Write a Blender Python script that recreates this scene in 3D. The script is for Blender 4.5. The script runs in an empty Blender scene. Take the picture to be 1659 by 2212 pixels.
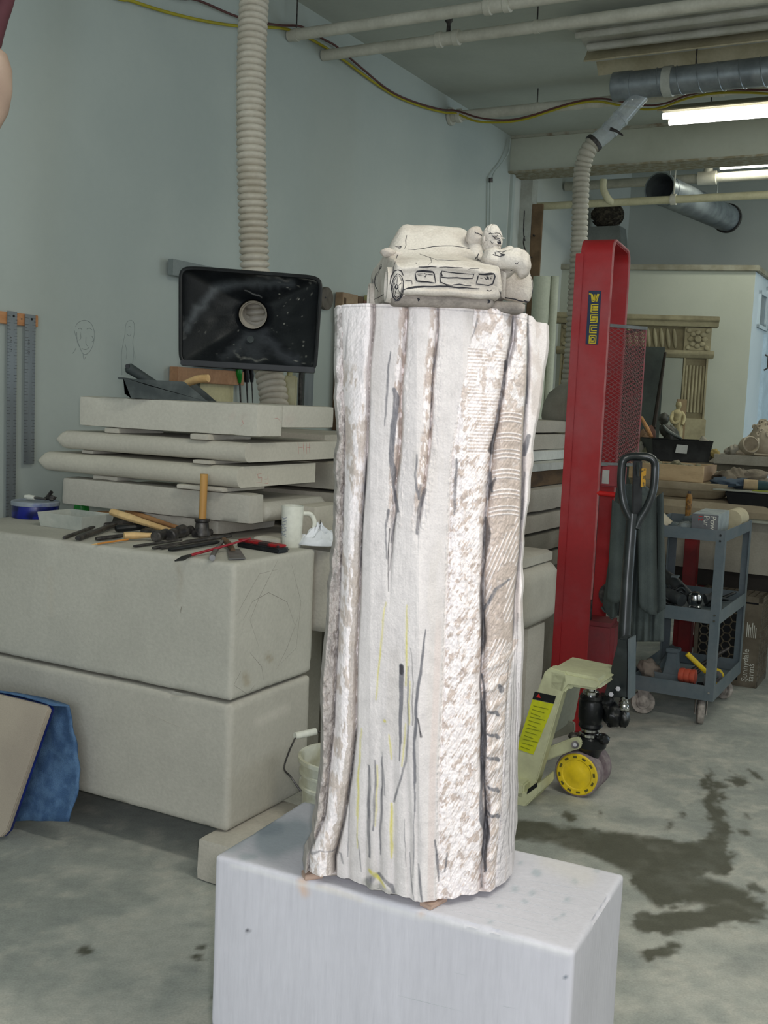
import bpy, bmesh, math, random
import numpy as np
from mathutils import Vector, Matrix
from mathutils.bvhtree import BVHTree
random.seed(4); rs = np.random.RandomState(7)
C = bpy.context.scene.collection
RAD = math.radians
# ------------------------------------------------------------ camera
F = 2330.0; EYE = 1.42
CAMR = Matrix.Rotation(RAD(90 - 5.75), 3, 'X') @ Matrix.Rotation(RAD(2.5), 3, 'Z')
cam_d = bpy.data.cameras.new('camera'); cam = bpy.data.objects.new('camera', cam_d); C.objects.link(cam)
cam.location = (0, 0, EYE); cam.rotation_euler = CAMR.to_euler()
cam_d.sensor_fit = 'VERTICAL'; cam_d.sensor_height = 24.0; cam_d.lens = 24.0 * F / 2212; cam_d.clip_end = 100; cam_d.clip_start = 0.05
sc = bpy.context.scene; sc.camera = cam
sc.view_settings.view_transform = 'Standard'; sc.view_settings.look = 'None'; sc.view_settings.gamma = 1
sc.view_settings.exposure = 0.84; sc.view_settings.use_curve_mapping = False
# ------------------------------------------------------------ world and lights
w = bpy.data.worlds.new('world'); sc.world = w; w.use_nodes = True
w.node_tree.nodes['Background'].inputs[0].default_value = (0.93, 0.98, 0.96, 1)
w.node_tree.nodes['Background'].inputs[1].default_value = 0.30
def lamp(name, kind, loc, power, color, size=None, rot=None, size_y=None, radius=None):
    l = bpy.data.lights.new(name, kind); l.energy = power; l.color = color
    o = bpy.data.objects.new(name, l); C.objects.link(o); o.location = loc
    if kind == 'AREA':
        l.shape = 'RECTANGLE'; l.size = size; l.size_y = size_y or size
    if radius: l.shadow_soft_size = radius
    if rot: o.rotation_euler = rot
    return o
# the camera's own flash, beside the lens
lamp('flash', 'POINT', (0.05, -0.03, EYE + 0.05), 36.0, (1.0, 0.975, 1.0), radius=0.03)
# unseen area lights added under the ceiling to fill the near part
lamp('ceiling_fill_near', 'AREA', (1.3, 1.2, 3.35), 30, (1.0, 0.98, 0.88), 2.2, (0, 0, RAD(-28)), 0.4)
lamp('ceiling_fill_right', 'AREA', (4.2, 5.2, 3.35), 12, (1.0, 0.98, 0.84), 2.2, (0, 0, RAD(-28)), 0.4)
# daylight through the door opening at the right of the hall
lamp('daylight_door', 'AREA', (7.5, 6.0, 1.8), 36, (0.66, 0.84, 1.0), 2.2, (RAD(90), 0, RAD(76)), 2.6)
lamp('back_fill', 'AREA', (-0.8, -3.0, 2.0), 48, (0.80, 0.90, 1.0), 3.0, (RAD(84), 0, RAD(5)), 2.2)  # unseen soft fill added behind the camera
# ------------------------------------------------------------ pixel helpers: real points from measured directions
CT = CAMR.transposed()
def ray(px, py): return (CAMR @ Vector(((px - 829.5) / F, -(py - 1106) / F, -1.0)))
CAM = Vector((0, 0, EYE))
def at(px, py, Y): d = ray(px, py); return CAM + d * (Y / d.y)
def gz(px, py, z): d = ray(px, py); return CAM + d * ((z - EYE) / d.z)
def onp(px, py, p0, n): d = ray(px, py); return CAM + d * ((Vector(p0) - CAM).dot(n) / d.dot(n))
def xsolve(px, Y, z):   # X of the point seen in column px at depth Y, height z (arrays)
    k = (px - 829.5) / F
    a = [CAMR[i][0] + k * CAMR[i][2] for i in range(3)]
    return -(a[1] * Y + a[2] * (z - EYE)) / a[0]
def pym(px, Y, z):
    x = xsolve(px, Y, z); r = CT
    vy = r[1][0] * x + r[1][1] * Y + r[1][2] * (z - EYE); vz = r[2][0] * x + r[2][1] * Y + r[2][2] * (z - EYE); return 1106 + F * vy / vz
TH = RAD(-28.4)
U = Vector((math.sin(-TH), math.cos(-TH), 0)); W = Vector((math.cos(-TH), -math.sin(-TH), 0)); Z = Vector((0, 0, 1))
RT = Matrix.Rotation(TH, 3, 'Z')
CORNER = at(1105, 295, 8.7); CEIL = CORNER.z; CORNER.z = 0
def wl(px, py, off=0.0):      # point on the left wall, off metres in front of it
    return onp(px, py, CORNER + W * off, W)
# ------------------------------------------------------------ numpy noise
def vnoise(x, y, seed=0):
    r = np.random.RandomState(seed); g = r.rand(256, 256)
    xi = np.floor(x).astype(int); yi = np.floor(y).astype(int); fx = x - xi; fy = y - yi
    fx = fx * fx * (3 - 2 * fx); fy = fy * fy * (3 - 2 * fy)
    a = g[xi % 256, yi % 256]; b = g[(xi + 1) % 256, yi % 256]; c = g[xi % 256, (yi + 1) % 256]; d = g[(xi + 1) % 256, (yi + 1) % 256]
    return (a * (1 - fx) + b * fx) * (1 - fy) + (c * (1 - fx) + d * fx) * fy
def fbm(x, y, seed=0, o=4):
    s = 0; a = .5; t = 0
    for i in range(o): s = s + a * vnoise(x * 2 ** i, y * 2 ** i, seed + i); t += a; a *= .55
    return s / t
def sst(a, b, x): t = np.clip((x - a) / (b - a), 0, 1); return t * t * (3 - 2 * t)
from mathutils import noise as mn
# ------------------------------------------------------------ materials
def lin(c):
    return tuple((v / 255 / 12.92 if v / 255 <= .04045 else ((v / 255 + .055) / 1.055) ** 2.4) for v in c)
MATS = {}
def mat(name, rgb, rough=.8, rgb2=None, scale=8, lo=.4, hi=.65, bump=.15, bscale=60, metal=0, fine=.06, stretch=(1, 1, 1), emit=0, alpha=1, trans=0, attr=None, dist=0.004, spec=.35, coat=0):
    if name in MATS: return MATS[name]
    m = bpy.data.materials.new(name); m.use_nodes = True; nt = m.node_tree; N = nt.nodes; L = nt.links
    b = N['Principled BSDF']; b.inputs['Roughness'].default_value = rough; b.inputs['Metallic'].default_value = metal
    b.inputs['Specular IOR Level'].default_value = spec; b.inputs['Alpha'].default_value = alpha; b.inputs['Transmission Weight'].default_value = trans
    tc = N.new('ShaderNodeTexCoord'); mp = N.new('ShaderNodeMapping'); mp.inputs['Scale'].default_value = stretch; L.new(tc.outputs['Object'], mp.inputs[0])
    n1 = N.new('ShaderNodeTexNoise'); n1.inputs['Scale'].default_value = scale; n1.inputs['Detail'].default_value = 6; L.new(mp.outputs[0], n1.inputs[0])
    mr = N.new('ShaderNodeMapRange'); mr.inputs[1].default_value = lo; mr.inputs[2].default_value = hi; L.new(n1.outputs[0], mr.inputs[0])
    mx = N.new('ShaderNodeMix'); mx.data_type = 'RGBA'; L.new(mr.outputs[0], mx.inputs[0])
    c1 = lin(rgb); c2 = lin(rgb2) if rgb2 else tuple(v * .88 for v in c1)
    if attr:
        at_ = N.new('ShaderNodeAttribute'); at_.attribute_name = attr; L.new(at_.outputs['Color'], mx.inputs[6])
        mu = N.new('ShaderNodeMix'); mu.data_type = 'RGBA'; mu.blend_type = 'MULTIPLY'; mu.inputs[0].default_value = 1
        L.new(at_.outputs['Color'], mu.inputs[6]); mu.inputs[7].default_value = (.9, .9, .9, 1); L.new(mu.outputs[2], mx.inputs[7])
    else:
        mx.inputs[6].default_value = (*c1, 1); mx.inputs[7].default_value = (*c2, 1)
    n2 = N.new('ShaderNodeTexNoise'); n2.inputs['Scale'].default_value = bscale; n2.inputs['Detail'].default_value = 4; L.new(mp.outputs[0], n2.inputs[0])
    mr2 = N.new('ShaderNodeMapRange'); mr2.inputs[1].default_value = .3; mr2.inputs[2].default_value = .7; mr2.inputs[3].default_value = 1 - fine; mr2.inputs[4].default_value = 1 + fine; L.new(n2.outputs[0], mr2.inputs[0])
    m2 = N.new('ShaderNodeVectorMath'); m2.operation = 'SCALE'; L.new(mx.outputs[2], m2.inputs[0]); L.new(mr2.outputs[0], m2.inputs['Scale'])
    L.new(m2.outputs[0], b.inputs['Base Color'])
    if bump:
        bp = N.new('ShaderNodeBump'); bp.inputs['Strength'].default_value = bump; bp.inputs['Distance'].default_value = dist
        L.new(n2.outputs[0], bp.inputs['Height']); L.new(bp.outputs[0], b.inputs['Normal'])
    if emit:
        b.inputs['Emission Color'].default_value = (*c1, 1); b.inputs['Emission Strength'].default_value = emit
    MATS[name] = m; return m
# ------------------------------------------------------------ geometry collector
class G:
    def __init__(s): s.v = []; s.f = []
    def add(s, v, f):
        n = len(s.v); s.v += [Vector(p) for p in v]; s.f += [tuple(i + n for i in q) for q in f]; return s
    def obox(s, o, a, b, c):
        o, a, b, c = Vector(o), Vector(a), Vector(b), Vector(c)
        if a.cross(b).dot(c) < 0: a, b = b, a
        v = [o, o + a, o + a + b, o + b, o + c, o + a + c, o + a + b + c, o + b + c]
        return s.add(v, [(3, 2, 1, 0), (4, 5, 6, 7), (0, 1, 5, 4), (1, 2, 6, 5), (2, 3, 7, 6), (3, 0, 4, 7)])
    def box(s, c, sz, R=None):
        R = R or Matrix.Identity(3); a = R @ Vector((sz[0], 0, 0)); b = R @ Vector((0, sz[1], 0)); d = R @ Vector((0, 0, sz[2]))
        return s.obox(Vector(c) - (a + b + d) / 2, a, b, d)
    def ring(s, c, t, r, n, ref=None, sq=1.0):
        t = Vector(t).normalized(); ref = ref or (Vector((0, 0, 1)) if abs(t.z) < .9 else Vector((1, 0, 0)))
        a = t.cross(ref).normalized(); b = t.cross(a)
        return [Vector(c) + a * (math.cos(2 * math.pi * i / n) * r) + b * (math.sin(2 * math.pi * i / n) * r * sq) for i in range(n)]
    def skin(s, rings, caps=True):
        n = len(rings[0]); v = [p for r in rings for p in r]; f = []
        for k in range(len(rings) - 1):
            for i in range(n):
                j = (i + 1) % n; f.append((k * n + i, k * n + j, (k + 1) * n + j, (k + 1) * n + i))
        if caps: f.append(tuple(reversed(range(n)))); f.append(tuple(range((len(rings) - 1) * n, len(rings) * n)))
        return s.add(v, f)
    def cyl(s, p0, p1, r0, r1=None, n=16, caps=True, sq=1.0):
        p0, p1 = Vector(p0), Vector(p1); r1 = r0 if r1 is None else r1; t = p1 - p0
        return s.skin([s.ring(p0, t, r0, n, sq=sq), s.ring(p1, t, r1, n, sq=sq)], caps)
    def tube(s, pts, r, n=8, caps=True, smooth=0, sq=1.0):
        pts = [Vector(p) for p in pts]
        if smooth: pts = crom(pts, smooth)
        m = len(pts); rr = r if isinstance(r, (list, tuple)) else None
        if rr: rr = list(np.interp(np.linspace(0, 1, m), np.linspace(0, 1, len(rr)), rr))
        rings = []; a = None
        for i, p in enumerate(pts):
            t = (pts[min(i + 1, m - 1)] - pts[max(i - 1, 0)]).normalized()
            if a is None: ref = Vector((0, 0, 1)) if abs(t.z) < .9 else Vector((1, 0, 0)); a = t.cross(ref).normalized()
            else:
                a = (a - t * a.dot(t)); a = a.normalized() if a.length > 1e-6 else t.orthogonal().normalized()
            b = t.cross(a); q = rr[i] if rr else r
            rings.append([p + a * (math.cos(2 * math.pi * k / n) * q) + b * (math.sin(2 * math.pi * k / n) * q * sq) for k in range(n)])
        return s.skin(rings, caps)
    def lathe(s, prof, p0, axis=(0, 0, 1), n=24, caps=True, ring=False):
        if ring: prof = list(prof) + [prof[0]]; caps = False
        p0 = Vector(p0); axis = Vector(axis).normalized()
        return s.skin([s.ring(p0 + axis * h, axis, max(r, 1e-4), n) for r, h in prof], caps)
    def prism(s, poly, vec):
        poly = [Vector(p) for p in poly]; vec = Vector(vec); n = len(poly)
        nn = sum(((poly[i] - poly[0]).cross(poly[(i + 1) % n] - poly[0]) for i in range(n)), Vector())
        if nn.dot(vec) < 0: poly = poly[::-1]
        v = poly + [p + vec for p in poly]
        f = [tuple(reversed(range(n))), tuple(range(n, 2 * n))] + [(i, (i + 1) % n, n + (i + 1) % n, n + i) for i in range(n)]
        return s.add(v, f)
    def ell(s, c, r, R=None, n=16, m=10, amp=0, fr=10, seed=0):
        R = R or Matrix.Identity(3); c = Vector(c); v = []; f = []
        for j in range(m + 1):
            ph = math.pi * j / m
            for i in range(n):
                th = 2 * math.pi * i / n; d = Vector((math.sin(ph) * math.cos(th), math.sin(ph) * math.sin(th), math.cos(ph)))
                k = 1 + (amp * mn.noise(d * fr * .2 + Vector((seed * 3.1, seed, 0))) if amp else 0)
                v.append(c + R @ Vector((d.x * r[0] * k, d.y * r[1] * k, d.z * r[2] * k)))
        for j in range(m):
            for i in range(n):
                k = (i + 1) % n; f.append((j * n + i, (j + 1) * n + i, (j + 1) * n + k, j * n + k))
        return s.add(v, f)
    def grid(s, P, flip=False, cu=False, thick=None):     # P[j][i] points
        h = len(P); wd = len(P[0]); v = [p for r in P for p in r]; f = []
        for j in range(h - 1):
            for i in range(wd - 1 + (1 if cu else 0)):
                k = (i + 1) % wd; q = (j * wd + i, j * wd + k, (j + 1) * wd + k, (j + 1) * wd + i); f.append(q[::-1] if flip else q)
        return s.add(v, f)
def crom(p, k):
    out = []; p = [Vector(q) for q in p]; n = len(p)
    for i in range(n - 1):
        a, b, c, d = p[max(i - 1, 0)], p[i], p[i + 1], p[min(i + 2, n - 1)]
        for j in range(k):
            t = j / k; out.append(.5 * ((2 * b) + (c - a) * t + (2 * a - 5 * b + 4 * c - d) * t * t + (3 * b - a - 3 * c + d) * t ** 3))
    return out + [p[-1]]
def mkmesh(name, g, org, m, ang=35, bevel=0, weld=True):
    me = bpy.data.meshes.new(name); me.from_pydata([tuple(p - org) for p in g.v], [], g.f)
    bm = bmesh.new(); bm.from_mesh(me)
    if weld: bmesh.ops.remove_doubles(bm, verts=bm.verts, dist=1e-5)
    bmesh.ops.recalc_face_normals(bm, faces=bm.faces)
    if bevel: 
        es = [e for e in bm.edges if len(e.link_faces) == 2 and e.calc_face_angle(0) > .5]
        bmesh.ops.bevel(bm, geom=es, offset=bevel, segments=2, affect='EDGES', clamp_overlap=True)
    bm.to_mesh(me); bm.free()
    me.polygons.foreach_set('use_smooth', [True] * len(me.polygons)); me.set_sharp_from_angle(angle=RAD(ang))
    me.materials.append(m); return me
ROOT = {}
def tag(o, label=None, cat=None, group=None, kind=None):
    if label: o['label'] = label
    if cat: o['category'] = cat
    if group: o['group'] = group
    if kind: o['kind'] = kind
    return o
def thing(name, loc, label, cat, group=None):
    o = bpy.data.objects.new(name, None); C.objects.link(o); o.empty_display_size = .05
    o.location = loc; ROOT[o.name] = Vector(loc); return tag(o, label, cat, group)
def part(name, g, m, parent, label=None, ang=35, bevel=0, kind=None, thick=0):
    org = ROOT[parent.name]; o = bpy.data.objects.new(name, mkmesh(name, g, org, m, ang, bevel)); C.objects.link(o); o.parent = parent
    ROOT[o.name] = org
    if thick: sd = o.modifiers.new('s', 'SOLIDIFY'); sd.thickness = thick
    return tag(o, label, None, None, kind)
def solo(name, g, m, label, cat, group=None, ang=35, bevel=0, kind=None, thick=0):
    zs = min(p.z for p in g.v); cx = sum((p.x for p in g.v)) / len(g.v); cy = sum((p.y for p in g.v)) / len(g.v); org = Vector((cx, cy, zs))
    o = bpy.data.objects.new(name, mkmesh(name, g, org, m, ang, bevel)); C.objects.link(o); o.location = org; ROOT[o.name] = org
    if thick: sd = o.modifiers.new('s', 'SOLIDIFY'); sd.thickness = thick
    return tag(o, label, cat, group, kind)
def struct(name, g, m, bevel=0, parent=None):
    if parent: return part(name, g, m, parent, bevel=bevel)
    return solo(name, g, m, None, None, kind='structure', bevel=bevel)
def nbox(g, o, a, b, c, seg=.03, amp=.003, chip=.012, seed=0, cap=40, rnd=0.006):
    # a rough sawn stone block: gridded faces, worn edges, chipped arrises
    o, a, b, c = map(Vector, (o, a, b, c)); A, B, D = a.length, b.length, c.length
    bm = bmesh.new(); na, nb, nc = [max(1, min(cap, int(L / seg))) for L in (A, B, D)]
    idx = {}; 
    def vert(i, j, k):
        if (i, j, k) in idx: return idx[(i, j, k)]
        x, y, z = A * i / na, B * j / nb, D * k / nc
        d = sorted([min(x, A - x), min(y, B - y), min(z, D - z)])
        P = o + a * (i / na) + b * (j / nb) + c * (k / nc); ce = o + (a + b + c) / 2
        if d[1] < 1e-6:
            nz = mn.noise(P * 9 + Vector((seed * 7.3, 0, 0))); n2 = mn.noise(P * 34 + Vector((0, seed * 5.1, 0)))
            q = rnd * (1.0 if d[2] > 1e-6 else 1.6) + chip * max(0, nz * 1.2 - .25 + n2 * .5)
            v = Vector()
            if min(x, A - x) < 1e-6: v += a.normalized() * (1 if x < A / 2 else -1)
            if min(y, B - y) < 1e-6: v += b.normalized() * (1 if y < B / 2 else -1)
            if min(z, D - z) < 1e-6: v += c.normalized() * (1 if z < D / 2 else -1)
            P = P + v.normalized() * q
        P = P + Vector((mn.noise(P * 5 + Vector((seed, 0, 0))), mn.noise(P * 5 + Vector((0, seed, 9))), mn.noise(P * 5 + Vector((4, 0, seed))))) * amp
        idx[(i, j, k)] = len(vs); vs.append(P); return idx[(i, j, k)]
    vs = []; fs = []
    for i in range(na):
        for j in range(nb):
            fs.append((vert(i, j, 0), vert(i, j + 1, 0), vert(i + 1, j + 1, 0), vert(i + 1, j, 0))); fs.append((vert(i, j, nc), vert(i + 1, j, nc), vert(i + 1, j + 1, nc), vert(i, j + 1, nc)))
    for i in range(na):
        for k in range(nc):
            fs.append((vert(i, 0, k), vert(i + 1, 0, k), vert(i + 1, 0, k + 1), vert(i, 0, k + 1))); fs.append((vert(i, nb, k), vert(i, nb, k + 1), vert(i + 1, nb, k + 1), vert(i + 1, nb, k)))
    for j in range(nb):
        for k in range(nc):
            fs.append((vert(0, j, k), vert(0, j, k + 1), vert(0, j + 1, k + 1), vert(0, j + 1, k))); fs.append((vert(na, j, k), vert(na, j + 1, k), vert(na, j + 1, k + 1), vert(na, j, k + 1)))
    bm.free(); return g.add(vs, fs)
def marks(strokes, bvh, rad, lift=.0004):      # drawn lines: thin raised ribbons lying on a real surface
    g = G()
    for s in strokes:
        wd = s[1] if isinstance(s[1], (int, float)) else rad; pts = s[0] if isinstance(s[0][0], (tuple, list)) else s
        q = []
        for k in range(len(pts) - 1):
            n = max(2, int(math.dist(pts[k], pts[k + 1]) / 3))
            q += [(pts[k][0] + (pts[k + 1][0] - pts[k][0]) * i / n, pts[k][1] + (pts[k + 1][1] - pts[k][1]) * i / n) for i in range(n)]
        q.append(pts[-1]); run = []
        for x, y in q:
            d = ray(x, y).normalized(); h = bvh.ray_cast(CAM, d)
            if h[0] is not None and (not run or (h[0] - run[-1]).length < .03): run.append(h[0] - d * lift)
            else:
                if len(run) > 2: g.tube(run, wd, 5)
                run = []
        if len(run) > 1: g.tube(run, [wd * .6, wd, wd * 1.1, wd * .8, wd * .5], 5)
    return g
def bvh_of(*gs):
    v = []; f = []
    for g in gs:
        n = len(v); v += g.v; f += [tuple(i + n for i in q) for q in g.f]
    return BVHTree.FromPolygons(v, f)
def text_geo(txt, size, o, ax, ay, ext=.0008, align='LEFT', shear=0):
    cu = bpy.data.curves.new('t', 'FONT'); cu.body = txt; cu.size = size; cu.align_x = align; cu.extrude = ext; cu.shear = shear; cu.resolution_u = 3
    ob = bpy.data.objects.new('t', cu); C.objects.link(ob); dg = bpy.context.evaluated_depsgraph_get(); me = ob.evaluated_get(dg).to_mesh()
    ax = Vector(ax).normalized(); ay = Vector(ay).normalized(); az = ax.cross(ay); o = Vector(o); g = G()
    g.add([o + ax * v.co.x + ay * v.co.y + az * v.co.z for v in me.vertices], [tuple(p.vertices) for p in me.polygons])
    bpy.data.objects.remove(ob); bpy.data.curves.remove(cu); return g
# ------------------------------------------------------------ palette
LIME = mat('limestone', (192, 187, 174), .9, (176, 170, 158), 3.0, fine=.05, bscale=90, bump=.25)
LIME2 = mat('limestone_grey', (186, 180, 168), .9, (168, 162, 150), 4, fine=.06, bscale=110, bump=.25)
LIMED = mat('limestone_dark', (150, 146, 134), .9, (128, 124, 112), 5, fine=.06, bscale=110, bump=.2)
WHITE = mat('white_plastic', (214, 214, 204), .45, (198, 197, 184), 6, bump=.02)
PAINT = mat('white_paint', (176, 180, 172), .6, (158, 160, 150), 5, bump=.03)
BLACK = mat('black_plastic', (20, 22, 24), .45, (44, 48, 50), 14, .55, .8, bump=.08)
IRON = mat('dark_steel', (52, 50, 50), .45, (92, 88, 84), 40, .4, .7, metal=.5, bump=.15)
STEEL = mat('grey_steel', (120, 120, 120), .4, (96, 94, 92), 30, metal=.7)
CHROME = mat('chrome', (210, 212, 214), .15, (190, 190, 192), 30, metal=1, bump=0)
WOOD = mat('pale_wood', (214, 182, 130), .6, (188, 152, 102), 6, stretch=(1, 1, 1), fine=.1)
WOOD2 = mat('tan_wood', (172, 128, 84), .7, (148, 104, 66), 8, fine=.1)
WOODD = mat('brown_wood', (104, 82, 62), .8, (84, 64, 46), 8, fine=.1)
RED = mat('red_paint', (158, 32, 36), .5, (156, 76, 80), 3.5, .46, .78, fine=.05, bump=.05, spec=.4)
REDIN = mat('red_paint_dusty', (150, 52, 58), .7, (128, 66, 70), 6, fine=.05)
CREAM = mat('cream_enamel', (196, 198, 162), .5, (178, 178, 146), 9, fine=.05, bump=.05)
YEL = mat('yellow_plastic', (226, 196, 30), .5, (204, 178, 48), 10, fine=.06)
GREY = mat('grey_enamel', (84, 96, 102), .45, (96, 104, 108), 9, fine=.05, bump=.05)
COAL = mat('charcoal_mark', (52, 52, 58), .95, (34, 34, 38), 60, bump=0)
PVC = mat('corrugated_white', (196, 190, 176), .55, (178, 170, 154), 7, bump=.05)
GALV = mat('galvanised', (150, 158, 162), .38, (122, 130, 134), 9, metal=.55, fine=.05, bump=.03)
BLUE = mat('blue_paint', (28, 42, 120), .35, (18, 30, 92), 12, bump=.03)
# ============================================================ SETTING
# ---- floor with worn concrete and the wet patch
def seg_mask(px, py, pts, wd):
    best = np.full(px.shape, 1e9)
    for (x0, y0, *r0), (x1, y1, *r1) in zip(pts[:-1], pts[1:]):
        dx, dy = x1 - x0, y1 - y0; t = np.clip(((px - x0) * dx + (py - y0) * dy) / (dx * dx + dy * dy + 1e-9), 0, 1)
        ra = r0[0] if r0 else wd; rb = r1[0] if r1 else wd
        best = np.minimum(best, np.hypot(px - x0 - t * dx, py - y0 - t * dy) - (ra + (rb - ra) * t))
    return best
def tri_mesh(name, co, quads, m, cols=None, org=Vector(), ang=None, attrname='Col'):
    me = bpy.data.meshes.new(name); n = len(co); k = len(quads)
    me.vertices.add(n); me.vertices.foreach_set('co', (co - np.array(org)).astype(np.float32).ravel())
    me.loops.add(k * 4); me.loops.foreach_set('vertex_index', quads.astype(np.int32).ravel())
    me.polygons.add(k); me.polygons.foreach_set('loop_start', np.arange(0, k * 4, 4, dtype=np.int32)); me.polygons.foreach_set('loop_total', np.full(k, 4, dtype=np.int32))
    me.update(calc_edges=True); me.polygons.foreach_set('use_smooth', [True] * k)
    if cols is not None:
        a = me.color_attributes.new(attrname, 'FLOAT_COLOR', 'POINT'); c4 = np.ones((n, 4), np.float32); c4[:, :3] = cols; a.data.foreach_set('color', c4.ravel())
    me.materials.append(m); me.validate(); return me
def quadgrid(h, w_, closed=False):
    i, j = np.meshgrid(np.arange(w_ - (0 if closed else 1)), np.arange(h - 1)); k = (i + 1) % w_
    return np.stack([j * w_ + i, j * w_ + k, (j + 1) * w_ + k, (j + 1) * w_ + i], -1).reshape(-1, 4)
def floor_mesh():
    xs = np.unique(np.concatenate([np.linspace(-7, -2, 12), np.linspace(-2, 3.6, 440), np.linspace(3.6, 10, 12)]))
    ys = np.unique(np.concatenate([np.linspace(-5, 1.2, 10), 1.2 * (9 / 1.2) ** np.linspace(0, 1, 460), np.linspace(9, 16, 12)]))
    X, Y = np.meshgrid(xs, ys)
    R = np.array(CT); P = np.stack([X, Y, np.full_like(X, -EYE)], -1) @ R.T
    zc = np.minimum(P[..., 2], -.05); px = 829.5 + F * P[..., 0] / -zc; py = 1106 - F * P[..., 1] / -zc
    vis = (P[..., 2] < -.3)
    # world-space outline noise
    nx = (fbm(X * 7, Y * 7, 3) - .5); ny = (fbm(X * 7, Y * 7, 13) - .5); n3 = (fbm(X * 30, Y * 30, 23) - .5)
    qx = px + nx * 50 + n3 * 36; qy = py + ny * 30 + n3 * 22
    d = seg_mask(qx, qy, [(1100, 1790, 24), (1180, 1800, 22), (1250, 1815, 26), (1350, 1840, 45), (1450, 1865, 45), (1530, 1850, 36), (1550, 1800, 22), (1545, 1740, 16), (1530, 1700, 8), (1535, 1670, 5)], 20)
    d = np.minimum(d, seg_mask(qx, qy, [(1500, 1860, 30), (1570, 1870, 22), (1580, 1880, 8)], 9))
    d = np.minimum(d, seg_mask(qx, qy, [(1380, 1900, 28), (1430, 1920, 36), (1520, 1920, 26), (1600, 1950, 22)], 9))
    d = np.minimum(d, seg_mask(qx, qy, [(1380, 1990, 22), (1440, 1990, 24), (1540, 1980, 24), (1640, 1970, 16)], 9))
    d = np.minimum(d, seg_mask(qx, qy, [(1400, 2060, 12), (1440, 2050, 14)], 9))
    for bx, by, br in [(1240, 1765, 13), (1480, 1765, 6), (1436, 1780, 6), (1600, 1800, 10), (1590, 1685, 18), (1640, 1680, 9), (1550, 1700, 14), (1560, 1725, 9), (1625, 1920, 16), (1590, 1848, 6), (1610, 1760, 4), (188, 2052, 16), (440, 2045, 14), (432, 2070, 9), (450, 2150, 8), (1300, 1760, 5)]:
        d = np.minimum(d, np.hypot(qx - bx, (qy - by) * 1.4) - br)
    wet = sst(7, -5, d) * vis
    wet = wet * (0.75 + .5 * fbm(X * 16, Y * 16, 31)) 
    a = fbm(X * 2.2, Y * 2.2, 41); b = fbm(X * 13, Y * 13, 51); c = fbm(X * 55, Y * 55, 61)
    base = np.array(lin((178, 178, 169))); dark = np.array(lin((156, 159, 152))); pale = np.array(lin((194, 190, 178)))
    k = sst(.42, .62, a * .6 + b * .4)[..., None]; col = dark * (1 - k) + base * k
    k2 = (sst(.5, .72, b * .6 + c * .4) * .5)[..., None]; col = col * (1 - k2) + pale * k2
    k3 = (sst(.62, .75, fbm(X * 4.5, Y * 9, 71)) * .4)[..., None]; col = col * (1 - k3) + np.array(lin((132, 136, 132))) * k3
    wc = np.array(lin((84, 83, 70))); wk = np.clip(wet, 0, 1)[..., None] * .95
    col = col * (1 - wk) + wc * wk
    co = np.stack([X, Y, np.zeros_like(X)], -1).reshape(-1, 3)
    m = mat('concrete', (150, 150, 140), .75, scale=30, fine=.10, bscale=160, bump=.25, attr='Col')
    me = tri_mesh('floor', co, quadgrid(len(ys), len(xs)), m, col.reshape(-1, 3))
    o = bpy.data.objects.new('floor', me); C.objects.link(o); tag(o, kind='structure')
floor_mesh()
WALLM = mat('wall_paint', (176, 184, 178), .75, (168, 177, 172), 1.3, bump=.05, bscale=30, fine=.01)
CEILM = mat('ceiling_paint', (184, 189, 180), .85, (174, 179, 170), 1.5, bump=.05, bscale=30, fine=.02)
BEAMM = mat('beam_paint', (184, 188, 174), .75, (172, 176, 160), 2, bump=.05, bscale=30, fine=.02)
FARM = mat('far_wall_paint', (192, 196, 188), .8, (182, 187, 180), 1.5, bump=.04, fine=.01)
T = .15
HI = 4.4
wall_left = struct('wall_left', G().obox(CORNER - U * 13, -W * T, U * 13, Z * CEIL), WALLM)
struct('wall_left_far', G().obox(CORNER, -W * T, U * 3.5, Z * HI), FARM)
fc = CORNER + U * 3.3
struct('wall_back', G().obox(fc - W * .2, W * 10, U * T, Z * HI), FARM)
struct('ceiling', G().obox(CORNER + Z * CEIL - U * 13 - W * .2, W * 9, U * 13, Z * .1), CEILM)
struct('ceiling_far', G().obox(CORNER + Z * HI - W * .2, W * 10, U * 3.5, Z * .1), CEILM)
bb = at(1098, 372, 8.7).z
g = G().obox(CORNER + Z * bb, W * 9, U * .22, Z * (HI - bb)); struct('trim_1', g, BEAMM)
g = G().obox(CORNER + Z * (bb - .012) - U * .03, W * 9, U * .28, Z * .014); struct('trim_2', g, mat('rust_edge', (134, 126, 102), .8, (158, 156, 140), 22, .4, .6))
g = G().obox(CORNER + Z * (CEIL - .02) - U * .02, W * 9, U * .02, Z * .02); struct('trim_3', g, mat('rust_edge2', (134, 116, 96), .8, (170, 170, 156), 10, .35, .5))
# pilaster and studs right after the corner
g = G().obox(CORNER + U * .25, W * .10, U * .12, Z * (bb)); struct('trim_4', g, PAINT)
g = G().obox(CORNER + U * .02, W * .025, U * .05, Z * (CEIL)); struct('trim_5', g, WALLM)
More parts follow.
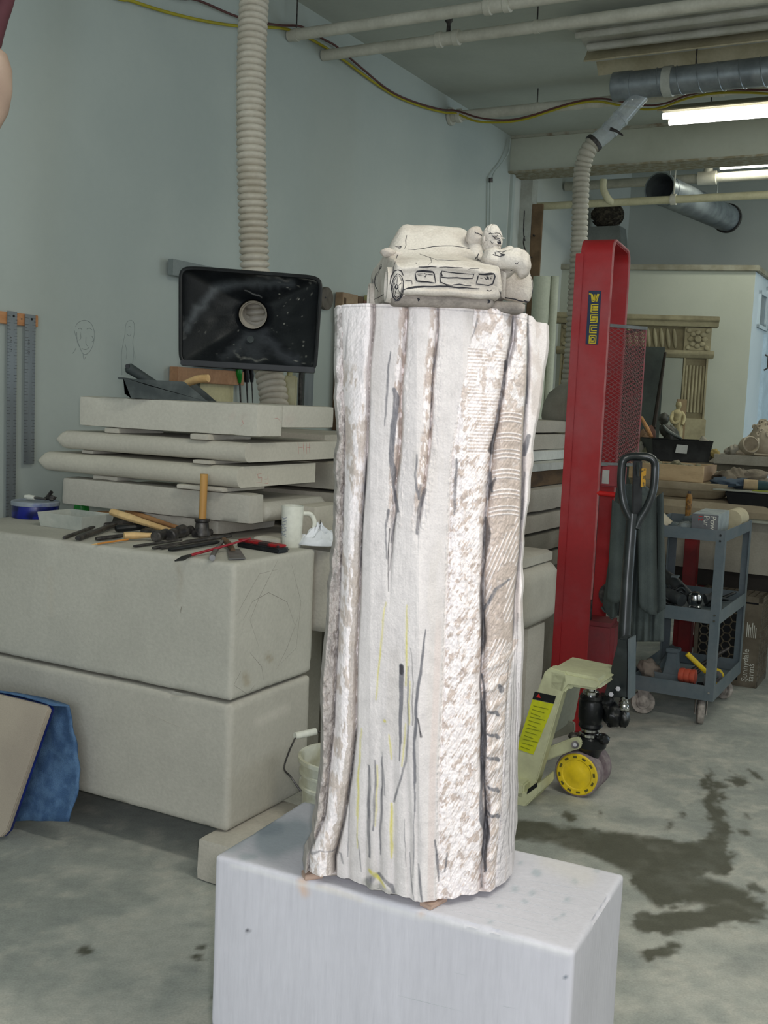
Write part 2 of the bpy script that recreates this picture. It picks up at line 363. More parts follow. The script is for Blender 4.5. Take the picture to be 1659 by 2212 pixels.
# ---- office partition
pa = at(1142, 577, 9.95); pb = at(1632, 592, 9.42); pt = .5 * (pa.z + pb.z); pa.z = pb.z = 0; pd = (pb - pa); pn = Vector((pd.y, -pd.x, 0)).normalized()
PART = mat('partition_paint', (178, 182, 168), .8, (170, 174, 160), 1.6, bump=.04, fine=.01)
struct('wall_office', G().obox(pa, pd, -pn * .1, Z * pt), PART)
cap = mat('partition_cap', (150, 148, 132), .8, (128, 124, 106), 9)
struct('trim_6', G().obox(pa + Z * pt + pn * .03, pd + pd.normalized() * .03, -pn * .16, Z * .05), cap, bevel=.006)
SIDE = mat('office_side_daylit', (196, 208, 214), .7, (188, 202, 208), 2, bump=.02, fine=.01)  # blue daylight on this face is put into the paint colour
struct('wall_office_side', G().obox(pb, U * 2.2, -W * .1, Z * pt), SIDE)
struct('trim_7', G().obox(pb + Z * pt + W * .03, U * 2.2, -W * .16, Z * .05), cap, bevel=.006)
def side(px, py, off=0.0): return onp(px, py, pb + W * off, W)
def frame_on(pxa, pya, pxb, pyb, wd, th=.02):
    a = side(pxa, pya); b = side(pxb, pyb); L = (b - a).dot(U); H = a.z - b.z; g = G(); o = Vector((a.x, a.y, b.z))
    g.obox(o, U * L, W * th, Z * wd); g.obox(o + Z * (H - wd), U * L, W * th, Z * wd); g.obox(o, U * wd, W * th, Z * H); g.obox(o + U * (L - wd), U * wd, W * th, Z * H)
    p = G().obox(o + U * wd, U * (L - 2 * wd), W * .006, Z * H * .98)
    return g, p
GLASS = mat('office_glass', (120, 132, 140), .2, (104, 118, 128), 2, bump=0)
g, p = frame_on(1640, 627, 1653, 716, .03); wn = struct('window_1', g, SIDE); part('pane', p, GLASS, wn)
g, p = frame_on(1655.5, 620, 1675, 720, .03); wn = struct('window_2', g, SIDE); part('pane', p, mat('lit_pane', (96, 120, 150), .3, bump=0), wn)
a = side(1650, 722); g = G().obox(Vector((a.x, a.y, 0)), U * .9, W * .03, Z * a.z); d1 = struct('door_1', g, mat('door_paint', (186, 206, 220), .6, bump=.02))
hk = side(1651.5, 783, .04); g = G().tube([hk + Z * .07, hk + W * .03 + Z * .05, hk + W * .03 - Z * .05, hk - Z * .07], .008, 8); part('door_handle', g, IRON, d1)
# ---- pencil sketches on the left wall
PENC = mat('pencil_line', (142, 149, 147), .9, bump=0)
PENC2 = mat('pencil_line_faint', (150, 158, 155), .9, bump=0)
def k3(x, y): return (x / 2.37, 540 + y / 2.37)
sk = [[k3(*p) for p in s] for s in [
 [(385, 395), (400, 372), (430, 360), (460, 370), (478, 400), (484, 440), (475, 490), (455, 525), (432, 535), (418, 520), (402, 480), (388, 440), (380, 410)],
 [(400, 405), (410, 400), (420, 408)], [(445, 405), (458, 400), (470, 408)], [(410, 420), (414, 450), (404, 462)], [(440, 445), (440, 480), (450, 492)], [(420, 505), (440, 510), (455, 500)],
 [(390, 500), (380, 520), (370, 530)], [(425, 535), (430, 560), (440, 545)], [(470, 440), (480, 460), (470, 470)], [(392, 420), (396, 470), (410, 500)],
 ]]
sk2 = [[k3(*p) for p in s] for s in [
 [(640, 430), (645, 380), (665, 360), (685, 372), (688, 420), (680, 470), (685, 520), (678, 590)], [(640, 430), (630, 480), (622, 540), (625, 640)], [(655, 395), (665, 390), (672, 400)], [(650, 430), (662, 440), (672, 430)], [(640, 480), (650, 520), (645, 560)], [(690, 520), (692, 560)]]]
def wall_lines(ss, r):
    g = G()
    for s in ss: g.tube([wl(x, y, .0006) for x, y in s], r, 4, smooth=4)
    return g
part('pencil_face', wall_lines(sk, .0012), PENC, wall_left, 'faint pencil sketch of a face on the wall', kind='stuff'); part('pencil_figure', wall_lines(sk2, .001), PENC2, wall_left, 'faint tall pencil sketch on the wall', kind='stuff')
def to_px(co):
    P = (co - np.array(CAM)) @ np.array(CT).T; zc = np.minimum(P[:, 2], -.05)
    return 829.5 + F * P[:, 0] / -zc, 1106 - F * P[:, 1] / -zc
def paint(o, base, strokes, wob=6, wfreq=14, nz=.0):
    # colour of marks and stains, stored on the surface's own vertices. stroke: (points, radius, rgb, strength, softness[, normal axis test])
    me = o.data; n = len(me.vertices); co = np.empty(n * 3, np.float32); me.vertices.foreach_get('co', co); co = co.reshape(-1, 3).astype(float) + np.array(ROOT[o.name])
    no = np.empty(n * 3, np.float32); me.vertices.foreach_get('normal', no); no = no.reshape(-1, 3)
    px, py = to_px(co); a, b = co[:, 0] * wfreq + co[:, 2] * 3.1, co[:, 1] * wfreq + co[:, 2] * wfreq
    qx = px + (fbm(a, b, 5) - .5) * wob * 2; qy = py + (fbm(a, b, 15) - .5) * wob * 2
    col = np.tile(np.array(lin(base)), (n, 1))
    if nz: col *= (1 + nz * (fbm(a * 3, b * 3, 25) - .5))[:, None]
    for s in strokes:
        pts, r, rgb, st, so = s[:5]
        if len(pts) == 1: pts = pts * 2
        d = seg_mask(qx, qy, pts, r); k = sst(so, -so, d) * st
        if len(s) > 5: k = k * (no @ np.array(s[5]) > .6)
        col = col * (1 - k[:, None]) + np.array(lin(rgb)) * k[:, None]
    at_ = me.color_attributes.new('Col', 'FLOAT_COLOR', 'POINT'); c4 = np.ones((n, 4), np.float32); c4[:, :3] = col; at_.data.foreach_set('color', c4.ravel())
# ============================================================ PEDESTAL AND SCULPTURE
PZ = .53
pc = [gz(465, 1847, PZ), gz(1240, 2055, PZ)]; e1 = pc[1] - pc[0]; e1.z = 0
e2 = Vector((-e1.y, e1.x, 0)).normalized() * ((gz(1354, 1891, PZ) - pc[1]).length)
MARB = mat('pale_limestone', (206, 205, 208), .85, (194, 195, 201), 5, fine=.035, bscale=120, bump=.2, stretch=(1, 1, .12))
ped = thing('stone_pedestal', (pc[0] + e1 / 2 + e2 / 2) * 1.0 - Z * PZ, 'large white stone block under the fluted sculpture, cut off by lower edge', 'stone block')
gp = nbox(G(), Vector((pc[0].x, pc[0].y, 0)), e1, e2, Z * PZ, .006, .002, .012, 2, cap=130, rnd=.003)
MARBV = mat('pale_limestone_marked', (206, 205, 208), .85, scale=5, fine=.03, bscale=120, bump=.2, stretch=(1, 1, .12), attr='Col')
po = part('block', gp, MARBV, ped, ang=60)
UP = (0, 0, 1); fn = tuple(-e2.normalized())
ST = [([(590, 1815, 40), (640, 1800, 34)], 30, (150, 160, 166), .75, 14, UP), ([(570, 1790, 18), (600, 1790, 12)], 12, (140, 150, 158), .7, 8, UP), ([(525, 1850, 8), (550, 1848, 6)], 6, (160, 170, 174), .6, 5, UP),
      ([(500, 1828, 12), (540, 1800, 10)], 8, (172, 182, 186), .5, 8, UP), ([(655, 1905, 10), (662, 1930, 7)], 8, (214, 178, 150), .8, 9), ([(690, 1915, 5), (780, 1945, 4)], 5, (200, 182, 160), .5, 5), ([(910, 1975, 7)], 7, (208, 176, 150), .5, 6),
      ([(538, 2011)], 4, (50, 50, 60), .95, 2), ([(1221, 2108, 3), (1224, 2113, 2)], 3, (60, 80, 96), .9, 2), ([(1187, 2081)], 2, (90, 90, 96), .8, 2)]
ST += [([(x, y)], r, (162, 172, 178), .7, 4, UP) for x, y, r in [(1160, 1885, 10), (1125, 1865, 5), (1148, 1928, 6), (1110, 1920, 7), (1082, 1958, 5), (1062, 1990, 5), (1287, 1880, 5), (1240, 1905, 6), (1200, 1985, 4), (1225, 1945, 6), (1215, 1975, 5), (1133, 1948, 6)]]
ST += [([(950 + k * 24 + 20, 1962 - k * 11.5 + 4), (1150 + k * 26, 2008 - k * 13), (1225 + k * 14, 2030 - k * 16)], 1.1, (168, 170, 168), .6, 1.4, UP) for k in range(7)]
ST += [([(700 + 34 * k, 1925 + 9 * k), (702 + 34 * k, 2120 + 40 * (k % 3)), (704 + 34 * k, 2212)], 2 + k % 3, (190, 188, 194), .35, 3, fn) for k in range(-5, 12)]
ST += [([(500, 1870), (640, 1905), (900, 1978), (1230, 2062)], 5, (226, 224, 222), .55, 5), ([(860, 2150), (1000, 2185)], 1.5, (150, 152, 160), .6, 2, fn), ([(1080, 2172), (1120, 2180)], 1.2, (170, 172, 176), .6, 2, fn), ([(980, 2100), (1010, 2108)], 1.2, (170, 172, 176), .6, 2, fn),
       ([(1180, 1860, 12), (1260, 1890, 26)], 16, (210, 204, 192), .4, 20, UP)]
paint(po, (200, 198, 204), [s for s in ST if s[1] >= 1.8], 5, 16, .05)
bvp = bvh_of(gp)
for s in ST:
    if s[1] < 1.8: part('scratch', marks([(s[0], s[1] * .0005)], bvp, .0006, -.0003), mat('scratch_grey', (176, 178, 182), .9, bump=0), po)
CZ = 1.594
# ---- the fluted column: a real relief surface with its chisel marks and drawn lines
def column():
    NS, NT = 470, 1050
    zt = np.linspace(0, 1, NT)[:, None]; s = np.linspace(0, 1, NS)[None, :]
    ZT = CZ; zb = PZ + .012
    zc = ZT + (zb - ZT) * zt
    pyc = 655 + (1930 - 655) * (pym(900., 1.90, zc) - pym(900., 1.90, ZT)) / (pym(900., 1.90, zb) - pym(900., 1.90, ZT))
    Lp = np.interp(pyc, [650, 700, 800, 870, 900, 960, 1050, 1150, 1250, 1400, 1500, 1600, 1700, 1800, 1860, 1895], [722, 723, 722, 722, 727, 726, 721, 722, 712, 704, 695, 692, 688, 682, 672, 655])
    Rp = np.interp(pyc, [650, 700, 760, 850, 900, 1000, 1050, 1100, 1200, 1260, 1400, 1500, 1600, 1700, 1800, 1890, 1950], [1186, 1187, 1181, 1169, 1162, 1150, 1147, 1143, 1131, 1130, 1132, 1127, 1125, 1120, 1118, 1114, 1112])
    Lp = Lp + (vnoise(pyc * .03, pyc * 0, 3) - .5) * 7 * sst(700, 800, pyc); Rp = Rp + (vnoise(pyc * .025, pyc * 0, 9) - .5) * 5 * sst(700, 800, pyc)
    x = Lp + (Rp - Lp) * s; y = pyc + 0 * s
    # overall depth of the front, top to base
    tx = [723, 800, 900, 1000, 1085, 1100, 1150, 1186]; yt = np.interp(x, tx, [2.0, 1.935, 1.905, 1.90, 1.93, 1.945, 1.99, 2.03])
    bx = [(640, 1893), (660, 1893), (725, 1896), (800, 1925), (905, 1955), (925, 1953), (1020, 1937), (1060, 1925), (1090, 1905), (1115, 1883)]
    yb = np.interp(x, [p[0] for p in bx], [gz(p[0], p[1], zb).y + .004 for p in bx])
    k = sst(0, 1, (y - 655) / 1275); D = yt * (1 - k) + yb * k
    D = D + .06 * (1 - sst(0, 7, x - Lp)) ** 2 + .05 * (1 - sst(0, 6, Rp - x)) ** 2
    def pl(xs, ys): return np.interp(y, ys, xs)
    g1 = pl([738, 742, 745, 742, 735, 728, 722, 712, 703, 668], [655, 850, 950, 1100, 1300, 1450, 1600, 1700, 1800, 1890])
    g2 = pl([808, 808, 800, 797, 790, 783, 778, 772, 770, 760, 745, 725], [655, 700, 800, 900, 1050, 1150, 1300, 1450, 1600, 1700, 1800, 1890])
    g3 = pl([880, 876, 868, 866, 856, 850, 843, 840, 838], [655, 750, 830, 950, 1050, 1150, 1250, 1400, 1890])
    g4 = pl([946, 946, 934, 932, 926, 915, 902, 900, 900], [655, 700, 830, 900, 980, 1060, 1160, 1300, 1890])
    g6 = pl([1110, 1106, 1090, 1078, 1062, 1056, 1048, 1044, 1042, 1036, 1042, 1040, 1050, 1046, 1040], [655, 720, 790, 870, 960, 1030, 1120, 1200, 1400, 1480, 1560, 1640, 1750, 1830, 1890])
    g7 = pl([1141, 1139, 1132, 1128, 1126, 1122, 1112, 1108, 1105, 1100], [655, 800, 900, 1000, 1100, 1200, 1300, 1400, 1600, 1900])
    g5 = pl([1030, 1020, 1000, 978, 972, 965, 958, 950, 948, 946], [655, 750, 850, 980, 1100, 1300, 1500, 1650, 1800, 1920])
    g8 = pl([1130, 1120, 1105, 1096, 1088, 1085, 1078, 1070], [1300, 1400, 1450, 1520, 1600, 1700, 1800, 1900])
    rel = np.zeros_like(x)
    def groove(gx, w_, dep, y0=600, y1=2000, fade=60, side=.5):
        d = x - gx; a = np.exp(-np.abs(np.where(d < 0, d / (w_ * side), d / (w_ * (1 - side) * 2))) ** 1.6)
        return a * dep * sst(y0 - fade, y0 + fade, y) * sst(y1 + fade, y1 - fade, y)
    wig = (fbm(x * .01, y * .012, 2) - .5)
    rel += groove(g1 + wig * 10, 9, .012, 760) + groove(g2 + wig * 4, 8, .020, side=.9) + groove(g2 - 14 + wig * 10, 16, .007, 900, side=.7)
    rel += groove(g3, 7, .013, 600, 1200, 160, .8) + groove(g4, 7, .012, 600, 1120, 100, .8) + groove(g6 + wig * 12, 10, .024, 640, 2000, 60, .6) + groove(g7, 6, .016, 700, 1420, 60) 
    rel += groove(g5, 5, .004, 900, 1950, 60) + groove(g8, 4, .006, 1430, 2000, 40)
    # flutes bulge between the grooves
    def bulge(a, b, h): t = np.clip((x - a) / (b - a), 0, 1); return -h * np.sqrt(np.clip(1 - (2 * t - 1) ** 2, 0, 1)) * (x > a) * (x < b)
    rel += bulge(g1, g2, .014) + bulge(g2, g3, .004) * sst(1400, 900, y) + bulge(g3, g4, .006) * sst(1300, 900, y) + bulge(g6 + 4, g7, .008)
    rel += (x > g7) * sst(1350, 1200, y) * .02
    low = sst(1500, 1850, y)
    for i, (c0, c1) in enumerate([(770, 752), (800, 790), (822, 818), (850, 850), (872, 885), (893, 903)]):
        rel += np.exp(-((x - (c0 + (c1 - c0) * low)) / 7) ** 2) * .006 * low
    # chisel roughness
    fine = fbm(x * .12, y * .12, 7) - .5; strat = fbm(x * .22, y * .025, 8) - .5; diag = fbm((x + y * .6) * .3, (y - x * .6) * .05, 9) - .5
    rough1 = ((x < g2 - 6) * .7 + ((x > g5 - 6) & (x < g7)) * 1.0 + (np.abs(x - g3) < 16) * (y < 1150) * .6 + (np.abs(x - g4) < 18) * (y < 1150) * .6)
    rel += rough1 * (fine * .004 + strat * .003 + diag * .003) + .0009 * fine + .0008 * strat
    rel += (x < g1) * (fbm(x * .08, y * .05, 12) - .5) * .02
    # rows of curved tooth marks on the right flute
    band = (x > g6 + 6) & (x < g7 - 4) & (y > 880) & (y < 1120)
    curve = (x - .5 * (g6 + g7)) ** 2 * .006
    trip = np.maximum(0, np.sin((y - curve) * 2 * math.pi / 9.0)) * (np.sin((y - curve) * 2 * math.pi / 42.0) > -.25)
    rel -= band * trip * .0022
    band2 = (x > g6 + 6) & (x < g7 - 2) & (y >= 1120) & (y < 1420); cv2 = (y - 1120) + (x - 1040) * 1.7
    trip2 = np.maximum(0, np.sin((x * 1.0 + (y - 1120) * .45) * 2 * math.pi / 9)) * (vnoise(x * .04, y * .03, 77) > .42); rel -= band2 * trip2 * .002
    teeth = (x > g6 + 2) & (x < g8) & (y > 1420); rel -= teeth * np.maximum(0, np.sin((y + x * .3) * 2 * math.pi / 46)) * .005
    D = D + rel
    X = xsolve(x, D, zc + 0 * x); col = colours(x, y, g1, g2, g3, g4, g5, g6, g7, g8, fine, strat, diag, rough1, band, trip, band2, trip2, Lp, Rp)
    zz = zc + 0 * x
    zz = zz - (zt ** 12) * 0
    # top edge dips to the right; the bottom hem is a little ragged
    topz = np.interp(x, [723, 1085, 1110, 1150, 1160, 1190], [0, 0, -.001, -.003, -.012, -.012]); zz = zz + topz * (1 - zt) ** 6
    zz = zz + (vnoise(x * .05, x * 0, 4) * .006) * zt ** 30
    co = np.stack([X, D, zz], -1)
    # back half: plain cut stone, closed between the two silhouettes
    nb = 60; t = np.linspace(0, 1, nb + 2)[1:-1][None, :, None]
    a = co[:, -1:, :]; b = co[:, :1, :]; mid = (a + b) / 2; bk = a * (1 - t) + b * t
    depth = .20 * np.sin(math.pi * t) ** .35; bk = bk + np.array([.10, .95, 0])[None, None, :] * depth
    full = np.concatenate([co, bk], 1); cb = np.tile(np.array(lin((196, 190, 184))), (NT, nb, 1)); colf = np.concatenate([col, cb], 1)
    n = NS + nb; q = quadgrid(NT, n, True); fl = full.reshape(-1, 3); cl = colf.reshape(-1, 3)
    # caps: strips from front to back rows
    def capq(row, flip):
        h = n // 2; i = np.arange(h - 1); base = row * n
        qq = np.stack([base + i, base + i + 1, base + n - 2 - i, base + n - 1 - i], -1); return qq[:, ::-1] if flip else qq
    q = np.concatenate([q, capq(0, True), capq(NT - 1, False)])
    return fl, q, cl
def colours(x, y, g1, g2, g3, g4, g5, g6, g7, g8, fine, strat, diag, rough1, band, trip, band2, trip2, Lp, Rp):
    c = lambda *a: np.array(lin(a))
    grey, white, beige, char = c(212, 205, 203), c(238, 230, 229), c(192, 176, 166), c(122, 119, 122)
    col = np.tile(grey, x.shape + (1,))
    def mixc(m, cc):
        nonlocal col
        m = np.clip(m, 0, 1)[..., None]; col = col * (1 - m) + cc * m
    tone = fbm(x * .02, y * .004, 21); mixc(sst(.5, .7, tone) * .5, c(224, 217, 214)); mixc(sst(.5, .36, tone) * .4, c(204, 196, 190))
    sx = (fbm(x * .05, y * .05, 91) - .5) * 22
    # whole left flute and the broad right face are tooth-chiselled to white
    left = (x > g1 + sx * .2) & (x < g2 - 3); mixc(left * 1., white)
    patch = fbm(x * .06, y * .022, 22); p2 = fbm(x * .25, y * .06, 28)
    mixc(left * sst(.50, .60, patch * .65 + p2 * .35) * sst(760, 830, y) * .9, c(198, 184, 174))
    mixc(sst(4, -2, x - (g2 - 14 + sx)) * sst(-6, 2, x - (g2 - 34 + sx)) * 0, beige)
    mixc((np.abs(x - (g2 - 10 + sx * .6)) < 9) * sst(1100, 1200, y) * .8, c(184, 172, 162))
    mixc((x < g1 + sx * .4) * sst(800, 1000, y) * .85, c(172, 163, 156)); mixc((x < g1) * sst(.5, .6, fbm(x * .07, y * .05, 23)) * .6, c(140, 132, 128))  # shade along the left edge put into the colour
    rt = (x > g5 + sx * .25) & (x < g6 - 1) & (y > 780); dg = fbm((x + y) * .07, (y - x) * .045, 24)
    mixc(rt * 1., white); hat = fbm((x + y * .62) * .45, (y - x * .62) * .05, 25)
    mixc(rt * sst(.525, .585, dg * .55 + hat * .3 + p2 * .15) * 1., c(194, 178, 169)); mixc(rt * sst(.56, .66, hat) * .38, c(206, 194, 187))
    up = (x > g5 - 4) & (x < g7) & (y <= 900); h2 = fbm(x * .09, y * .05, 26); mixc(up * .8, white); mixc(up * sst(.53, .60, h2) * .85, c(196, 181, 172))
    tt = (x > 1010) & (x < 1095) & (y > 745) & (y < 980) & (x < g6) ; mixc(tt * (np.sin(y * 2 * math.pi / 7.5) > .3) * (vnoise(x * .05, y * .035, 66) > .45) * .9, white * 1.02); mixc(tt * (np.sin(y * 2 * math.pi / 7.5) < -.3) * (vnoise(x * .05, y * .035, 66) > .45) * .6, beige)
    r2 = (x > g6 + 3) & (x < g7 - 1) & (y > 880) & (y < 1440); mixc(r2 * .95, c(194, 178, 168)); mixc(band * trip, white); mixc(band2 * trip2 * .9, white)
    r3 = (x > g6 + 3) & (x < g8) & (y > 1400); mixc(r3 * 1., c(196, 181, 172)); mixc(r3 * sst(.48, .56, hat) * .9, white)
    for gx, y1 in ((g3 - 6, 1130), (g4 - 8, 1130)):
        m = sst(13, 7, np.abs(x - gx + sx * .5)) * sst(y1 + 40, y1 - 60, y); mixc(m * .9, c(190, 174, 165)); mixc(m * sst(.5, .58, fbm(x * .14, y * .05, 27)) * .9, white)
    mixc(sst(10, 4, np.abs(x - (g5 - 16))) * sst(1300, 1400, y) * .6, c(212, 196, 190))
    mixc(sst(1.4, .4, np.abs(x - (g5 - 2 + sx * .1))) * sst(1200, 1300, y) * 1., white * 1.02); 
    mixc((x > g7) * (y < 1350) * .9, c(228, 220, 218)); mixc((x > g8) * (y > 1430) * .9, c(206, 200, 200))
    mixc((x > g7) * (y < 1400) * sst(.55, .65, fbm(x * .05, y * .012, 29)) * .5, c(200, 186, 178))
    # shallow carved tool texture
    mixc(sst(.1, .3, fine) * rough1 * .35, white); mixc(sst(-.1, -.3, strat) * rough1 * .35, beige)
    # drawn lines: brush-charcoal and yellow, in (column, row) coordinates of the front
    wv = (fbm(x * .03, y * .02, 33) - .5) * 7; gr = .55 + .9 * fbm(x * .25, y * .03, 34)
    def st(pts, r, cc, s_, so=1.6):
        nonlocal col
        x0 = min(p[0] for p in pts) - 20; x1 = max(p[0] for p in pts) + 20; y0 = min(p[1] for p in pts) - 20; y1 = max(p[1] for p in pts) + 20
        m = (x > x0) & (x < x1) & (y > y0) & (y < y1)
        if not m.any(): return
        d = seg_mask(x[m] + wv[m], y[m], pts, r); k = np.clip(sst(so, -so, d) * s_ * gr[m], 0, 1)[:, None]; col[m] = col[m] * (1 - k) + np.array(cc) * k
    ch, gy, lg, ye = c(66, 64, 68), c(122, 120, 124), c(160, 158, 162), c(208, 198, 104)
    st([(843, 762, 1.5), (838, 830, 2.5), (834, 900, 2), (832, 925, 1)], 2, gy, .9)
    st([(852, 845, 5), (858, 860, 7), (850, 930, 6), (845, 1000, 5), (848, 1050, 3), (855, 1110, 2), (846, 1180, 1.5)], 5, gy, .9)
    st([(842, 985, 2), (852, 1020, 5), (850, 1060, 3), (858, 1110, 3)], 3, gy, .9); st([(838, 1110, 3), (834, 1150, 2), (836, 1215, 1.6)], 2, gy, .8)
    st([(843, 1150, 1.2), (840, 1200, 1.5), (838, 1285, .8)], 1, ch, .9); st([(852, 1140, 1.), (848, 1200, 1.4), (842, 1240, 1.)], 1, ch, .7)
    st([(900, 985, 2), (898, 1030, 2.5), (905, 1080, 3), (910, 1050, 2)], 3, gy, .85); st([(918, 1060, 3), (905, 1100, 5), (902, 1155, 3)], 3, gy, .8)
    st([(936, 750, 1.2), (934, 850, 1.5), (930, 930, 1.2)], 1, ch, .6); st([(880, 670, 1), (876, 760, 1)], 1, gy, .7); st([(946, 660, 1), (945, 730, 1.2), (936, 800, 1.5)], 1, gy, .8)
    st([(1108, 665, 2), (1100, 730, 2), (1092, 780, 3), (1085, 850, 3), (1070, 930, 3), (1060, 970, 5), (1062, 975, 4)], 3, ch, .75); st([(1092, 770, 4), (1090, 790, 3)], 3, ch, .8)
    st([(1030, 680, 1.2), (1020, 720, 1.4)], 1, gy, .8); st([(1140, 676, 2), (1139, 770, 2), (1138, 860, 2)], 2, gy, .9); st([(1143, 935, 4), (1136, 960, 7), (1132, 980, 4)], 4, gy, .9); st([(1131, 1020, 2), (1128, 1080, 3), (1126, 1130, 1.5)], 2, gy, .8)
    st([(1140, 676), (1148, 676)], 1, gy, .7)
    st([(1060, 1020, 3), (1058, 1050, 4), (1062, 1060, 3)], 3, gy, .9); st([(1070, 1030, 2), (1060, 1050, 5), (1054, 1080, 2)], 4, ch, .7); st([(1050, 1120, 3), (1052, 1150, 7), (1050, 1175, 6), (1046, 1210, 2)], 4, ch, .75)
    st([(1048, 1210, 1.5), (1040, 1270, 3), (1042, 1330, 5), (1045, 1380, 6), (1040, 1420, 2)], 3, ch, .75); st([(985, 990, 2), (985, 1040, 4), (980, 1110, 2)], 3, gy, .8)
    st([(1100, 1258, 2), (1070, 1275, 4), (1050, 1310, 3), (1045, 1325, 1)], 3, gy, .9)
    st([(1042, 1465, 2), (1048, 1500, 3), (1042, 1540, 6), (1046, 1600, 7), (1044, 1660, 5), (1038, 1720, 3), (1042, 1770, 6), (1050, 1810, 7), (1045, 1850, 4), (1050, 1885, 3)], 5, gy, 1.0); st([(1046, 1500, 1.5), (1050, 1600, 2), (1046, 1700, 2), (1052, 1800, 3), (1048, 1890, 2)], 2, ch, .8)
    for yy in (1545, 1595, 1645, 1712, 1770): st([(1055, yy - 6, 3), (1072, yy, 4), (1078, yy + 8, 3)], 3, gy, .95)
    st([(1078, 1485, 3), (1086, 1500, 6)], 5, gy, .9)
    # lower centre: the dark bars and the long brush lines
    st([(866, 1440, 5), (866, 1500, 4.5), (864, 1580, 3), (862, 1640, 1)], 4, gy, 1.15, 1.2); st([(866, 1441), (866, 1455)], 4, ch, .9)
    st([(919, 1358, 1), (912, 1420, 2.5), (904, 1480, 3), (897, 1540, 3), (895, 1620, 3), (894, 1680, 2)], 3, gy, 1.1); st([(900, 1545, 2), (906, 1570, 2), (910, 1581, 3)], 2, ch, .8)
    st([(888, 1400, 1), (893, 1470, 1.2), (890, 1560, 1.2)], 1, ch, .6); st([(880, 1440, 1.6), (882, 1560, 2), (876, 1640, 2.5), (860, 1690, 2), (850, 1730, 2)], 2, gy, .8)
    st([(895, 1600, 1.6), (893, 1680, 2), (897, 1740, 1.4)], 2, gy, .8)
    for a, b, y0, y1, r in [(826, 822, 1640, 1850, 2.5), (811, 808, 1650, 1800, 3), (797, 798, 1665, 1860, 4), (826, 830, 1630, 1720, 1.2), (897, 893, 1700, 1880, 1.2), (873, 876, 1760, 1860, 1), (757, 750, 1700, 1880, 1), (770, 780, 1820, 1900, 1.2), (905, 912, 1850, 1930, 3), (940, 948, 1800, 1890, 3), (965, 960, 1830, 1870, 2.5), (885, 893, 1830, 1930, 1.2)]:
        st([(a, y0, r * .5), ((a + b) / 2, (y0 + y1) / 2, r), (b, y1, r * .6)], r, gy, .85)
    for a, b, y0, y1, r in [(832, 812, 1310, 1520, 2), (880, 876, 1310, 1480, 2.5), (885, 884, 1470, 1560, 1.6), (876, 868, 1560, 1650, 2), (840, 846, 1590, 1640, 2), (815, 812, 1660, 1790, 1.8), (845, 846, 1735, 1850, 4), (780, 770, 1590, 1780, 2), (776, 770, 1700, 1850, 1.4)]:
        st([(a, y0, r * .5), ((a + b) / 2, (y0 + y1) / 2, r), (b, y1, r * .5)], r * 1.25, ye, .75, 2.4)
    st([(832, 1562), (832, 1563)], 3, ye, .8); st([(795, 1920, 8), (808, 1900, 5), (815, 1895, 3)], 5, gy, .8, 4); st([(800, 1890, 4), (815, 1900, 5), (830, 1918, 3)], 4, ye, .8, 3)
    st([(790, 1925, 10), (845, 1930, 10)], 9, c(150, 148, 140), .6, 6); st([(820, 1895, 4), (845, 1912, 5), (850, 1930, 3)], 4, gy, .8, 2)
    for a, b, y0, y1 in [(1098, 1092, 1440, 1620), (1106, 1100, 1500, 1880), (1112, 1106, 1380, 1880), (1117, 1112, 1340, 1860), (1095, 1075, 1640, 1850), (1102, 1080, 1750, 1880), (1120, 1116, 1500, 1800)]:
        st([(a, y0), (b, y1)], .8, ch, .55, 1.1)
    # outlines along top and foot; grooves darkened, shade painted along the leftmost
    for gx, y0, y1, s_ in ((g1, 900, 2000, .5), (g2, 1000, 1250, .8), (g2, 1600, 2000, .7), (g6, 600, 2000, .5), (g7, 640, 1400, .7)):
        mixc(sst(2.6, .8, np.abs(x - gx)) * sst(y0 - 20, y0 + 20, y) * sst(y1 + 20, y1 - 20, y) * s_ * gr, c(92, 90, 93))
    st([(672, 1885, 2), (690, 1870, 1.5), (735, 1875, 2), (740, 1895, 2)], 2, gy, .7)
    st([(745, 780, 2), (752, 690, 1)], 1, gy, .5); st([(780, 740, 4), (782, 830, 3)], 3, lg, .3, 5)
    st([(722, 660), (1145, 668)], 1, gy, .5); col *= (1 + .05 * (fbm(x * .5, y * .5, 35) - .5) * 2)[..., None]
    return col
sculp = thing('stone_sculpture', (.05, 2.08, PZ + .012), 'tall white fluted stone column topped by a carved car and bearded head', 'sculpture')
co_, q_, cl_ = column()
SCM = mat('carved_stone', (210, 205, 200), .9, scale=40, lo=.45, hi=.7, fine=.05, bscale=300, bump=.35, attr='Col', dist=.002)
cm = tri_mesh('carved_column', co_, q_, SCM, cl_, org=ROOT['stone_sculpture']); cm.set_sharp_from_angle(angle=RAD(60))
co = bpy.data.objects.new('carved_column', cm); C.objects.link(co); co.parent = sculp; ROOT[co.name] = ROOT['stone_sculpture']
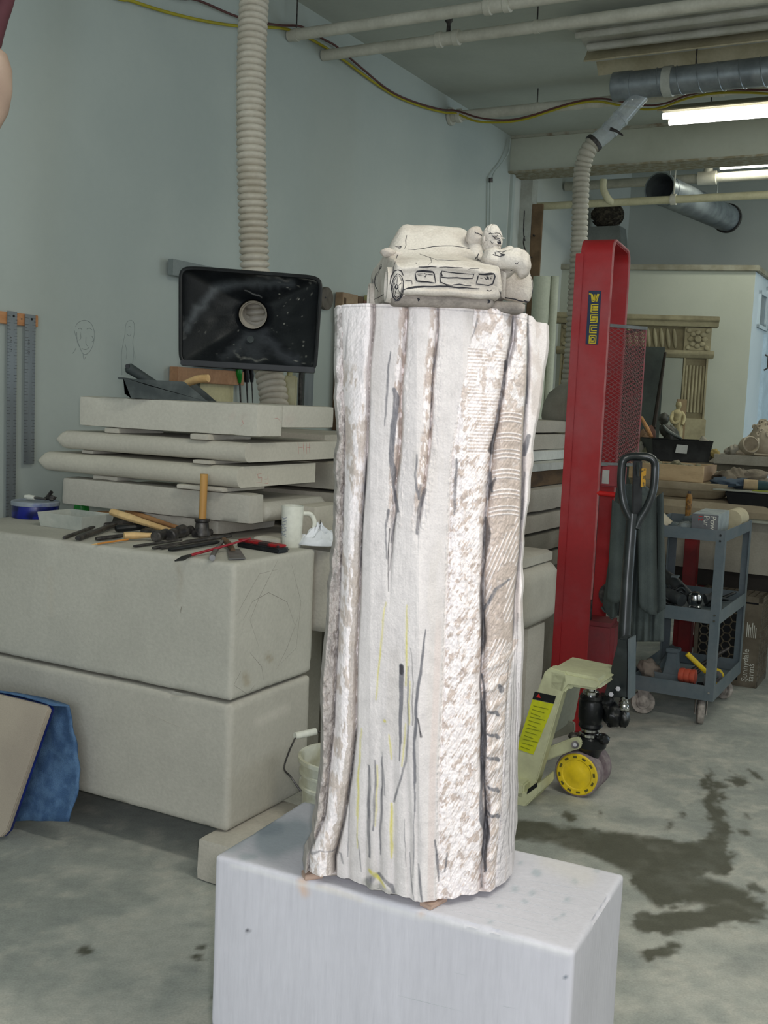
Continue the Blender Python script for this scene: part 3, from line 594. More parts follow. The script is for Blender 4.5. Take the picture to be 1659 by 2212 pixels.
# ---- the carved car: lofted body, laid along its own axis
def loft(secs, nl=60, nc=64):
    # secs: list of closed rings (same count) -> smooth dense surface
    S = np.array(secs, float); m = S.shape[0]
    def cr(A, k):
        n = len(A); out = []
        for i in range(n - 1):
            a, b, c_, d = A[max(i - 1, 0)], A[i], A[i + 1], A[min(i + 2, n - 1)]
            for j in range(k): t = j / k; out.append(.5 * (2 * b + (c_ - a) * t + (2 * a - 5 * b + 4 * c_ - d) * t * t + (3 * b - a - 3 * c_ + d) * t ** 3))
        out.append(A[-1]); return np.array(out)
    S = cr(S, max(1, nl // m)); R_ = np.concatenate([S[:, -1:], S, S[:, :2]], 1); out = []
    n = S.shape[1]; k = max(1, nc // n)
    for i in range(n):
        a, b, c_, d = R_[:, i], R_[:, i + 1], R_[:, i + 2], R_[:, i + 3] if i + 3 < R_.shape[1] else R_[:, 3]
        for j in range(k): t = j / k; out.append(.5 * (2 * b + (c_ - a) * t + (2 * a - 5 * b + 4 * c_ - d) * t * t + (3 * b - a - 3 * c_ + d) * t ** 3))
    return np.stack(out, 1)
CA = RAD(7)   # the car's nose is turned a little to the right of the lens
DY = .11
def ac(px, py, Y): return at(px, py, Y - DY)
cax = Vector((-math.sin(CA), math.cos(CA), 0)); crt = Vector((math.cos(CA), math.sin(CA), 0)); cf = ac(968, 640, 1.985); cf.z = CZ
def carp(x, d, z): return cf + crt * x + cax * d + Z * z
def sec(d, w_, zb, zbelt, zs, wt, zt_):
    P = [(-w_ * .86, zb), (-w_, zb + .010), (-w_ * 1.02, (zb + zbelt) / 2), (-w_, zbelt), (-w_ * .96, zs), (-wt, zt_ - .005), (-wt * .55, zt_), (0, zt_ + .002),
         (wt * .55, zt_), (wt, zt_ - .005), (w_ * .96, zs), (w_, zbelt), (w_ * 1.02, (zb + zbelt) / 2), (w_, zb + .010), (w_ * .86, zb), (0, zb)]
    return [tuple(carp(x, d, z)) for x, z in P]
secs = [sec(.004, .078, .026, .044, .050, .070, .054), sec(.0, .086, .020, .046, .056, .078, .060), sec(.006, .093, .014, .048, .062, .082, .066), sec(.03, .096, .012, .055, .070, .082, .076), sec(.07, .097, .010, .062, .078, .078, .086),
        sec(.10, .098, .010, .066, .086, .074, .095), sec(.12, .098, .010, .070, .092, .073, .108), sec(.165, .098, .010, .072, .094, .066, .148), sec(.20, .098, .010, .072, .094, .062, .160), sec(.245, .099, .010, .072, .094, .052, .158), sec(.285, .100, .010, .072, .092, .048, .134),
        sec(.325, .100, .012, .070, .086, .056, .100), sec(.36, .097, .014, .068, .078, .060, .086), sec(.385, .084, .02, .06, .07, .056, .08)]
SL = loft(secs, 110, 96); gc = G(); hh, ww = SL.shape[:2]
SL[..., 2] += (fbm(SL[..., 0] * 30 + 9, SL[..., 1] * 30 + SL[..., 2] * 40, 3) - .5) * .004; SL[..., 0] += (fbm(SL[..., 2] * 40, SL[..., 1] * 30, 6) - .5) * .004
gc.add([Vector(p) for p in SL.reshape(-1, 3)], [tuple(q) for q in quadgrid(hh, ww, True)] + [tuple(range(ww)), tuple(range((hh - 1) * ww, hh * ww))][:2])
# underbody plinth the car stands on
gu = nbox(G(), carp(-.098, .008, -.004), crt * .185, cax * .37, Z * .022, .01, .003, .004, 5)
gu2 = nbox(G(), carp(.082, .035, -.006), crt * .07, cax * .22, Z * .020, .01, .002, .004, 6)
# front wheel and rear wheel on the visible flank
gw = G(); wc = [carp(-.093, .036, .030), carp(-.098, .28, .029)]
for c0, r0 in zip(wc, (.030, .029)): gw.lathe([(r0 * .1, -.004), (r0 * .80, -.004), (r0 * .86, -.011), (r0, -.011), (r0 * 1.03, .004), (r0, .02)], c0, crt, 32)
# fenders
gfd = G()
# open door standing off the right flank, and the figure beside it
D0 = ac(1121, 615, 2.055)
def doorsec(px0, px1, yt_, yb_, Y):
    P = []
    return P
dp = [(1084, 583), (1100, 560), (1120, 566), (1138, 570), (1145, 592), (1151, 610), (1150, 632), (1144, 650), (1136, 653), (1112, 650), (1090, 645), (1083, 620)]
def blob(pts, Y, th, n=5, bul=.012):
    # rounded carved slab: outline at depth Y, swelling toward the middle
    O = [at(x, y, Y) for x, y in crom2(pts, 4)]; c0 = sum(O, Vector()) / len(O); g = G(); rings = []
    for k in range(n + 1):
        t = k / n; s_ = math.cos(t * math.pi / 2) ** .55 if t < 1 else .02; rings.append([c0 + (p - c0) * s_ + Vector((0, -th * math.sin(t * math.pi / 2), 0)) for p in O])
    rings = [[p + Vector((0, th * .8, 0)) for p in O]] + rings
    return g.skin(rings, True)
def crom2(p, k):
    q = [Vector((a, b, 0)) for a, b in p]; n = len(q); out = []
    for i in range(n):
        a, b, c_, d = q[i - 1], q[i], q[(i + 1) % n], q[(i + 2) % n]
        for j in range(k): t = j / k; v = .5 * ((2 * b) + (c_ - a) * t + (2 * a - 5 * b + 4 * c_ - d) * t * t + (3 * b - a - 3 * c_ + d) * t ** 3); out.append((v.x, v.y))
    return out
gd = blob(dp, 2.06, .02)
gd.skin([[p + Vector((0, 0, 0)) for p in [ac(1083, 584, 2.05), ac(1094, 590, 2.045), ac(1090, 646, 2.045), ac(1082, 640, 2.05)]], [p + Vector((0, .14, 0)) for p in [ac(1083, 584, 2.05), ac(1094, 590, 2.045), ac(1090, 646, 2.045), ac(1082, 640, 2.05)]]])
# torso and arm over the door
gt = G(); gt.ell(ac(1092, 566, 2.08), (.026, .035, .026), n=24, m=18, amp=.25, seed=2); gt.ell(ac(1112, 562, 2.06), (.024, .025, .021), n=24, m=18, amp=.25, seed=3); gt.ell(ac(1130, 572, 2.05), (.014, .022, .024), n=20, m=14, amp=.2, seed=4); gt.ell(ac(1066, 560, 2.07), (.022, .03, .022), n=20, m=14, amp=.2, seed=5)
gt.tube([ac(1078, 568, 2.06), ac(1098, 562, 2.05), ac(1122, 566, 2.045), ac(1136, 578, 2.045)], [.014, .017, .014, .011], 16, smooth=6)
# bearded head turned to the right, mouth open
hd = ac(1062, 519, 2.075); gh = G(); HR = Matrix.Rotation(RAD(38), 3, 'Z')
def headp(th, ph):
    # th around from the face (0) , ph from crown (0) to chin (pi)
    x = math.sin(th) * math.sin(ph); y = -math.cos(th) * math.sin(ph); z = math.cos(ph); r = Vector((x * .0170, y * .0195, z * .0275)); f = max(0, math.cos(th)) ** 2
    zz = z
    def bump(a, b, wa, wb): return math.exp(-((math.atan2(math.sin(th - a), math.cos(th - a))) / wa) ** 2 - ((zz - b) / wb) ** 2)
    k = .0032 * bump(0, .22, .9, .09) - .0042 * (bump(.42, .08, .22, .12) + bump(-.42, .08, .22, .12)) + .0050 * bump(0, -.08, .16, .20) + .0018 * (bump(.75, -.12, .3, .2) + bump(-.75, -.12, .3, .2)) - .0040 * bump(0, -.42, .24, .07) + .0028 * bump(0, -.29, .5, .06) + .0030 * bump(0, -.56, .5, .1) + .0035 * bump(0, -.85, .9, .3)
    beard = math.exp(-((zz + .62) / .4) ** 2) * f; k += beard * .0020 * mn.noise(Vector((th * 6, zz * 12, 0)))
    k += .0014 * mn.noise(Vector((th * 4, zz * 6, 5)))
    return Vector(hd) + HR @ (r * (1 + k / .02))
P = [[headp(2 * math.pi * i / 96, max(.02, math.pi * j / 72)) for i in range(96)] for j in range(73)]; gh.grid(P, cu=True)
gh.ell(hd + HR @ Vector((0, -.0085, -.0185)), (.0135, .0115, .013), HR, 24, 16, amp=.5, fr=30, seed=3)
for s_ in (1, -1): gh.ell(hd + HR @ Vector((.0168 * s_, .002, -.001)), (.0025, .0045, .0065), n=12, m=8)
gh.tube([hd + Vector((0, .003, -.018)), hd + Vector((.001, .004, -.036))], [.012, .014], 16)
gh.tube([hd + HR @ Vector((x, -.0195, .0030)) for x in (-.012, -.004, .004, .012)], [.0012] * 4, 8)
gh2 = G(); h2c = ac(1026, 512, 2.13); gh2.ell(h2c, (.0175, .018, .0185), n=28, m=20, amp=.12, seed=8); gh2.tube([h2c - Z * .012, h2c - Z * .04], [.012, .02], 14)
# wing mirror
gm = G(); gm.ell(carp(-.095, .105, .094), (.014, .013, .0085), n=20, m=14, amp=.2, seed=3); gm.tube([carp(-.092, .105, .092), carp(-.072, .11, .092)], [.009, .007], 12)
SC2 = mat('carved_stone_car', (190, 184, 175), .92, (168, 159, 149), 18, .45, .72, fine=.08, bscale=240, bump=.5, dist=.003)
SC3 = mat('carved_stone_base', (146, 138, 130), .95, (112, 106, 100), 26, fine=.1, bscale=200, bump=.6, dist=.003)
car = part('carved_car', gc, SC2, sculp, ang=70); part('underside', gu, SC3, car, 'rough grey stone left under the car', ang=60); part('side_ledge', gu2, SC3, sculp, 'rough grey ledge below the open door', ang=60)
for k in range(2):
    c0 = wc[k]; r0 = (.030, .029)[k]; gq = G(); gq.lathe([(r0 * .1, -.004), (r0 * .80, -.004), (r0 * .86, -.011), (r0, -.011), (r0 * 1.03, .004), (r0, .02)], c0, crt, 32); part('wheel', gq, SC2, car, ang=30)
part('open_door', gd, SC2, sculp, ang=60); fig = part('carved_figure', gt, SC2, sculp, 'carved figure leaning over the open car door', ang=70); rm = fig.modifiers.new('r', 'REMESH'); rm.mode = 'VOXEL'; rm.voxel_size = .0022; rm.use_smooth_shade = True; sm = fig.modifiers.new('s', 'SMOOTH'); sm.factor = .6; sm.iterations = 8; part('bearded_head', gh, SC2, fig, 'carved bearded head with open mouth', ang=70); part('second_head', gh2, SC2, sculp, 'smaller rounded head behind the windscreen', ang=70); part('wing_mirror', gm, SC2, car, ang=60)
def k6(x, y): return (780 + x / 4.1475, 460 + y / 4.1475)
LN = [([(515, 485), (560, 486), (620, 482), (675, 485)], .0011), ([(700, 487), (760, 485), (840, 490), (910, 490)], .0007),
 ([(492, 535), (500, 522), (560, 518), (640, 526), (655, 545), (664, 600), (668, 625)], .0012), ([(500, 530), (560, 526), (640, 535)], .0008), ([(485, 540), (490, 580), (500, 610), (540, 615), (600, 618), (660, 628)], .0013),
 ([(500, 548), (560, 545)], .0008), ([(565, 540), (585, 550), (575, 575), (560, 560)], .0007), ([(510, 560), (550, 562)], .0006), ([(590, 550), (650, 556)], .0006),
 ([(722, 520), (780, 530), (860, 540), (940, 545), (1010, 550)], .0009), ([(722, 520), (720, 575), (780, 582), (860, 580), (930, 588), (1000, 586), (1008, 560), (1012, 545)], .0011), ([(722, 520), (708, 550), (708, 590), (712, 620), (760, 640), (820, 650)], .0009), ([(820, 645), (880, 638), (940, 650), (985, 652)], .0009), ([(720, 540), (735, 575)], .0006),
 ([(1050, 545), (1100, 548), (1160, 540), (1190, 545), (1200, 570), (1190, 600), (1180, 635), (1140, 650), (1090, 642), (1030, 636)], .0012), ([(1050, 560), (1040, 600), (1032, 630)], .0011), ([(1055, 552), (1130, 555), (1185, 550)], .0009), ([(1065, 583), (1090, 585)], .0007), ([(1105, 575), (1120, 595), (1135, 590), (1125, 570), (1140, 575), (1145, 600)], .0009), ([(1155, 575), (1160, 590), (1172, 588)], .0007),
 ([(375, 692), (420, 672), (480, 660), (560, 658), (640, 660), (700, 655), (780, 658), (840, 668), (900, 666), (980, 674), (1060, 680)], .0012), ([(400, 680), (480, 668), (560, 664)], .0012), ([(760, 648), (820, 662), (880, 672), (960, 672)], .001),
 ([(395, 605), (455, 608), (458, 640)], .0006), ([(525, 368), (560, 380), (600, 395), (650, 410), (690, 425)], .0006), ([(600, 390), (625, 410), (630, 440), (605, 465)], .0005), ([(690, 420), (780, 425), (900, 428)], .0005), ([(420, 325), (480, 330), (560, 318), (640, 302), (740, 295), (820, 295), (900, 305), (980, 322), (1030, 335)], .0007),
 ([(1090, 345), (1055, 355), (1045, 385), (1030, 400), (1020, 430), (1050, 420), (1068, 428)], .0009), ([(1045, 385), (1040, 410), (1055, 425)], .0008), ([(410, 200), (400, 240), (402, 290), (390, 320)], .0007), ([(350, 350), (330, 370), (310, 420), (295, 480), (285, 540), (270, 600), (260, 640)], .0007),
 ([(305, 300), (340, 305), (360, 300), (350, 320), (320, 310)], .0008), ([(490, 455), (500, 457)], .0006),
 ([(175, 460), (185, 480), (178, 500), (165, 495), (168, 470)], .0008), ([(185, 460), (160, 520), (150, 560)], .0007), ([(150, 530), (130, 560), (120, 610), (130, 660), (155, 705)], .0010), ([(140, 545), (128, 590), (135, 640)], .0008), ([(105, 590), (110, 700), (105, 780)], .0010), ([(105, 780), (150, 760), (200, 730), (250, 715)], .0006),
 ([(505, 765), (520, 775), (512, 790)], .0018), ([(1135, 780), (1150, 790), (1140, 805), (1145, 785)], .0020), ([(960, 505), (990, 498), (1060, 500)], .0004), ([(1240, 700), (1250, 715), (1245, 745)], .0007), ([(1125, 690), (1150, 700), (1170, 690)], .0007)]
lw = [([k6(*p) for p in s], r) for s, r in LN]
bvc = bvh_of(gc, gu); part('charcoal_line', marks(lw, bvc, .001), COAL, car, 'charcoal lines drawn for lights, grille and bonnet', kind='stuff')
wl_ = [([(322, 545), (290, 590), (270, 660), (285, 750), (315, 785), (350, 760), (375, 690), (380, 620), (365, 570), (340, 548), (322, 545)], .0011), ([(325, 560), (300, 600), (283, 660), (295, 735), (318, 765), (345, 745), (363, 690), (368, 630), (355, 580), (335, 560)], .0006), ([(320, 640), (305, 660), (315, 685), (330, 670), (328, 645), (318, 645)], .0012), ([(330, 510), (300, 520), (270, 570), (258, 640)], .0011), ([(330, 510), (360, 520), (378, 560)], .0011), ([(322, 640), (325, 570)], .0005), ([(335, 650), (370, 620)], .0005), ([(330, 680), (355, 740)], .0005), ([(312, 690), (300, 750)], .0005), ([(305, 665), (285, 690)], .0005), ([(308, 650), (290, 610)], .0005), ([(300, 790), (340, 785), (370, 740), (380, 700)], .0008)]
part('wheel_line', marks([([k6(*p) for p in s], r) for s, r in wl_], bvh_of(gc, gw, gu), .001), COAL, car, 'charcoal spokes drawn on the wheel', kind='stuff')
dl = [([(1290, 758), (1330, 765), (1380, 772), (1410, 785), (1450, 792), (1490, 802), (1515, 780), (1530, 740), (1538, 680)], .0013), ([(1490, 530), (1515, 550), (1520, 565)], .0012), ([(1490, 555), (1518, 570)], .0010), ([(1538, 680), (1535, 620), (1520, 580)], .0006), ([(1200, 350), (1210, 380), (1240, 390), (1290, 375), (1240, 365), (1300, 340), (1240, 350), (1210, 340)], .0010), ([(1180, 370), (1210, 385)], .0008), ([(1340, 520), (1360, 510)], .0007), ([(1380, 450), (1395, 460), (1410, 440)], .0007), ([(1460, 785), (1495, 795), (1500, 810)], .0014)]
part('door_line', marks([([k6(*p) for p in s], r) for s, r in dl], bvh_of(gd, gt, gu2, gc), .001), COAL, sculp, 'charcoal outline on door and collar', kind='stuff')
hl = [([(1140, 190), (1160, 180), (1180, 190)], .0007), ([(1180, 185), (1215, 180), (1260, 185)], .0006), ([(1170, 195), (1185, 215), (1215, 215), (1225, 195)], .0007), ([(1220, 255), (1230, 275), (1250, 275), (1245, 250), (1225, 240)], .0012), ([(1225, 262), (1245, 265)], .0018), ([(1225, 320), (1250, 325), (1260, 310)], .0008), ([(1160, 250), (1175, 275), (1185, 265)], .0006), ([(1215, 235), (1235, 228), (1250, 240)], .0006), ([(1080, 190), (1092, 225)], .0009), ([(1020, 165), (1035, 185)], .0007), ([(1040, 180), (1075, 195), (1090, 230)], .0008), ([(1110, 240), (1125, 250)], .0004), ([(1190, 200), (1200, 230), (1215, 240)], .0006), ([(1240, 185), (1255, 205)], .0007)]
part('face_line', marks([([k6(*p) for p in s], r) for s, r in hl], bvh_of(gh, gh2), .001, .0003), COAL, fig, 'charcoal lines for brow, eyes and mouth', kind='stuff')
# wedges under the column's foot
for (x, y), L_ in (((918, 1962), .05), ((655, 1897), .035)):
    c0 = gz(x, y, PZ); g = G(); d = Vector((.045, .05, 0)).normalized() if L_ > .04 else Vector((.8, .3, 0)).normalized(); n_ = Vector((-d.y, d.x, 0))
    g.prism([c0 - n_ * .013, c0 + n_ * .013, c0 + n_ * .011 + d * L_, c0 - n_ * .011 + d * L_], Z * .0105)
    solo('wooden_wedge', g, mat('wedge_wood', (182, 156, 140), .8, (158, 134, 120), 40, stretch=(1, 1, 6)), 'small thin wooden shim under the %s of the fluted column' % ('near corner' if L_ > .04 else 'left foot'), 'shim', bevel=.001)
# ============================================================ LEFT: BLOCKS, SLABS, TOOLS
def mkblock(name, o, a, b, c, m, label, cat, group=None, **k):
    g = nbox(G(), o, a, b, c, **k); return solo(name, g, m, label, cat, group, ang=60)
FOOTC = gz(436, 1893, 0)                      # outer corner of the foot block on the floor
BD = FOOTC.y + .01
BC = at(500, 1800, BD); BT = at(507, 1217, BD); BJ = at(502, 1520, BD)
BZ0, BZ1, BZ2 = BC.z, BJ.z, BT.z
BX = Vector((BT.x, BD, 0))
LIMEV = mat('limestone_marked', (203, 196, 180), .9, scale=3, fine=.05, bscale=90, bump=.25, attr='Col')
def painted(name, g, label, cat, base, strokes, wob=5, nz=.06, m=LIMEV, ang=60):
    o = solo(name, g, m, label, cat, ang=ang); paint(o, base, [s for s in strokes if s[1] >= 2], wob, 10, nz)
    th_ = [s for s in strokes if s[1] < 2]; bv_ = bvh_of(g) if th_ else None
    for s in th_: drawn(s, bv_, o)
    return o
LM = {}
def drawn(s, bv_, o, k=1.0):
    c_ = tuple(int(v) for v in s[2]); rr = s[1] * BD / F * .5 * k; gg = marks([(s[0], rr)], bv_, rr, -rr * .4)
    if gg.v: part('drawn_line', gg, mat('drawn_%d_%d_%d' % c_, c_, .9, bump=0), o)
PCL = (120, 116, 108)
s1 = [([(525, 1340), (545, 1300), (580, 1280), (620, 1300), (640, 1360)], .9, PCL, .6, 1.2), ([(510, 1330), (560, 1240), (600, 1230)], .9, PCL, .5, 1.2), ([(600, 1210), (560, 1290), (540, 1340), (560, 1400)], .8, PCL, .5, 1.2), ([(630, 1220), (650, 1300), (640, 1400), (600, 1440)], .8, PCL, .5, 1.2),
      ([(520, 1450), (505, 1480), (535, 1500), (550, 1480)], .8, PCL, .6, 1.2), ([(540, 1410), (565, 1440), (570, 1470)], .8, PCL, .5, 1.2), ([(645, 1330), (620, 1400), (595, 1450)], .8, PCL, .4, 1.2), ([(580, 1418, 6), (586, 1425, 5)], 5, (150, 140, 118), .7, 5), ([(530, 1460, 6), (535, 1478, 6)], 5, (158, 148, 126), .7, 5),
      ([(390, 1225, 4), (388, 1260, 2)], 3, (160, 152, 138), .5, 4), ([(392, 1310), (390, 1325)], 1.6, (110, 104, 92), .8, 1.5), ([(150, 1165, 16), (165, 1180, 10)], 12, (164, 158, 148), .5, 14), ([(110, 1230, 5), (112, 1330, 4)], 4, (180, 174, 160), .5, 5), ([(380, 1205, 6), (388, 1240, 4), (385, 1300, 2)], 4, (168, 160, 145), .5, 6)]
g = nbox(G(), BX - W * 1.28 + Z * (BZ1 + .006), W * 1.28, U * .44, Z * (BZ2 - BZ1 - .006), .012, .0015, .010, 11, cap=120, rnd=.004)
painted('limestone_block', g, 'upper big limestone block carrying the hand tools, pencil scribbles on its end', 'stone block', (180, 177, 166), s1)
s2 = [([(270, 1500), (300, 1530), (340, 1550), (400, 1575), (500, 1590)], 1, (176, 170, 158), .5, 2), ([(500, 1650), (500, 1700)], 3, (182, 176, 162), .4, 4), ([(493, 1788), (495, 1795)], 2, (90, 86, 78), .7, 2), ([(560, 1560, 8), (620, 1530, 8)], 8, (214, 208, 196), .4, 10)]
g = nbox(G(), BX - W * 1.28 + Z * BZ0, W * 1.28, U * .44, Z * (BZ1 - BZ0 - .004), .012, .0015, .010, 12, cap=120, rnd=.006)
painted('limestone_block', g, 'lower big limestone block raised off the floor under the tool block', 'stone block', (179, 175, 164), s2)
mkblock('foot_block', Vector((FOOTC.x, FOOTC.y, 0)) - U * .03, W * .14, U * .40, Z * (BZ0 - .003), LIME2, 'low stone foot block on the floor under the near corner of the limestone blocks', 'stone block', seg=.03, seed=13)
mkblock('foot_block', Vector((FOOTC.x, FOOTC.y, 0)) - W * 1.22 + U * .03, W * .25, U * .38, Z * (BZ0 - .003), LIME2, 'low stone foot block in the dark beneath the left end of the limestone blocks', 'stone block', seg=.04, seed=14)
# rear block row that carries the slab stack
RB = BX + U * .47
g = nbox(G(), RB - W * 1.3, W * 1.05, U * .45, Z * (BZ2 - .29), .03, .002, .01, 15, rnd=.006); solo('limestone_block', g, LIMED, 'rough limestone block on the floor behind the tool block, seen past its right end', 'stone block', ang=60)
g = nbox(G(), RB - W * 1.28 + Z * (BZ2 - .285), W * 1.34, U * .45, Z * .28, .03, .002, .01, 16, rnd=.006); solo('limestone_block', g, LIME2, 'pale limestone block behind the mug, under the slab stack', 'stone block', ang=60)
TOP = BZ2
# ---- slab stack
SD = BD + .52
def corner(px, py): return at(px, py, SD)
c1 = corner(555, 944); c2 = corner(525, 1000); c3 = corner(508, 1056); c4 = corner(538, 1134)
def bullslab(o, L, Wd, T_, rnd_left=True, seed=1):
    # slab with a rounded nose along its left end
    g = G(); n = 14; prof = []; r = T_ / 2
    prof = [Vector((r - r * math.cos(a) - r * .0, 0, r + r * math.sin(a))) for a in [(-math.pi / 2) + math.pi * k / n for k in range(n + 1)]]
    pts = [(L, 0), (L, T_)]
    ring = [Vector((-math.sin(math.pi * k / n) * r + r, 0, r - r * math.cos(math.pi * k / n))) for k in range(n + 1)]
    ring = ring + [Vector((L, 0, T_)), Vector((L, 0, 0))]
    rows = []
    for j in range(13):
        y = Wd * j / 12; rows.append([o + (-W) * (L - p.x) + U * y + Z * p.z + Vector((0, 0, mn.noise(Vector((p.x * 4, y * 6, seed))) * .002)) for p in ring])
    # front long face also rounded: pull the first row in at top and bottom
    return g.skin(rows, True)
def fronted(o, L, Wd, T_, seed=1, endr=.0):
    # nosing runs along the long front face and turns the left end
    g = G(); n = 12; r = T_ / 2; sec_ = [(r - math.sin(math.pi * k / n) * r * .8, r - math.cos(math.pi * k / n) * r) for k in range(n + 1)] + [(Wd, T_), (Wd, 0)]
    rows = []
    for j in range(25):
        x = r * (1 - math.cos(math.pi / 2 * j / 9)) if j < 10 else r + (L - r) * (j - 9) / 15; k = max(0, 1 - x / r); sh = max(.02, math.sqrt(max(0, 1 - k * k))) if x < r else 1
        rows.append([o - W * (L - x) + U * (max(y, 0) if y < Wd else y) + Z * (r + (z - r) * (sh if x < r else 1)) + U * 0 + Z * mn.noise(Vector((x * 5, seed, z * 9))) * .002 for y, z in sec_])
    return g.skin(rows, True)
def slabt(ca, ztop, zbot, L, Wd): return Vector((ca.x, ca.y, zbot)), ztop - zbot
zA1 = at(555, 873, SD).z; zA0 = c1.z
LA = .80
o = Vector((c1.x, c1.y, zA0)); g = nbox(G(), o - W * LA, W * LA, U * .15, Z * (zA1 - zA0), .02, .001, .005, 21, rnd=.003); nbox(g, o - W * LA + U * .15 + Z * .03, W * LA, U * .34, Z * (zA1 - zA0 - .03), .02, .001, .005, 22, rnd=.003)
sA = [([(120 + 395, 1445 - 540), (530, 900)], 3, (186, 166, 156), .4, 4), ([(455, 901, 2)], 3, (120, 100, 90), .7, 2), ([(500, 895, 6)], 6, (196, 178, 168), .4, 6), ([(625, 905, 10)], 10, (196, 176, 168), .3, 10), ([(522, 905), (526, 915), (520, 920)], 1.2, (186, 120, 116), .5, 1.5), ([(590, 905), (600, 903), (606, 912)], 1.2, (190, 140, 134), .5, 1.5)]
painted('stone_slab', g, 'topmost square-edged stone slab of the stack, with a black dustpan on it', 'stone slab', (194, 190, 178), sA)
REDC = (176, 96, 92)
zB1 = zA0 - .022; o = Vector((c2.x, c2.y, c2.z)); g = fronted(o, .86, .62, zB1 - c2.z, 3)
g2 = G().box(o, (.001, .001, .001))
def letters(segs): return [([k3(*p) for p in s], 1.1, REDC, .75, 1.1) for s in segs]
painted('stone_slab', g, 'upper round-nosed stone slab, second from the top of the stack', 'stone slab', (190, 185, 172), letters([[(1525, 985), (1530, 1045)], [(1528, 1012), (1552, 1010)], [(1552, 985), (1555, 1045)], [(1568, 985), (1570, 1045)], [(1570, 1012), (1590, 1010)], [(1583, 985), (1585, 1040)]]))
zC1 = c2.z - .016; o = Vector((c3.x, c3.y, c3.z)); g = fronted(o, .92, .50, zC1 - c3.z, 5)
painted('stone_slab', g, 'lower round-nosed stone slab with red upside-down lettering on its end', 'stone slab', (190, 185, 171), letters([[(1340, 1145), (1318, 1148), (1322, 1168), (1340, 1165), (1338, 1190), (1310, 1192)], [(1372, 1150), (1372, 1195), (1350, 1197)], [(1372, 1172), (1352, 1174)]]))
zD1 = c3.z - .018; o = Vector((c4.x, c4.y, c4.z)); g = nbox(G(), o - W * .86, W * .86, U * .09, Z * (zD1 - c4.z), .02, .001, .005, 24, rnd=.004); nbox(g, o - W * .86 + U * .09, W * .86, U * .42, Z * (zD1 - c4.z - .035), .02, .001, .006, 25, rnd=.016)
painted('stone_slab', g, 'thick notched stone slab at the bottom of the stack, behind the upright mallet', 'stone slab', (179, 175, 164), [([(400, 1060, 10)], 10, (186, 176, 160), .4, 8)])
# spacers between the slabs
def spacer(px, py, Yo, sz, seed, zt_, zb_, lab, m=None):
    c0 = at(px, py, SD + Yo); g = nbox(G(), Vector((c0.x, c0.y, zb_)), W * sz[0], U * sz[1], Z * (zt_ - zb_), .008, .001, .004, seed, rnd=.002); solo('stone_spacer', g, m or LIME, lab, 'stone chip', ang=60)
spacer(225, 930, .33, (.07, .25), 31, zA0 - .001, zB1 + .001, 'flat stone chip under the left end of the top slab'); spacer(410, 945, .11, (.08, .25), 32, zA0 - .001, zB1 + .001, 'crumbly stone chip under the middle of the top slab')
spacer(175, 975, .40, (.06, .25), 33, c2.z - .001, zC1 + .001, 'flat stone chip between the two round-nosed slabs, left end'); spacer(415, 998, .10, (.08, .25), 34, c2.z - .001, zC1 + .001, 'crumbly stone chip between the two round-nosed slabs, middle')
spacer(200, 1030, .36, (.12, .25), 35, c3.z - .001, zD1 + .001, 'pale stone chip under the left end of the lower round-nosed slab'); spacer(380, 1060, .12, (.20, .25), 36, c3.z - .001, zD1 + .001, 'stone strip under the middle of the lower round-nosed slab')
o = Vector((c4.x, c4.y, TOP)); g = nbox(G(), o - W * .55 + U * .03, W * .40, U * .35, Z * (c4.z - TOP - .001), .02, .001, .005, 37, rnd=.004); solo('stone_offcut', g, LIME2, 'flat stone offcut under the bottom slab, behind the leaning hammers', 'stone offcut', ang=60)
g = nbox(G(), o + W * .02 + U * .22, W * .10, U * .22, Z * .11, .02, .001, .006, 38, rnd=.004); solo('stone_offcut', g, LIME, 'square stone offcut right of the mug', 'stone offcut', ang=60)
# more slabs beyond, seen between the stack and the column
for k, (py0, py1, px0) in enumerate([(1150, 1235, 690), (1065, 1140, 690), (998, 1062, 686), (935, 992, 640)]):
    Y_ = SD + .62; a = at(px0 + 60, py1, Y_); b = at(px0 + 60, py0, Y_)
    g = nbox(G(), Vector((a.x, a.y, a.z)) - W * .5, W * .5, U * .45, Z * (b.z - a.z - .004), .03, .001, .006, 40 + k, rnd=.006)
    solo('stone_slab', g, LIME2 if k % 2 else LIME, 'pale stone slab in the pile between the stack and the fluted column, %s' % ['lowest', 'second from the bottom', 'third from the bottom', 'topmost'][k], 'stone slab', ang=60)
a0 = at(750, 1235, SD + .62); zz = a0.z
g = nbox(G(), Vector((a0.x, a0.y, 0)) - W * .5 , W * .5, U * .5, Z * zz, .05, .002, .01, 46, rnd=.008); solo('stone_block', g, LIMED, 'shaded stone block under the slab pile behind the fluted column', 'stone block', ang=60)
# ---- things on the tool block
def tg(px, py, h=0): return gz(px, py, TOP + h)
def k5(x, y): return (x / 2.242, 1000 + y / 2.242)
def t5(x, y, h=0): return tg(*k5(x, y), h)
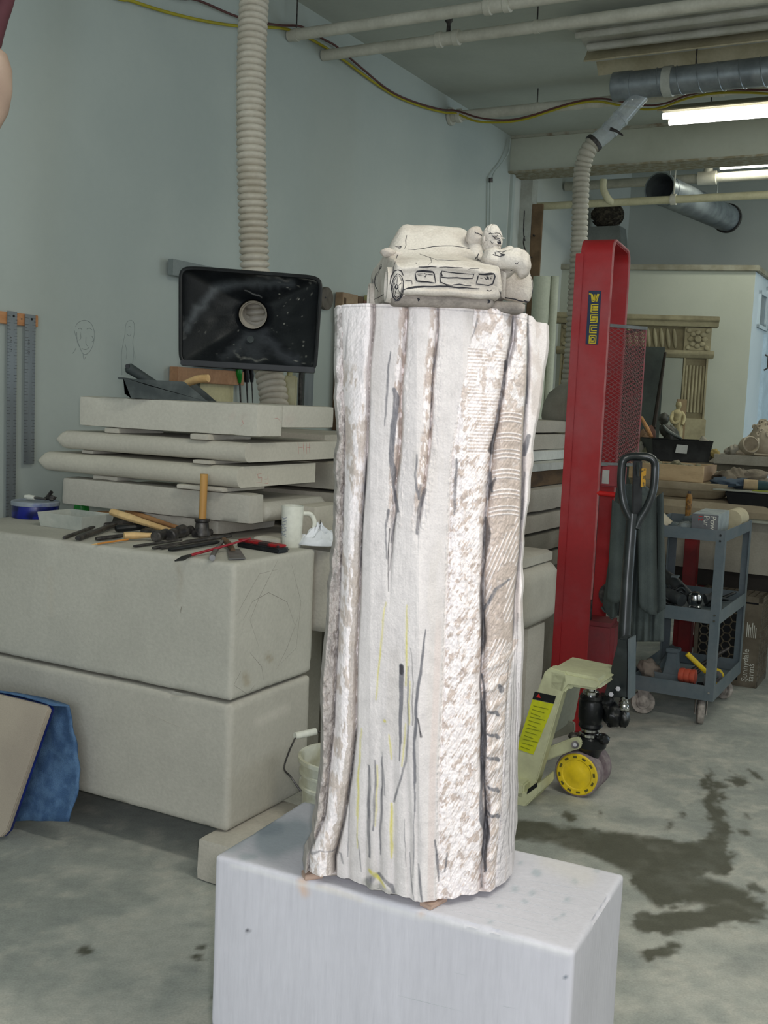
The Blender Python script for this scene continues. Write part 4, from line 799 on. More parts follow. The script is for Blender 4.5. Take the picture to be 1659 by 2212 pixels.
# tin
c0 = t5(172, 262); c0.z = TOP; tin = thing('paint_tin', c0, 'round blue tin with a pale lid at the far left of the tool block', 'tin'); r0 = .085
part('tin_body', G().lathe([(r0 * .98, 0), (r0, .003), (r0, .050), (r0 * .99, .052)], c0, n=40), mat('blue_tin', (24, 34, 118), .3, (14, 22, 70), 22, .45, .6, bump=0), tin)
part('lid', G().lathe([(r0 * 1.03, .046), (r0 * 1.04, .058), (r0 * 1.0, .062), (r0 * .95, .058), (r0 * .1, .058)], c0, n=40), mat('tin_lid', (150, 158, 168), .35, (40, 60, 150), 9, .55, .7, metal=.3, bump=0), tin)
LZ = .062
def rod(p0, p1, r, m, lab, cat, name, r1=None, sq=1, n=10): return solo(name, G().cyl(p0, p1, r, r1, n, sq=sq), m, lab, cat)
sdp = thing('screwdriver', c0 + Z * (LZ + .0), 'small stubby screwdriver with a white end lying on the blue tin', 'screwdriver')
part('handle', G().tube([c0 + Z * (LZ + .010) - W * .055, c0 + Z * (LZ + .010) - W * .035, c0 + Z * (LZ + .010) - W * .005], [.007, .010, .008], 10), WHITE, sdp); part('blade', G().cyl(c0 + Z * (LZ + .010) - W * .005, c0 + Z * (LZ + .010) + W * .05, .0055, .004, 8), STEEL, sdp)
g = G().ell(c0 + Z * (LZ + .011) + W * .045 + U * .03, (.022, .012, .010), n=12, m=8, amp=.5, seed=2); g.tube([c0 + Z * (LZ + .014) + W * .03 + U * .03, c0 + Z * (LZ + .035) + W * .05 + U * .03], .007, 8); solo('small_clamp', g, IRON, 'dark little clamp with a knob lying on the blue tin', 'clamp')
# plastic box
b0 = t5(175, 300); b0 = t5(178, 305); g = G()
bo = Vector((b0.x, b0.y, TOP)); bl, bw_, bh = .21, .16, .050
BXM = mat('cloudy_plastic', (188, 190, 180), .4, (168, 172, 164), 9, bump=0, alpha=.9)
box = thing('plastic_box', bo + W * .1 + U * .08, 'open cloudy plastic box between the blue tin and the chisels', 'box')
def openbox(o, a, b, h, t, taper=.0):
    g = G(); an, bn = a.normalized(), b.normalized(); n = 28; out = []
    def ring(k, z): return [o + an * (k * taper * 1 + t * (z < 0)) for z in ()]
    def rect(off, z): return [o + an * off + bn * off + Z * z, o + a - an * off + bn * off + Z * z, o + a - an * off + b - bn * off + Z * z, o + an * off + b - bn * off + Z * z]
    return g.skin([rect(taper, 0), rect(0, h), rect(t, h), rect(taper + t, t)], True)
part('tray', openbox(bo, W * bl, U * bw_, bh, .003, .008), BXM, box, bevel=.002)
for k, (a, b, m_) in enumerate([((.03, .03), (.18, .12), IRON), ((.05, .10), (.19, .06), WOOD2), ((.02, .07), (.15, .05), STEEL)]):
    rod(bo + W * a[0] + U * a[1] + Z * .012, bo + W * b[0] + U * b[1] + Z * .018, .006, m_, ['dark rasp lying inside the cloudy plastic box', 'wood-handled tool lying inside the cloudy plastic box', 'steel rod lying inside the cloudy plastic box'][k], 'tool', ['rasp', 'wooden_handle_tool', 'steel_rod'][k])
# green cap
c0 = t5(395, 232); c0.z = TOP; GRN = mat('green_plastic', (46, 150, 60), .35, (36, 130, 52), 10, bump=0)
gc_ = G().lathe([(.030, 0), (.031, .004), (.025, .036), (.022, .038), (.004, .038)], c0, n=28)
for k in range(20): a = 2 * math.pi * k / 20; p = c0 + Vector((math.cos(a) * .0295, math.sin(a) * .0295, .004)); gc_.cyl(p, c0 + Vector((math.cos(a) * .0255, math.sin(a) * .0255, .035)), .0014, n=5)
solo('measuring_cap', gc_, GRN, 'upturned bright green plastic cap behind the plastic box', 'cap')
# mallet standing on its head
mal = thing('stone_mallet', tg(438, 1158), 'round steel mallet standing upright on its head with a tan handle', 'mallet')
m0 = tg(436, 1160); m1 = at(441, 1024, m0.y)
part('handle', G().tube([m0 + Z * .05, m0 * .5 + m1 * .5, m1], [.0135, .0125, .0135], 16, smooth=5), mat('mallet_wood', (188, 146, 84), .5, (170, 126, 68), 14, fine=.06, stretch=(1, 1, .2)), mal)
part('head', G().lathe([(.024, 0), (.030, .006), (.030, .016), (.024, .03), (.022, .05), (.026, .055), (.026, .062), (.014, .064)], m0, n=28), IRON, mal)
# leaning hammers: handle + head
def hammer(name, hp, ep, r, headdir, hl_, hr, lab, mh=WOOD, ms=IRON, cat='hammer', kind='round'):
    t = thing(name, (hp + ep) / 2 - Z * ((hp + ep) / 2).z + Z * TOP, lab, cat)
    part('handle', G().tube([ep, ep * .75 + hp * .25, ep * .4 + hp * .6, hp], [r * 1.05, r * 1.15, r * .85, r * .8], 12, smooth=4, sq=.8), mh, t)
    d = Vector(headdir).normalized() * hl_ / 2
    g = G().lathe([(hr * .8, 0), (hr, .003), (hr, hl_ * .3), (hr * .72, hl_ * .4), (hr * .72, hl_ * .6), (hr, hl_ * .7), (hr, hl_ - .003), (hr * .8, hl_)], hp - d, d, 18)
    part('head', g, ms, t); return t
hammer('hammer', t5(855, 340, .020), t5(545, 238, .060), .015, (.3, 1, .1), .10, .021, 'round-headed hammer with a long pale handle leaning on the tool pile')
hammer('hammer', t5(780, 350, .018), t5(600, 352, .018), .013, (.25, 1, 0), .085, .018, 'short pale-handled hammer lying flat near the block edge')
hammer('hammer', t5(910, 330, .020), t5(620, 236, .045), .012, (.2, 1, .1), .06, .014, 'hammer with a tan handle lying behind the leaning one', WOOD2)
# club head at rear
rod(t5(940, 345, .012), t5(1020, 335, .012), .012, IRON, 'short dark steel bar at the foot of the upright mallet', 'bar', 'steel_bar')
tl = [((310, 362), (480, 300), .007, IRON, 'rasp', 'long dark rasp with a pointed tip, leftmost of the scattered tools'), ((375, 365), (560, 298), .011, IRON, 'rasp', 'thick dark rasp right of the plastic box'), ((465, 368), (600, 352), .0085, IRON, 'chisel', 'short dark chisel left of the flat pale-handled hammer'),
      ((560, 318), (700, 306), .016, BLACK, 'file', 'broad black file under the leaning hammer'), ((500, 302), (640, 286), .012, IRON, 'rasp', 'dark rasp half hidden under the hammer handles'),
      ((648, 404), (880, 372), .0055, IRON, 'chisel', 'thin steel chisel with a flat end along the block edge'), ((740, 412), (960, 376), .0065, IRON, 'chisel', 'brownish steel chisel beside the thin chisel'), ((820, 420), (1060, 382), .0085, BLACK, 'chisel', 'thick black round chisel with a blunt end'),
      ((890, 385), (1120, 352), .009, IRON, 'steel_bar', 'flat dark steel bar crossing behind the red pencil'), ((780, 414), (850, 400), .005, IRON, 'chisel', 'short thin chisel tip in front of the black chisel'), ((690, 330), (820, 345), .013, IRON, 'steel_lump', 'loose dark hammer head among the handles')]
for a, b, r, m_, nm, lab in tl:
    p0, p1 = t5(*a, r), t5(*b, r * 1.4); d = (p1 - p0); g = G().tube([p0, p0 + d * .06, p0 + d * .6, p1 - d * .04, p1], [r * .75, r, r, r * .95, r * .6], 10, sq=.8); solo(nm, g, m_, lab, nm.split('_')[-1] if nm != 'steel_bar' else 'bar')
pn_ = thing('pencil', t5(520, 388), 'orange carpenter pencil poking out at the front left of the tools', 'pencil'); part('shaft', G().cyl(t5(470, 392, .005), t5(620, 370, .009), .0032, n=6), mat('orange_paint', (198, 132, 60), .5, bump=0), pn_); part('tip', G().cyl(t5(440, 397, .003), t5(470, 392, .005), .0006, .0032, 6), WOOD, pn_)
hs = thing('wooden_handle_tool', t5(470, 250), 'slim orange-tan wooden handle behind the plastic box', 'tool'); part('handle', G().tube([t5(395, 250, .02), t5(470, 246, .028), t5(540, 250, .03)], [.004, .009, .011], 12, smooth=4), WOOD2, hs); 
pt_ = thing('red_pencil', t5(1000, 420), 'long dark red brush with a black tip lying across the tools', 'brush'); REDP = mat('red_lacquer', (150, 26, 40), .3, bump=0)
part('shaft', G().tube([t5(920, 448, .006), t5(1060, 410, .018), t5(1212, 366, .034)], [.0045, .0040, .0028], 10), REDP, pt_); part('tip', G().tube([t5(848, 474, .003), t5(885, 462, .004), t5(922, 448, .006)], [.002, .0075, .0045], 10), BLACK, pt_)
g = G().tube([t5(1028, 460, .008), t5(1040, 430, .010), t5(1075, 385, .016), t5(1095, 372, .02)], [.009, .0075, .006, .006], 12, smooth=4); solo('steel_punch', g, STEEL, 'short steel punch pointing at the viewer between brush and putty knife', 'punch')
pk = thing('putty_knife', t5(1120, 410), 'small putty knife with a square steel blade at the block edge', 'knife'); a, b, c_, d_ = t5(1110, 468, .003), t5(1190, 466, .003), t5(1160, 420, .004), t5(1100, 420, .004)
part('blade', G().prism([a, b, c_, d_], Z * .003), STEEL, pk); part('handle', G().tube([t5(1128, 424, .008), t5(1110, 395, .014), t5(1085, 372, .02)], [.008, .010, .009], 10, smooth=3), WOODD, pk)
rc = thing('red_oilstone_case', t5(1280, 400), 'worn red and black oblong case with rounded end in front of the mug', 'case')
def rbox(pa_, pb_, wd, h, z0): d = (pb_ - pa_); d.z = 0; n_ = Vector((-d.y, d.x, 0)).normalized() * wd; return Vector((pa_.x, pa_.y, TOP + z0)), d, n_, Z * h
rcm = mat('worn_red', (158, 30, 34), .5, (56, 42, 42), 30, .5, .6, bump=.05)
q = rbox(t5(1145, 408), t5(1345, 442), .045, .016, .001); part('lower_tray', G().obox(*q), BLACK, rc, bevel=.004); q = rbox(t5(1150, 404), t5(1345, 438), .040, .008, .017); part('top_plate', G().obox(*q), rcm, rc, bevel=.003)
q = rbox(t5(1345, 440), t5(1408, 432), .04, .014, .001); part('end_block', G().obox(*q), IRON, rc, bevel=.006)
cl = t5(1170, 400); g = nbox(G(), Vector((cl.x, cl.y, TOP + .0)) + U * .06, W * .10, U * .06, Z * .026, .01, .001, .003, 60, rnd=.003); solo('stone_offcut', g, LIME2, 'small pale stone piece behind the red case', 'stone offcut', ang=60)
# mug
mc = t5(1412, 405); mc.z = TOP; mh = (at(630, 1092, mc.y).z - TOP) * 1.0; mr_ = .037
mug = thing('mug', mc, 'tall white plastic mug with printed text at the right end of the tool block', 'mug')
MUGM = mat('white_mug', (214, 214, 202), .35, (202, 202, 190), 6, bump=0)
part('cup', G().lathe([(mr_ * .82, 0), (mr_ * .86, .003), (mr_ * .92, mh * .5), (mr_, mh), (mr_ * .93, mh), (mr_ * .86, mh * .5), (mr_ * .78, .006), (.001, .006)], mc, n=40), MUGM, mug)
hdx = Vector((.93, .1, 0)).normalized(); hp = [mc + hdx * (mr_ * .95) + Z * mh * .82, mc + hdx * (mr_ * 1.6) + Z * mh * .80, mc + hdx * (mr_ * 1.95) + Z * mh * .6, mc + hdx * (mr_ * 1.7) + Z * mh * .3, mc + hdx * (mr_ * 1.0) + Z * mh * .2]
part('handle', G().tube(hp, .0055, 10, smooth=6, sq=1.3), MUGM, mug)
mgx = G()
for q in range(9):
    zq = mh * (.28 + .055 * q)
    mgx.tube([mc + Vector((-.034 + .010 * t, -.0155 - .0105 * t + (.0 if t < 2 else .003), zq + .003 * math.sin(t * 2.4 + q * 1.9))) * 1.0 for t in (0, .6, 1.2, 1.8)], .0007, 4)
part('printed_text', mgx, mat('mug_print', (120, 128, 150), .6, bump=0), mug, 'faded blue illegible print', kind='stuff')
# crumpled tissue
tc_ = tg(700, 1190); tc_ = at(688, 1200, BD + .42); tc_.z = TOP
g = G(); P = [[tc_ + Vector((math.cos(2 * math.pi * i / 28) * r * (.075 + .02 * mn.noise(Vector((i * .9, j, 3)))), math.sin(2 * math.pi * i / 28) * r * .06, .012 + .055 * (1 - r) ** .7 * (1 + .8 * mn.noise(Vector((math.cos(i * .22) * 3, math.sin(i * .22) * 3, j * .5)))))) for i in range(28)] for j, r in enumerate([1, .85, .7, .5, .3, .12, .02])]
g.grid(P, cu=True); solo('tissue', g, mat('tissue_paper', (226, 228, 232), .9, bump=.1), 'crumpled white tissue right of the mug', 'tissue', ang=20, thick=.002)
# ---- dustpan and brush handle on the top slab
zt_ = zA1
def ks(px, py, Y): return at(px, py, Y)
dy_ = SD + .22
DP = mat('dusty_black_plastic', (50, 57, 57), .65, (88, 94, 92), 8, .4, .65, bump=.1)
dp0 = Vector((at(265, 862, dy_).x, dy_, zt_)); dpr = Vector((at(448, 866, dy_).x, dy_, zt_)) - dp0; dl_ = dpr.length; dx = dpr.normalized(); dyv = Vector((-dx.y, dx.x, 0)); dpw = .20
dust = thing('dustpan', dp0 + dpr / 2, 'dusty black dustpan with stub handle lying on the top stone slab', 'dustpan')
hN = at(262, 815, dy_).z - zt_
g = G()
def dpp(x, y, z): return dp0 + dx * x + dyv * y + Z * z
prof_o = [(-.018, 0, hN), (-.004, 0, hN * .98), (.0, 0, .004), (.02, 0, 0), (dl_, 0, 0)]
outl = [(-.02, hN), (0, hN * .97), (.008, hN * .2), (.03, 0), (dl_, 0), (dl_ * .90, hN * .35), (dl_ * .72, hN * .92), (dl_ * .4, hN * .93), (dl_ * .1, hN * .95)]
for y0 in (0, dpw - .004): g.prism([dpp(x, y0, z) for x, z in outl], dyv * .004)
g.prism([dpp(.03, 0, 0), dpp(dl_, 0, 0), dpp(dl_, 0, .004), dpp(.03, 0, .004)], dyv * dpw); g.prism([dpp(0, 0, hN * .97), dpp(.004, 0, hN * .97), dpp(.034, 0, .0), dpp(.028, 0, .0), dpp(.006, 0, hN * .2)], dyv * dpw)
g.prism([dpp(-.02, 0, hN), dpp(0, 0, hN * .97), dpp(0, 0, hN * .90), dpp(-.016, 0, hN * .9)], dyv * dpw)
part('pan', g, DP, dust, bevel=.0015)
ha, hb = at(278, 795, dy_ + .06), at(335, 830, dy_ + .06); part('handle', G().tube([ha - (hb - ha) * .08, ha, ha * .5 + hb * .5, hb], [.010, .016, .014, .012], 12, sq=1.2), DP, dust)
part('hanging_ring', G().cyl(ha + Z * .006 - dyv * .02, ha + Z * .006 + dyv * .012, .008, n=12), BLACK, dust)
wh = thing('wooden_handle_tool', at(425, 830, SD + .32) , 'pale wooden handle sticking out behind the dustpan', 'tool'); part('handle', G().tube([at(380, 842, SD + .36), at(400, 830, SD + .33), at(425, 820, SD + .3), at(450, 817, SD + .28)], [.007, .013, .015, .014], 14, smooth=4), WOOD, wh); part('blade', G().cyl(Vector((at(380, 842, SD + .36).x, SD + .36, zt_ + .01)), at(380, 842, SD + .36), .006, n=8), STEEL, wh)
# ---- rulers on their wooden rail
rl = thing('wooden_rail', wl(25, 688, .01), 'short orange-brown wooden rail screwed to the left wall, rulers hang on it', 'rail'); A = wl(-20, 688, 0); B = wl(76, 688, 0); d = (B - A).dot(U)
part('rail_board', G().obox(Vector((A.x, A.y, wl(30, 702).z)), U * d, W * .018, Z * (wl(30, 676).z - wl(30, 702).z)), mat('rail_wood', (196, 142, 98), .6, (180, 126, 84), 12, stretch=(1, 1, 4)), rl, bevel=.002)
part('screw', G().cyl(wl(47, 689, .0175), wl(47, 689, .021), .003, n=10), IRON, rl)
ALU = mat('brushed_aluminium', (132, 138, 140), .45, (116, 122, 126), 20, metal=.35, stretch=(1, 1, .1), bump=.02)
def ruler(px0, px1, pyt, pyb, lab, gap=.022, ticks=48, holes=True, tilt=0, num=True):
    a = wl(px0, pyt, gap); b = wl(px1, pyt, gap); L = (b - a).dot(U); zt = a.z; zb = wl((px0 + px1) / 2 - 5, pyb, gap).z
    t = thing('metal_ruler', Vector((a.x, a.y, zb)) + U * L / 2, lab, 'ruler'); o = Vector((a.x, a.y, zb)); part('blade', G().obox(o, U * L, W * .004, Z * (zt - zb)), ALU, t, bevel=.0012)
    g = G(); n = int((zt - zb) / .0254 * 2)
    for k in range(1, n):
        z = zb + k * .0127; ln = L * (.32 if k % 2 == 0 else .18)
        for s_ in (0, 1): g.obox(Vector((a.x, a.y, z)) + W * .0035 + U * (0 if s_ == 0 else L - ln), U * ln, W * .0009, Z * .0012)
    part('scale_marks', g, IRON, t, kind='stuff')
    if holes: part('hanging_hole', G().cyl(Vector((a.x, a.y, zt - .018)) + U * L * .62 + W * .0030, Vector((a.x, a.y, zt - .018)) + U * L * .62 + W * .0052, .005, n=12), BLACK, t)
    if num: part('numerals', text_geo('12 11 10 9', .014, Vector((a.x, a.y, zt - .16)) + U * L * .45 + W * .0042, Z, -U, .0004), IRON, t, kind='stuff')
    return t
ruler(15, 36, 671, 1128, 'longer grey metal ruler hanging on the left wall, cut by the frame edge')
ruler(53, 76, 678, 1003, 'shorter grey metal ruler hanging right of the long one')
# ============================================================ HOOD, HOSE AND THE TOOL RACK ON THE WALL
HY = 4.25
hc = [at(390, 577, HY), at(694, 600, HY + .03), at(680, 803, HY), at(390, 786, HY - .01)]
hood = thing('extraction_hood', (hc[0] + hc[2]) / 2, 'dusty black funnel hood with a round opening hung above the slab stack', 'hood')
def hb_(u, v): return (hc[0] * (1 - u) + hc[1] * u) * (1 - v) + (hc[3] * (1 - u) + hc[2] * u) * v
hu, hv = .505, .40; hN_ = (hc[1] - hc[0]).cross(hc[3] - hc[0]).normalized(); 
if hN_.y < 0: hN_ = -hN_
NH = 110; rows = []; HWp = (hc[1] - hc[0]).length; HHp = (hc[3] - hc[0]).length; rr_ = .058
for j in range(46):
    t = j / 45; row = []
    for i in range(NH * 2):
        a = 2 * math.pi * i / (NH * 2); ca, sa = math.cos(a), math.sin(a)
        # from rounded rectangle rim to the round throat
        ex = 1 / max(abs(ca) / (.965 if True else 1), abs(sa) / .965); q = ((abs(ca) ** 18 + abs(sa) ** 18) ** (-1 / 18)) * .985
        ru, rv = .5 + .5 * ca * q, .5 + .5 * sa * q
        tu, tv = hu + ca * rr_ / HWp, hv + sa * rr_ / HHp
        s_ = t ** .9; P0 = hb_(ru + (tu - ru) * s_, rv + (tv - rv) * s_)
        dep = .165 * (t ** (.62 + .28 * max(0, sa))) 
        row.append(P0 + hN_ * (dep + .006 * math.sin(t * math.pi) * mn.noise(Vector((ca * 3, sa * 3, t * 3)))))
    rows.append(row)
g = G().grid(rows, cu=True)
HM = mat('dusty_hood', (24, 27, 30), .40, scale=14, attr='Col', bump=.15, bscale=120, fine=.12, spec=.5)
ho = part('funnel', g, HM, hood, ang=50)
DU = (118, 124, 128)
def k4(x, y): return (340 + x / 3.318, 540 + y / 3.318)
hs_ = [([k4(x, y) + (r / 3.3,) for x, y, r in s], r0, c_, st, so) for s, r0, c_, st, so in [
 ([(250, 500, 20), (330, 380, 22), (430, 280, 22), (560, 245, 20), (720, 235, 24), (950, 235, 18)], 6, DU, .55, 12), ([(1000, 190, 6), (1160, 215, 9)], 3, (180, 180, 172), .7, 3), ([(720, 180, 5), (850, 195, 6), (940, 210, 5)], 3, (150, 150, 146), .7, 4),
 ([(640, 620, 30), (560, 720, 30), (480, 760, 20)], 8, (96, 100, 104), .45, 14), ([(760, 620, 26), (880, 740, 26), (1000, 800, 16)], 8, (92, 96, 102), .5, 14), ([(640, 560, 8), (700, 590, 60), (700, 720, 80)], 12, (84, 88, 92), .45, 20),
 ([(560, 730, 2), (600, 775, 4), (780, 790, 3)], 2, (170, 170, 160), .5, 3), ([(185, 500, 8), (190, 640, 6)], 3, (110, 112, 112), .6, 4), ([(225, 560, 26)], 8, DU, .4, 8), ([(640, 300, 3), (740, 325, 3)], 2, (170, 170, 168), .6, 2)]]
hs_ += [([(random.uniform(600, 690), random.uniform(600, 790))], random.uniform(.3, 1.3), (190, 188, 176), .8, .8) for _ in range(50)] + [([(random.uniform(400, 680), random.uniform(585, 795))], random.uniform(.3, .8), (160, 160, 152), .7, .8) for _ in range(60)]
paint(ho, (22, 25, 28), hs_, 9, 30, .3)
g = G(); 
def rim(u0, v0, u1, v1, r=.007): g.tube([hb_(u0, v0), hb_(u1, v1)], r, 8)
n_ = 60; g.tube([hb_(.5 + .5 * math.cos(2 * math.pi * i / 160) * ((abs(math.cos(2 * math.pi * i / 160)) ** 14 + abs(math.sin(2 * math.pi * i / 160)) ** 14) ** (-1 / 14)) , .5 + .5 * math.sin(2 * math.pi * i / 160) * ((abs(math.cos(2 * math.pi * i / 160)) ** 14 + abs(math.sin(2 * math.pi * i / 160)) ** 14) ** (-1 / 14))) for i in range(161)], .008, 8)
part('rim', g, BLACK, hood); g = G().obox(hb_(0, .955) - hN_ * .01, hc[2] - hc[3], hN_ * .05, (hc[3] - hc[0]).normalized() * .022); part('bottom_lip', g, BLACK, hood, bevel=.003)
tc0 = hb_(hu, hv) + hN_ * .165
part('throat', G().skin([G().ring(tc0 - hN_ * .03, hN_, rr_ + .003, 40), G().ring(tc0 + hN_ * .04, hN_, rr_ + .003, 40), G().ring(tc0 + hN_ * .04, hN_, rr_ - .001, 40), G().ring(tc0 - hN_ * .03, hN_, rr_ - .001, 40)], False), BLACK, hood)
part('moulded_mark', G().lathe([(.012, 0), (.014, .002), (.010, .002)], hb_(.5, .68) + hN_ * .085, -hN_, 20), DP, hood)
def hose(name, pts, r, lab, m, pitch=.02, n=20, par=None, cat='hose', amp=.10, ends=True):
    P = crom(pts, 24); L = [0]
    for i in range(1, len(P)): L.append(L[-1] + (P[i] - P[i - 1]).length)
    tot = L[-1]; k = int(tot / pitch); g = G(); N_ = k * 6; path = []; rad = []
    for i in range(N_ + 1):
        s_ = tot * i / N_; j = max(0, min(len(P) - 2, int(np.searchsorted(L, s_)) - 1)); t = (s_ - L[j]) / max(1e-6, L[j + 1] - L[j]); path.append(P[j].lerp(P[j + 1], t)); rad.append(r * (1 + amp * (abs(math.sin(math.pi * i / 6)) ** .5 - .75)))
    g.tube(path, rad, n, caps=False)
    if par: return part(name, g, m, par, ang=80)
    return solo(name, g, m, lab, cat, ang=80)
hz = HY + .33
hose('extraction_hose', [Vector((at(556, -60, hz + .1).x, at(556, -60, hz + .1).y, CEIL - .005)), at(556, -60, hz + .1), at(549, 0, hz + .08), at(543, 150, hz + .04), at(543, 330, hz), at(547, 480, hz), at(551, 590, hz - .0), at(556, 680, hz + .03), at(572, 760, hz + .05), at(590, 850, hz), at(592, 880, hz - .02)], .0585, 'thick white corrugated hose dropping from the ceiling behind the black hood', PVC, .027, 26, amp=.26)
hose('hose_stub', [tc0 + hN_ * .0, tc0 + hN_ * .05 + Z * .004, tc0 + hN_ * .10 + Z * .025, tc0 + hN_ * .13 + Z * .07, tc0 + hN_ * .14 + Z * .13], rr_ * .97, '', PVC, .016, 28, par=hood, amp=.16)
ROOT and None
g = G(); 
for k in range(7): g.lathe([(rr_ * .90, 0), (rr_ * .97, .004), (rr_ * .97, .0)], tc0 + hN_ * (-.02 + .0055 * k), hN_, 32, caps=False)
part('hose_ribs', g, PVC, hood, kind='stuff')
# level on the wall behind the hood
A = wl(362, 580, .02); g = G(); B = wl(520, 596, .02); g.obox(Vector((A.x, A.y, wl(362, 596).z)), U * (B - A).dot(U), W * .03, Z * .075); lv = solo('spirit_level', g, mat('level_grey', (122, 130, 128), .5, bump=0), 'grey level resting on the wall behind the black hood', 'level', bevel=.002)
# rack
def wbox(name, px0, py0, px1, py1, off, th, m, lab, cat, bev=.002):
    a = wl(px0, py1, off); b = wl(px1, py1, off); c_ = wl((px0 + px1) / 2, py0, off); e = wl((px0 + px1) / 2, py1, off); return solo(name, G().obox(Vector((a.x, a.y, e.z)), U * (b - a).dot(U), W * th, Z * (c_.z - e.z)), m, lab, cat, bevel=bev)
wbox('tool_rack', 365, 797, 510, 828, .004, .05, mat('rack_wood', (168, 128, 96), .7, (150, 110, 80), 10, fine=.1), 'brown wooden tool rack on the wall under the black hood', 'rack')
wbox('tool_rack', 415, 780, 560, 796, .004, .07, WOOD2, 'narrow upper rack board directly below the black hood', 'rack')
wbox('envelope', 430, 829, 502, 872, .012, .006, mat('manila', (204, 196, 156), .8, (190, 182, 142), 6, bump=.02), 'cream paper sheet hanging below the wooden rack', 'paper')
gs = thing('screwdriver', wl(517, 870, .06), 'green-handled screwdriver hanging by the rack', 'screwdriver'); part('handle', G().tube([wl(516, 792, .06), wl(516, 805, .06), wl(517, 815, .06), wl(518, 828, .06)], [.014, .018, .014, .006], 12, smooth=3), mat('green_handle', (22, 120, 40), .3, bump=0), gs); part('blade', G().cyl(wl(518, 826, .06), wl(520, 874, .06), .0045, n=8), IRON, gs)
for k, (x, w_, lab) in enumerate([(535, .018, 'dark flat chisel hanging right of the green screwdriver'), (546, .012, 'dark slim file hanging left of the hose end')]):
    t = thing('hanging_tool', wl(x, 870, .05), lab, 'tool'); part('blade', G().tube([wl(x - 2, 825, .05), wl(x, 874, .05)], [w_ * .6, w_ * .4], 8, sq=.5), IRON, t); part('handle', G().tube([wl(x - 4, 798, .05), wl(x - 2, 812, .05), wl(x - 2, 826, .05)], [w_ * .8, w_, w_ * .7], 10), BLACK, t)
t = thing('glass_bottle', at(630, 872, hz + .05), 'yellowish flat bottle standing behind the top slab beside the hose end', 'bottle')
BM = mat('yellowish_plastic', (150, 146, 104), .35, (128, 122, 82), 12, bump=.05); a = at(610, 876, hz + .04); b = at(638, 806, hz + .04); part('body', G().obox(Vector((a.x, a.y, a.z - .05)), Vector((at(640, 876, hz + .04).x - a.x, 0, 0)), Vector((0, .03, 0)), Z * (b.z - a.z + .04)), BM, t, bevel=.008); part('neck', G().cyl(Vector(((a.x + b.x) / 2 , a.y + .015, b.z - .012)), Vector(((a.x + b.x) / 2, a.y + .015, b.z + .012)), .012, n=14), BM, t)
wbox('metal_ruler', 655, 798, 674, 884, .03, .004, ALU, 'short metal ruler hanging below the right corner of the black hood', 'ruler', .0006)
wbox('hanging_strip', 643, 800, 649, 880, .03, .012, IRON, 'thin dark strip hanging left of the short ruler', 'strip', .001)
g = G().lathe([(.004, 0), (.062, 0), (.065, .003), (.065, .02), (.062, .023), (.012, .023)], wl(706, 648, .03), W, 36); t = thing('grinding_disc', wl(706, 648, .03), 'brown-grey round grinding wheel on the wall right of the hood', 'grinding wheel')
part('disc', G().lathe([(.004, 0), (.064, 0), (.066, .003), (.066, .02), (.064, .023), (.008, .023)], wl(700, 645, .02), W, 36), mat('abrasive', (104, 98, 90), .9, (88, 82, 74), 30), t); part('arbor_hole', G().cyl(wl(703, 643, .044), wl(703, 643, .047), .005, n=12), BLACK, t)
for k, (x0, y0, x1, y1, m_, lab) in enumerate([(716, 640, 722, 930, WOODD, 'dark narrow wooden strip along the left edge of the fluted column'), (722, 634, 756, 700, mat('lightwood', (160, 138, 112), .8, (140, 116, 92), 12), 'stubby light wooden block on the wall behind the column top'), (757, 640, 768, 700, WOODD, 'small brown wooden block right of the stubby light one'), (769, 650, 782, 700, mat('redwood', (120, 84, 72), .8), 'reddish wooden block, third on the wall behind the column'), (784, 638, 791, 700, mat('yellowwood', (176, 170, 118), .7), 'thin yellow wooden strip beside the carved car'), (795, 640, 803, 700, mat('yellowwood2', (170, 162, 122), .7), 'pale yellow strip touching the carved car')]):
    wbox('wooden_strip', x0, y0, x1, y1, .01, .05, m_, lab, 'wood strip')
# ============================================================ BUCKET, PADDED BOARD
bc = gz(700, 1745, 0); Yb = BD + .10
ba = at(694, 1745, Yb); bc = Vector((ba.x, Yb, 0)); brt = at(742, 1632, Yb + .05).z; br = .138; bcx = at(744, 1640, Yb + .05); 
bk = thing('plastic_bucket', Vector((bcx.x, Yb + .05, 0)), 'white plastic bucket with wire handle between the limestone blocks and the pedestal', 'bucket'); b0 = Vector((bcx.x, Yb + .05, 0)); BKT = mat('bucket_white', (212, 212, 198), .5, (188, 186, 164), 12, .45, .6, bump=.03)
H_ = brt; part('pail', G().lathe([(br * .80, 0), (br * .82, .004), (br * .93, H_ * .72), (br * 1.0, H_ * .725), (br * 1.0, H_ * .75), (br * .94, H_ * .76), (br * .95, H_ * .84), (br * 1.0, H_ * .85), (br, H_ * .87), (br * .96, H_ * .88), (br * .98, H_ * .96), (br * 1.04, H_ * .965), (br * 1.04, H_), (br * .97, H_), (br * .9, H_ * .7), (br * .76, .01), (.001, .01)], b0, n=48), BKT, bk)
h0 = b0 + Vector((-br * .72, -br * .72, H_ * .80)); h1 = b0 + Vector((br * .72, br * .72, H_ * .8)); hk1 = at(640, 1590, Yb - .02); hk2 = at(682, 1580, Yb + .02)
part('handle_wire', G().tube([at(650, 1710, Yb - br), at(628, 1678, Yb - br * .9), at(614, 1660, Yb - br * .7), at(624, 1625, Yb - .06), at(638, 1594, Yb - .03)], .003, 6, smooth=5), IRON, bk); part('handle_grip', G().tube([hk1 + Vector((-.004, 0, 0)), hk2], .011, 12), WHITE, bk)
part('handle_wire', G().tube([hk2, hk2 + Vector((.08, .05, -.03)), h1], .003, 6, smooth=4), IRON, bk)
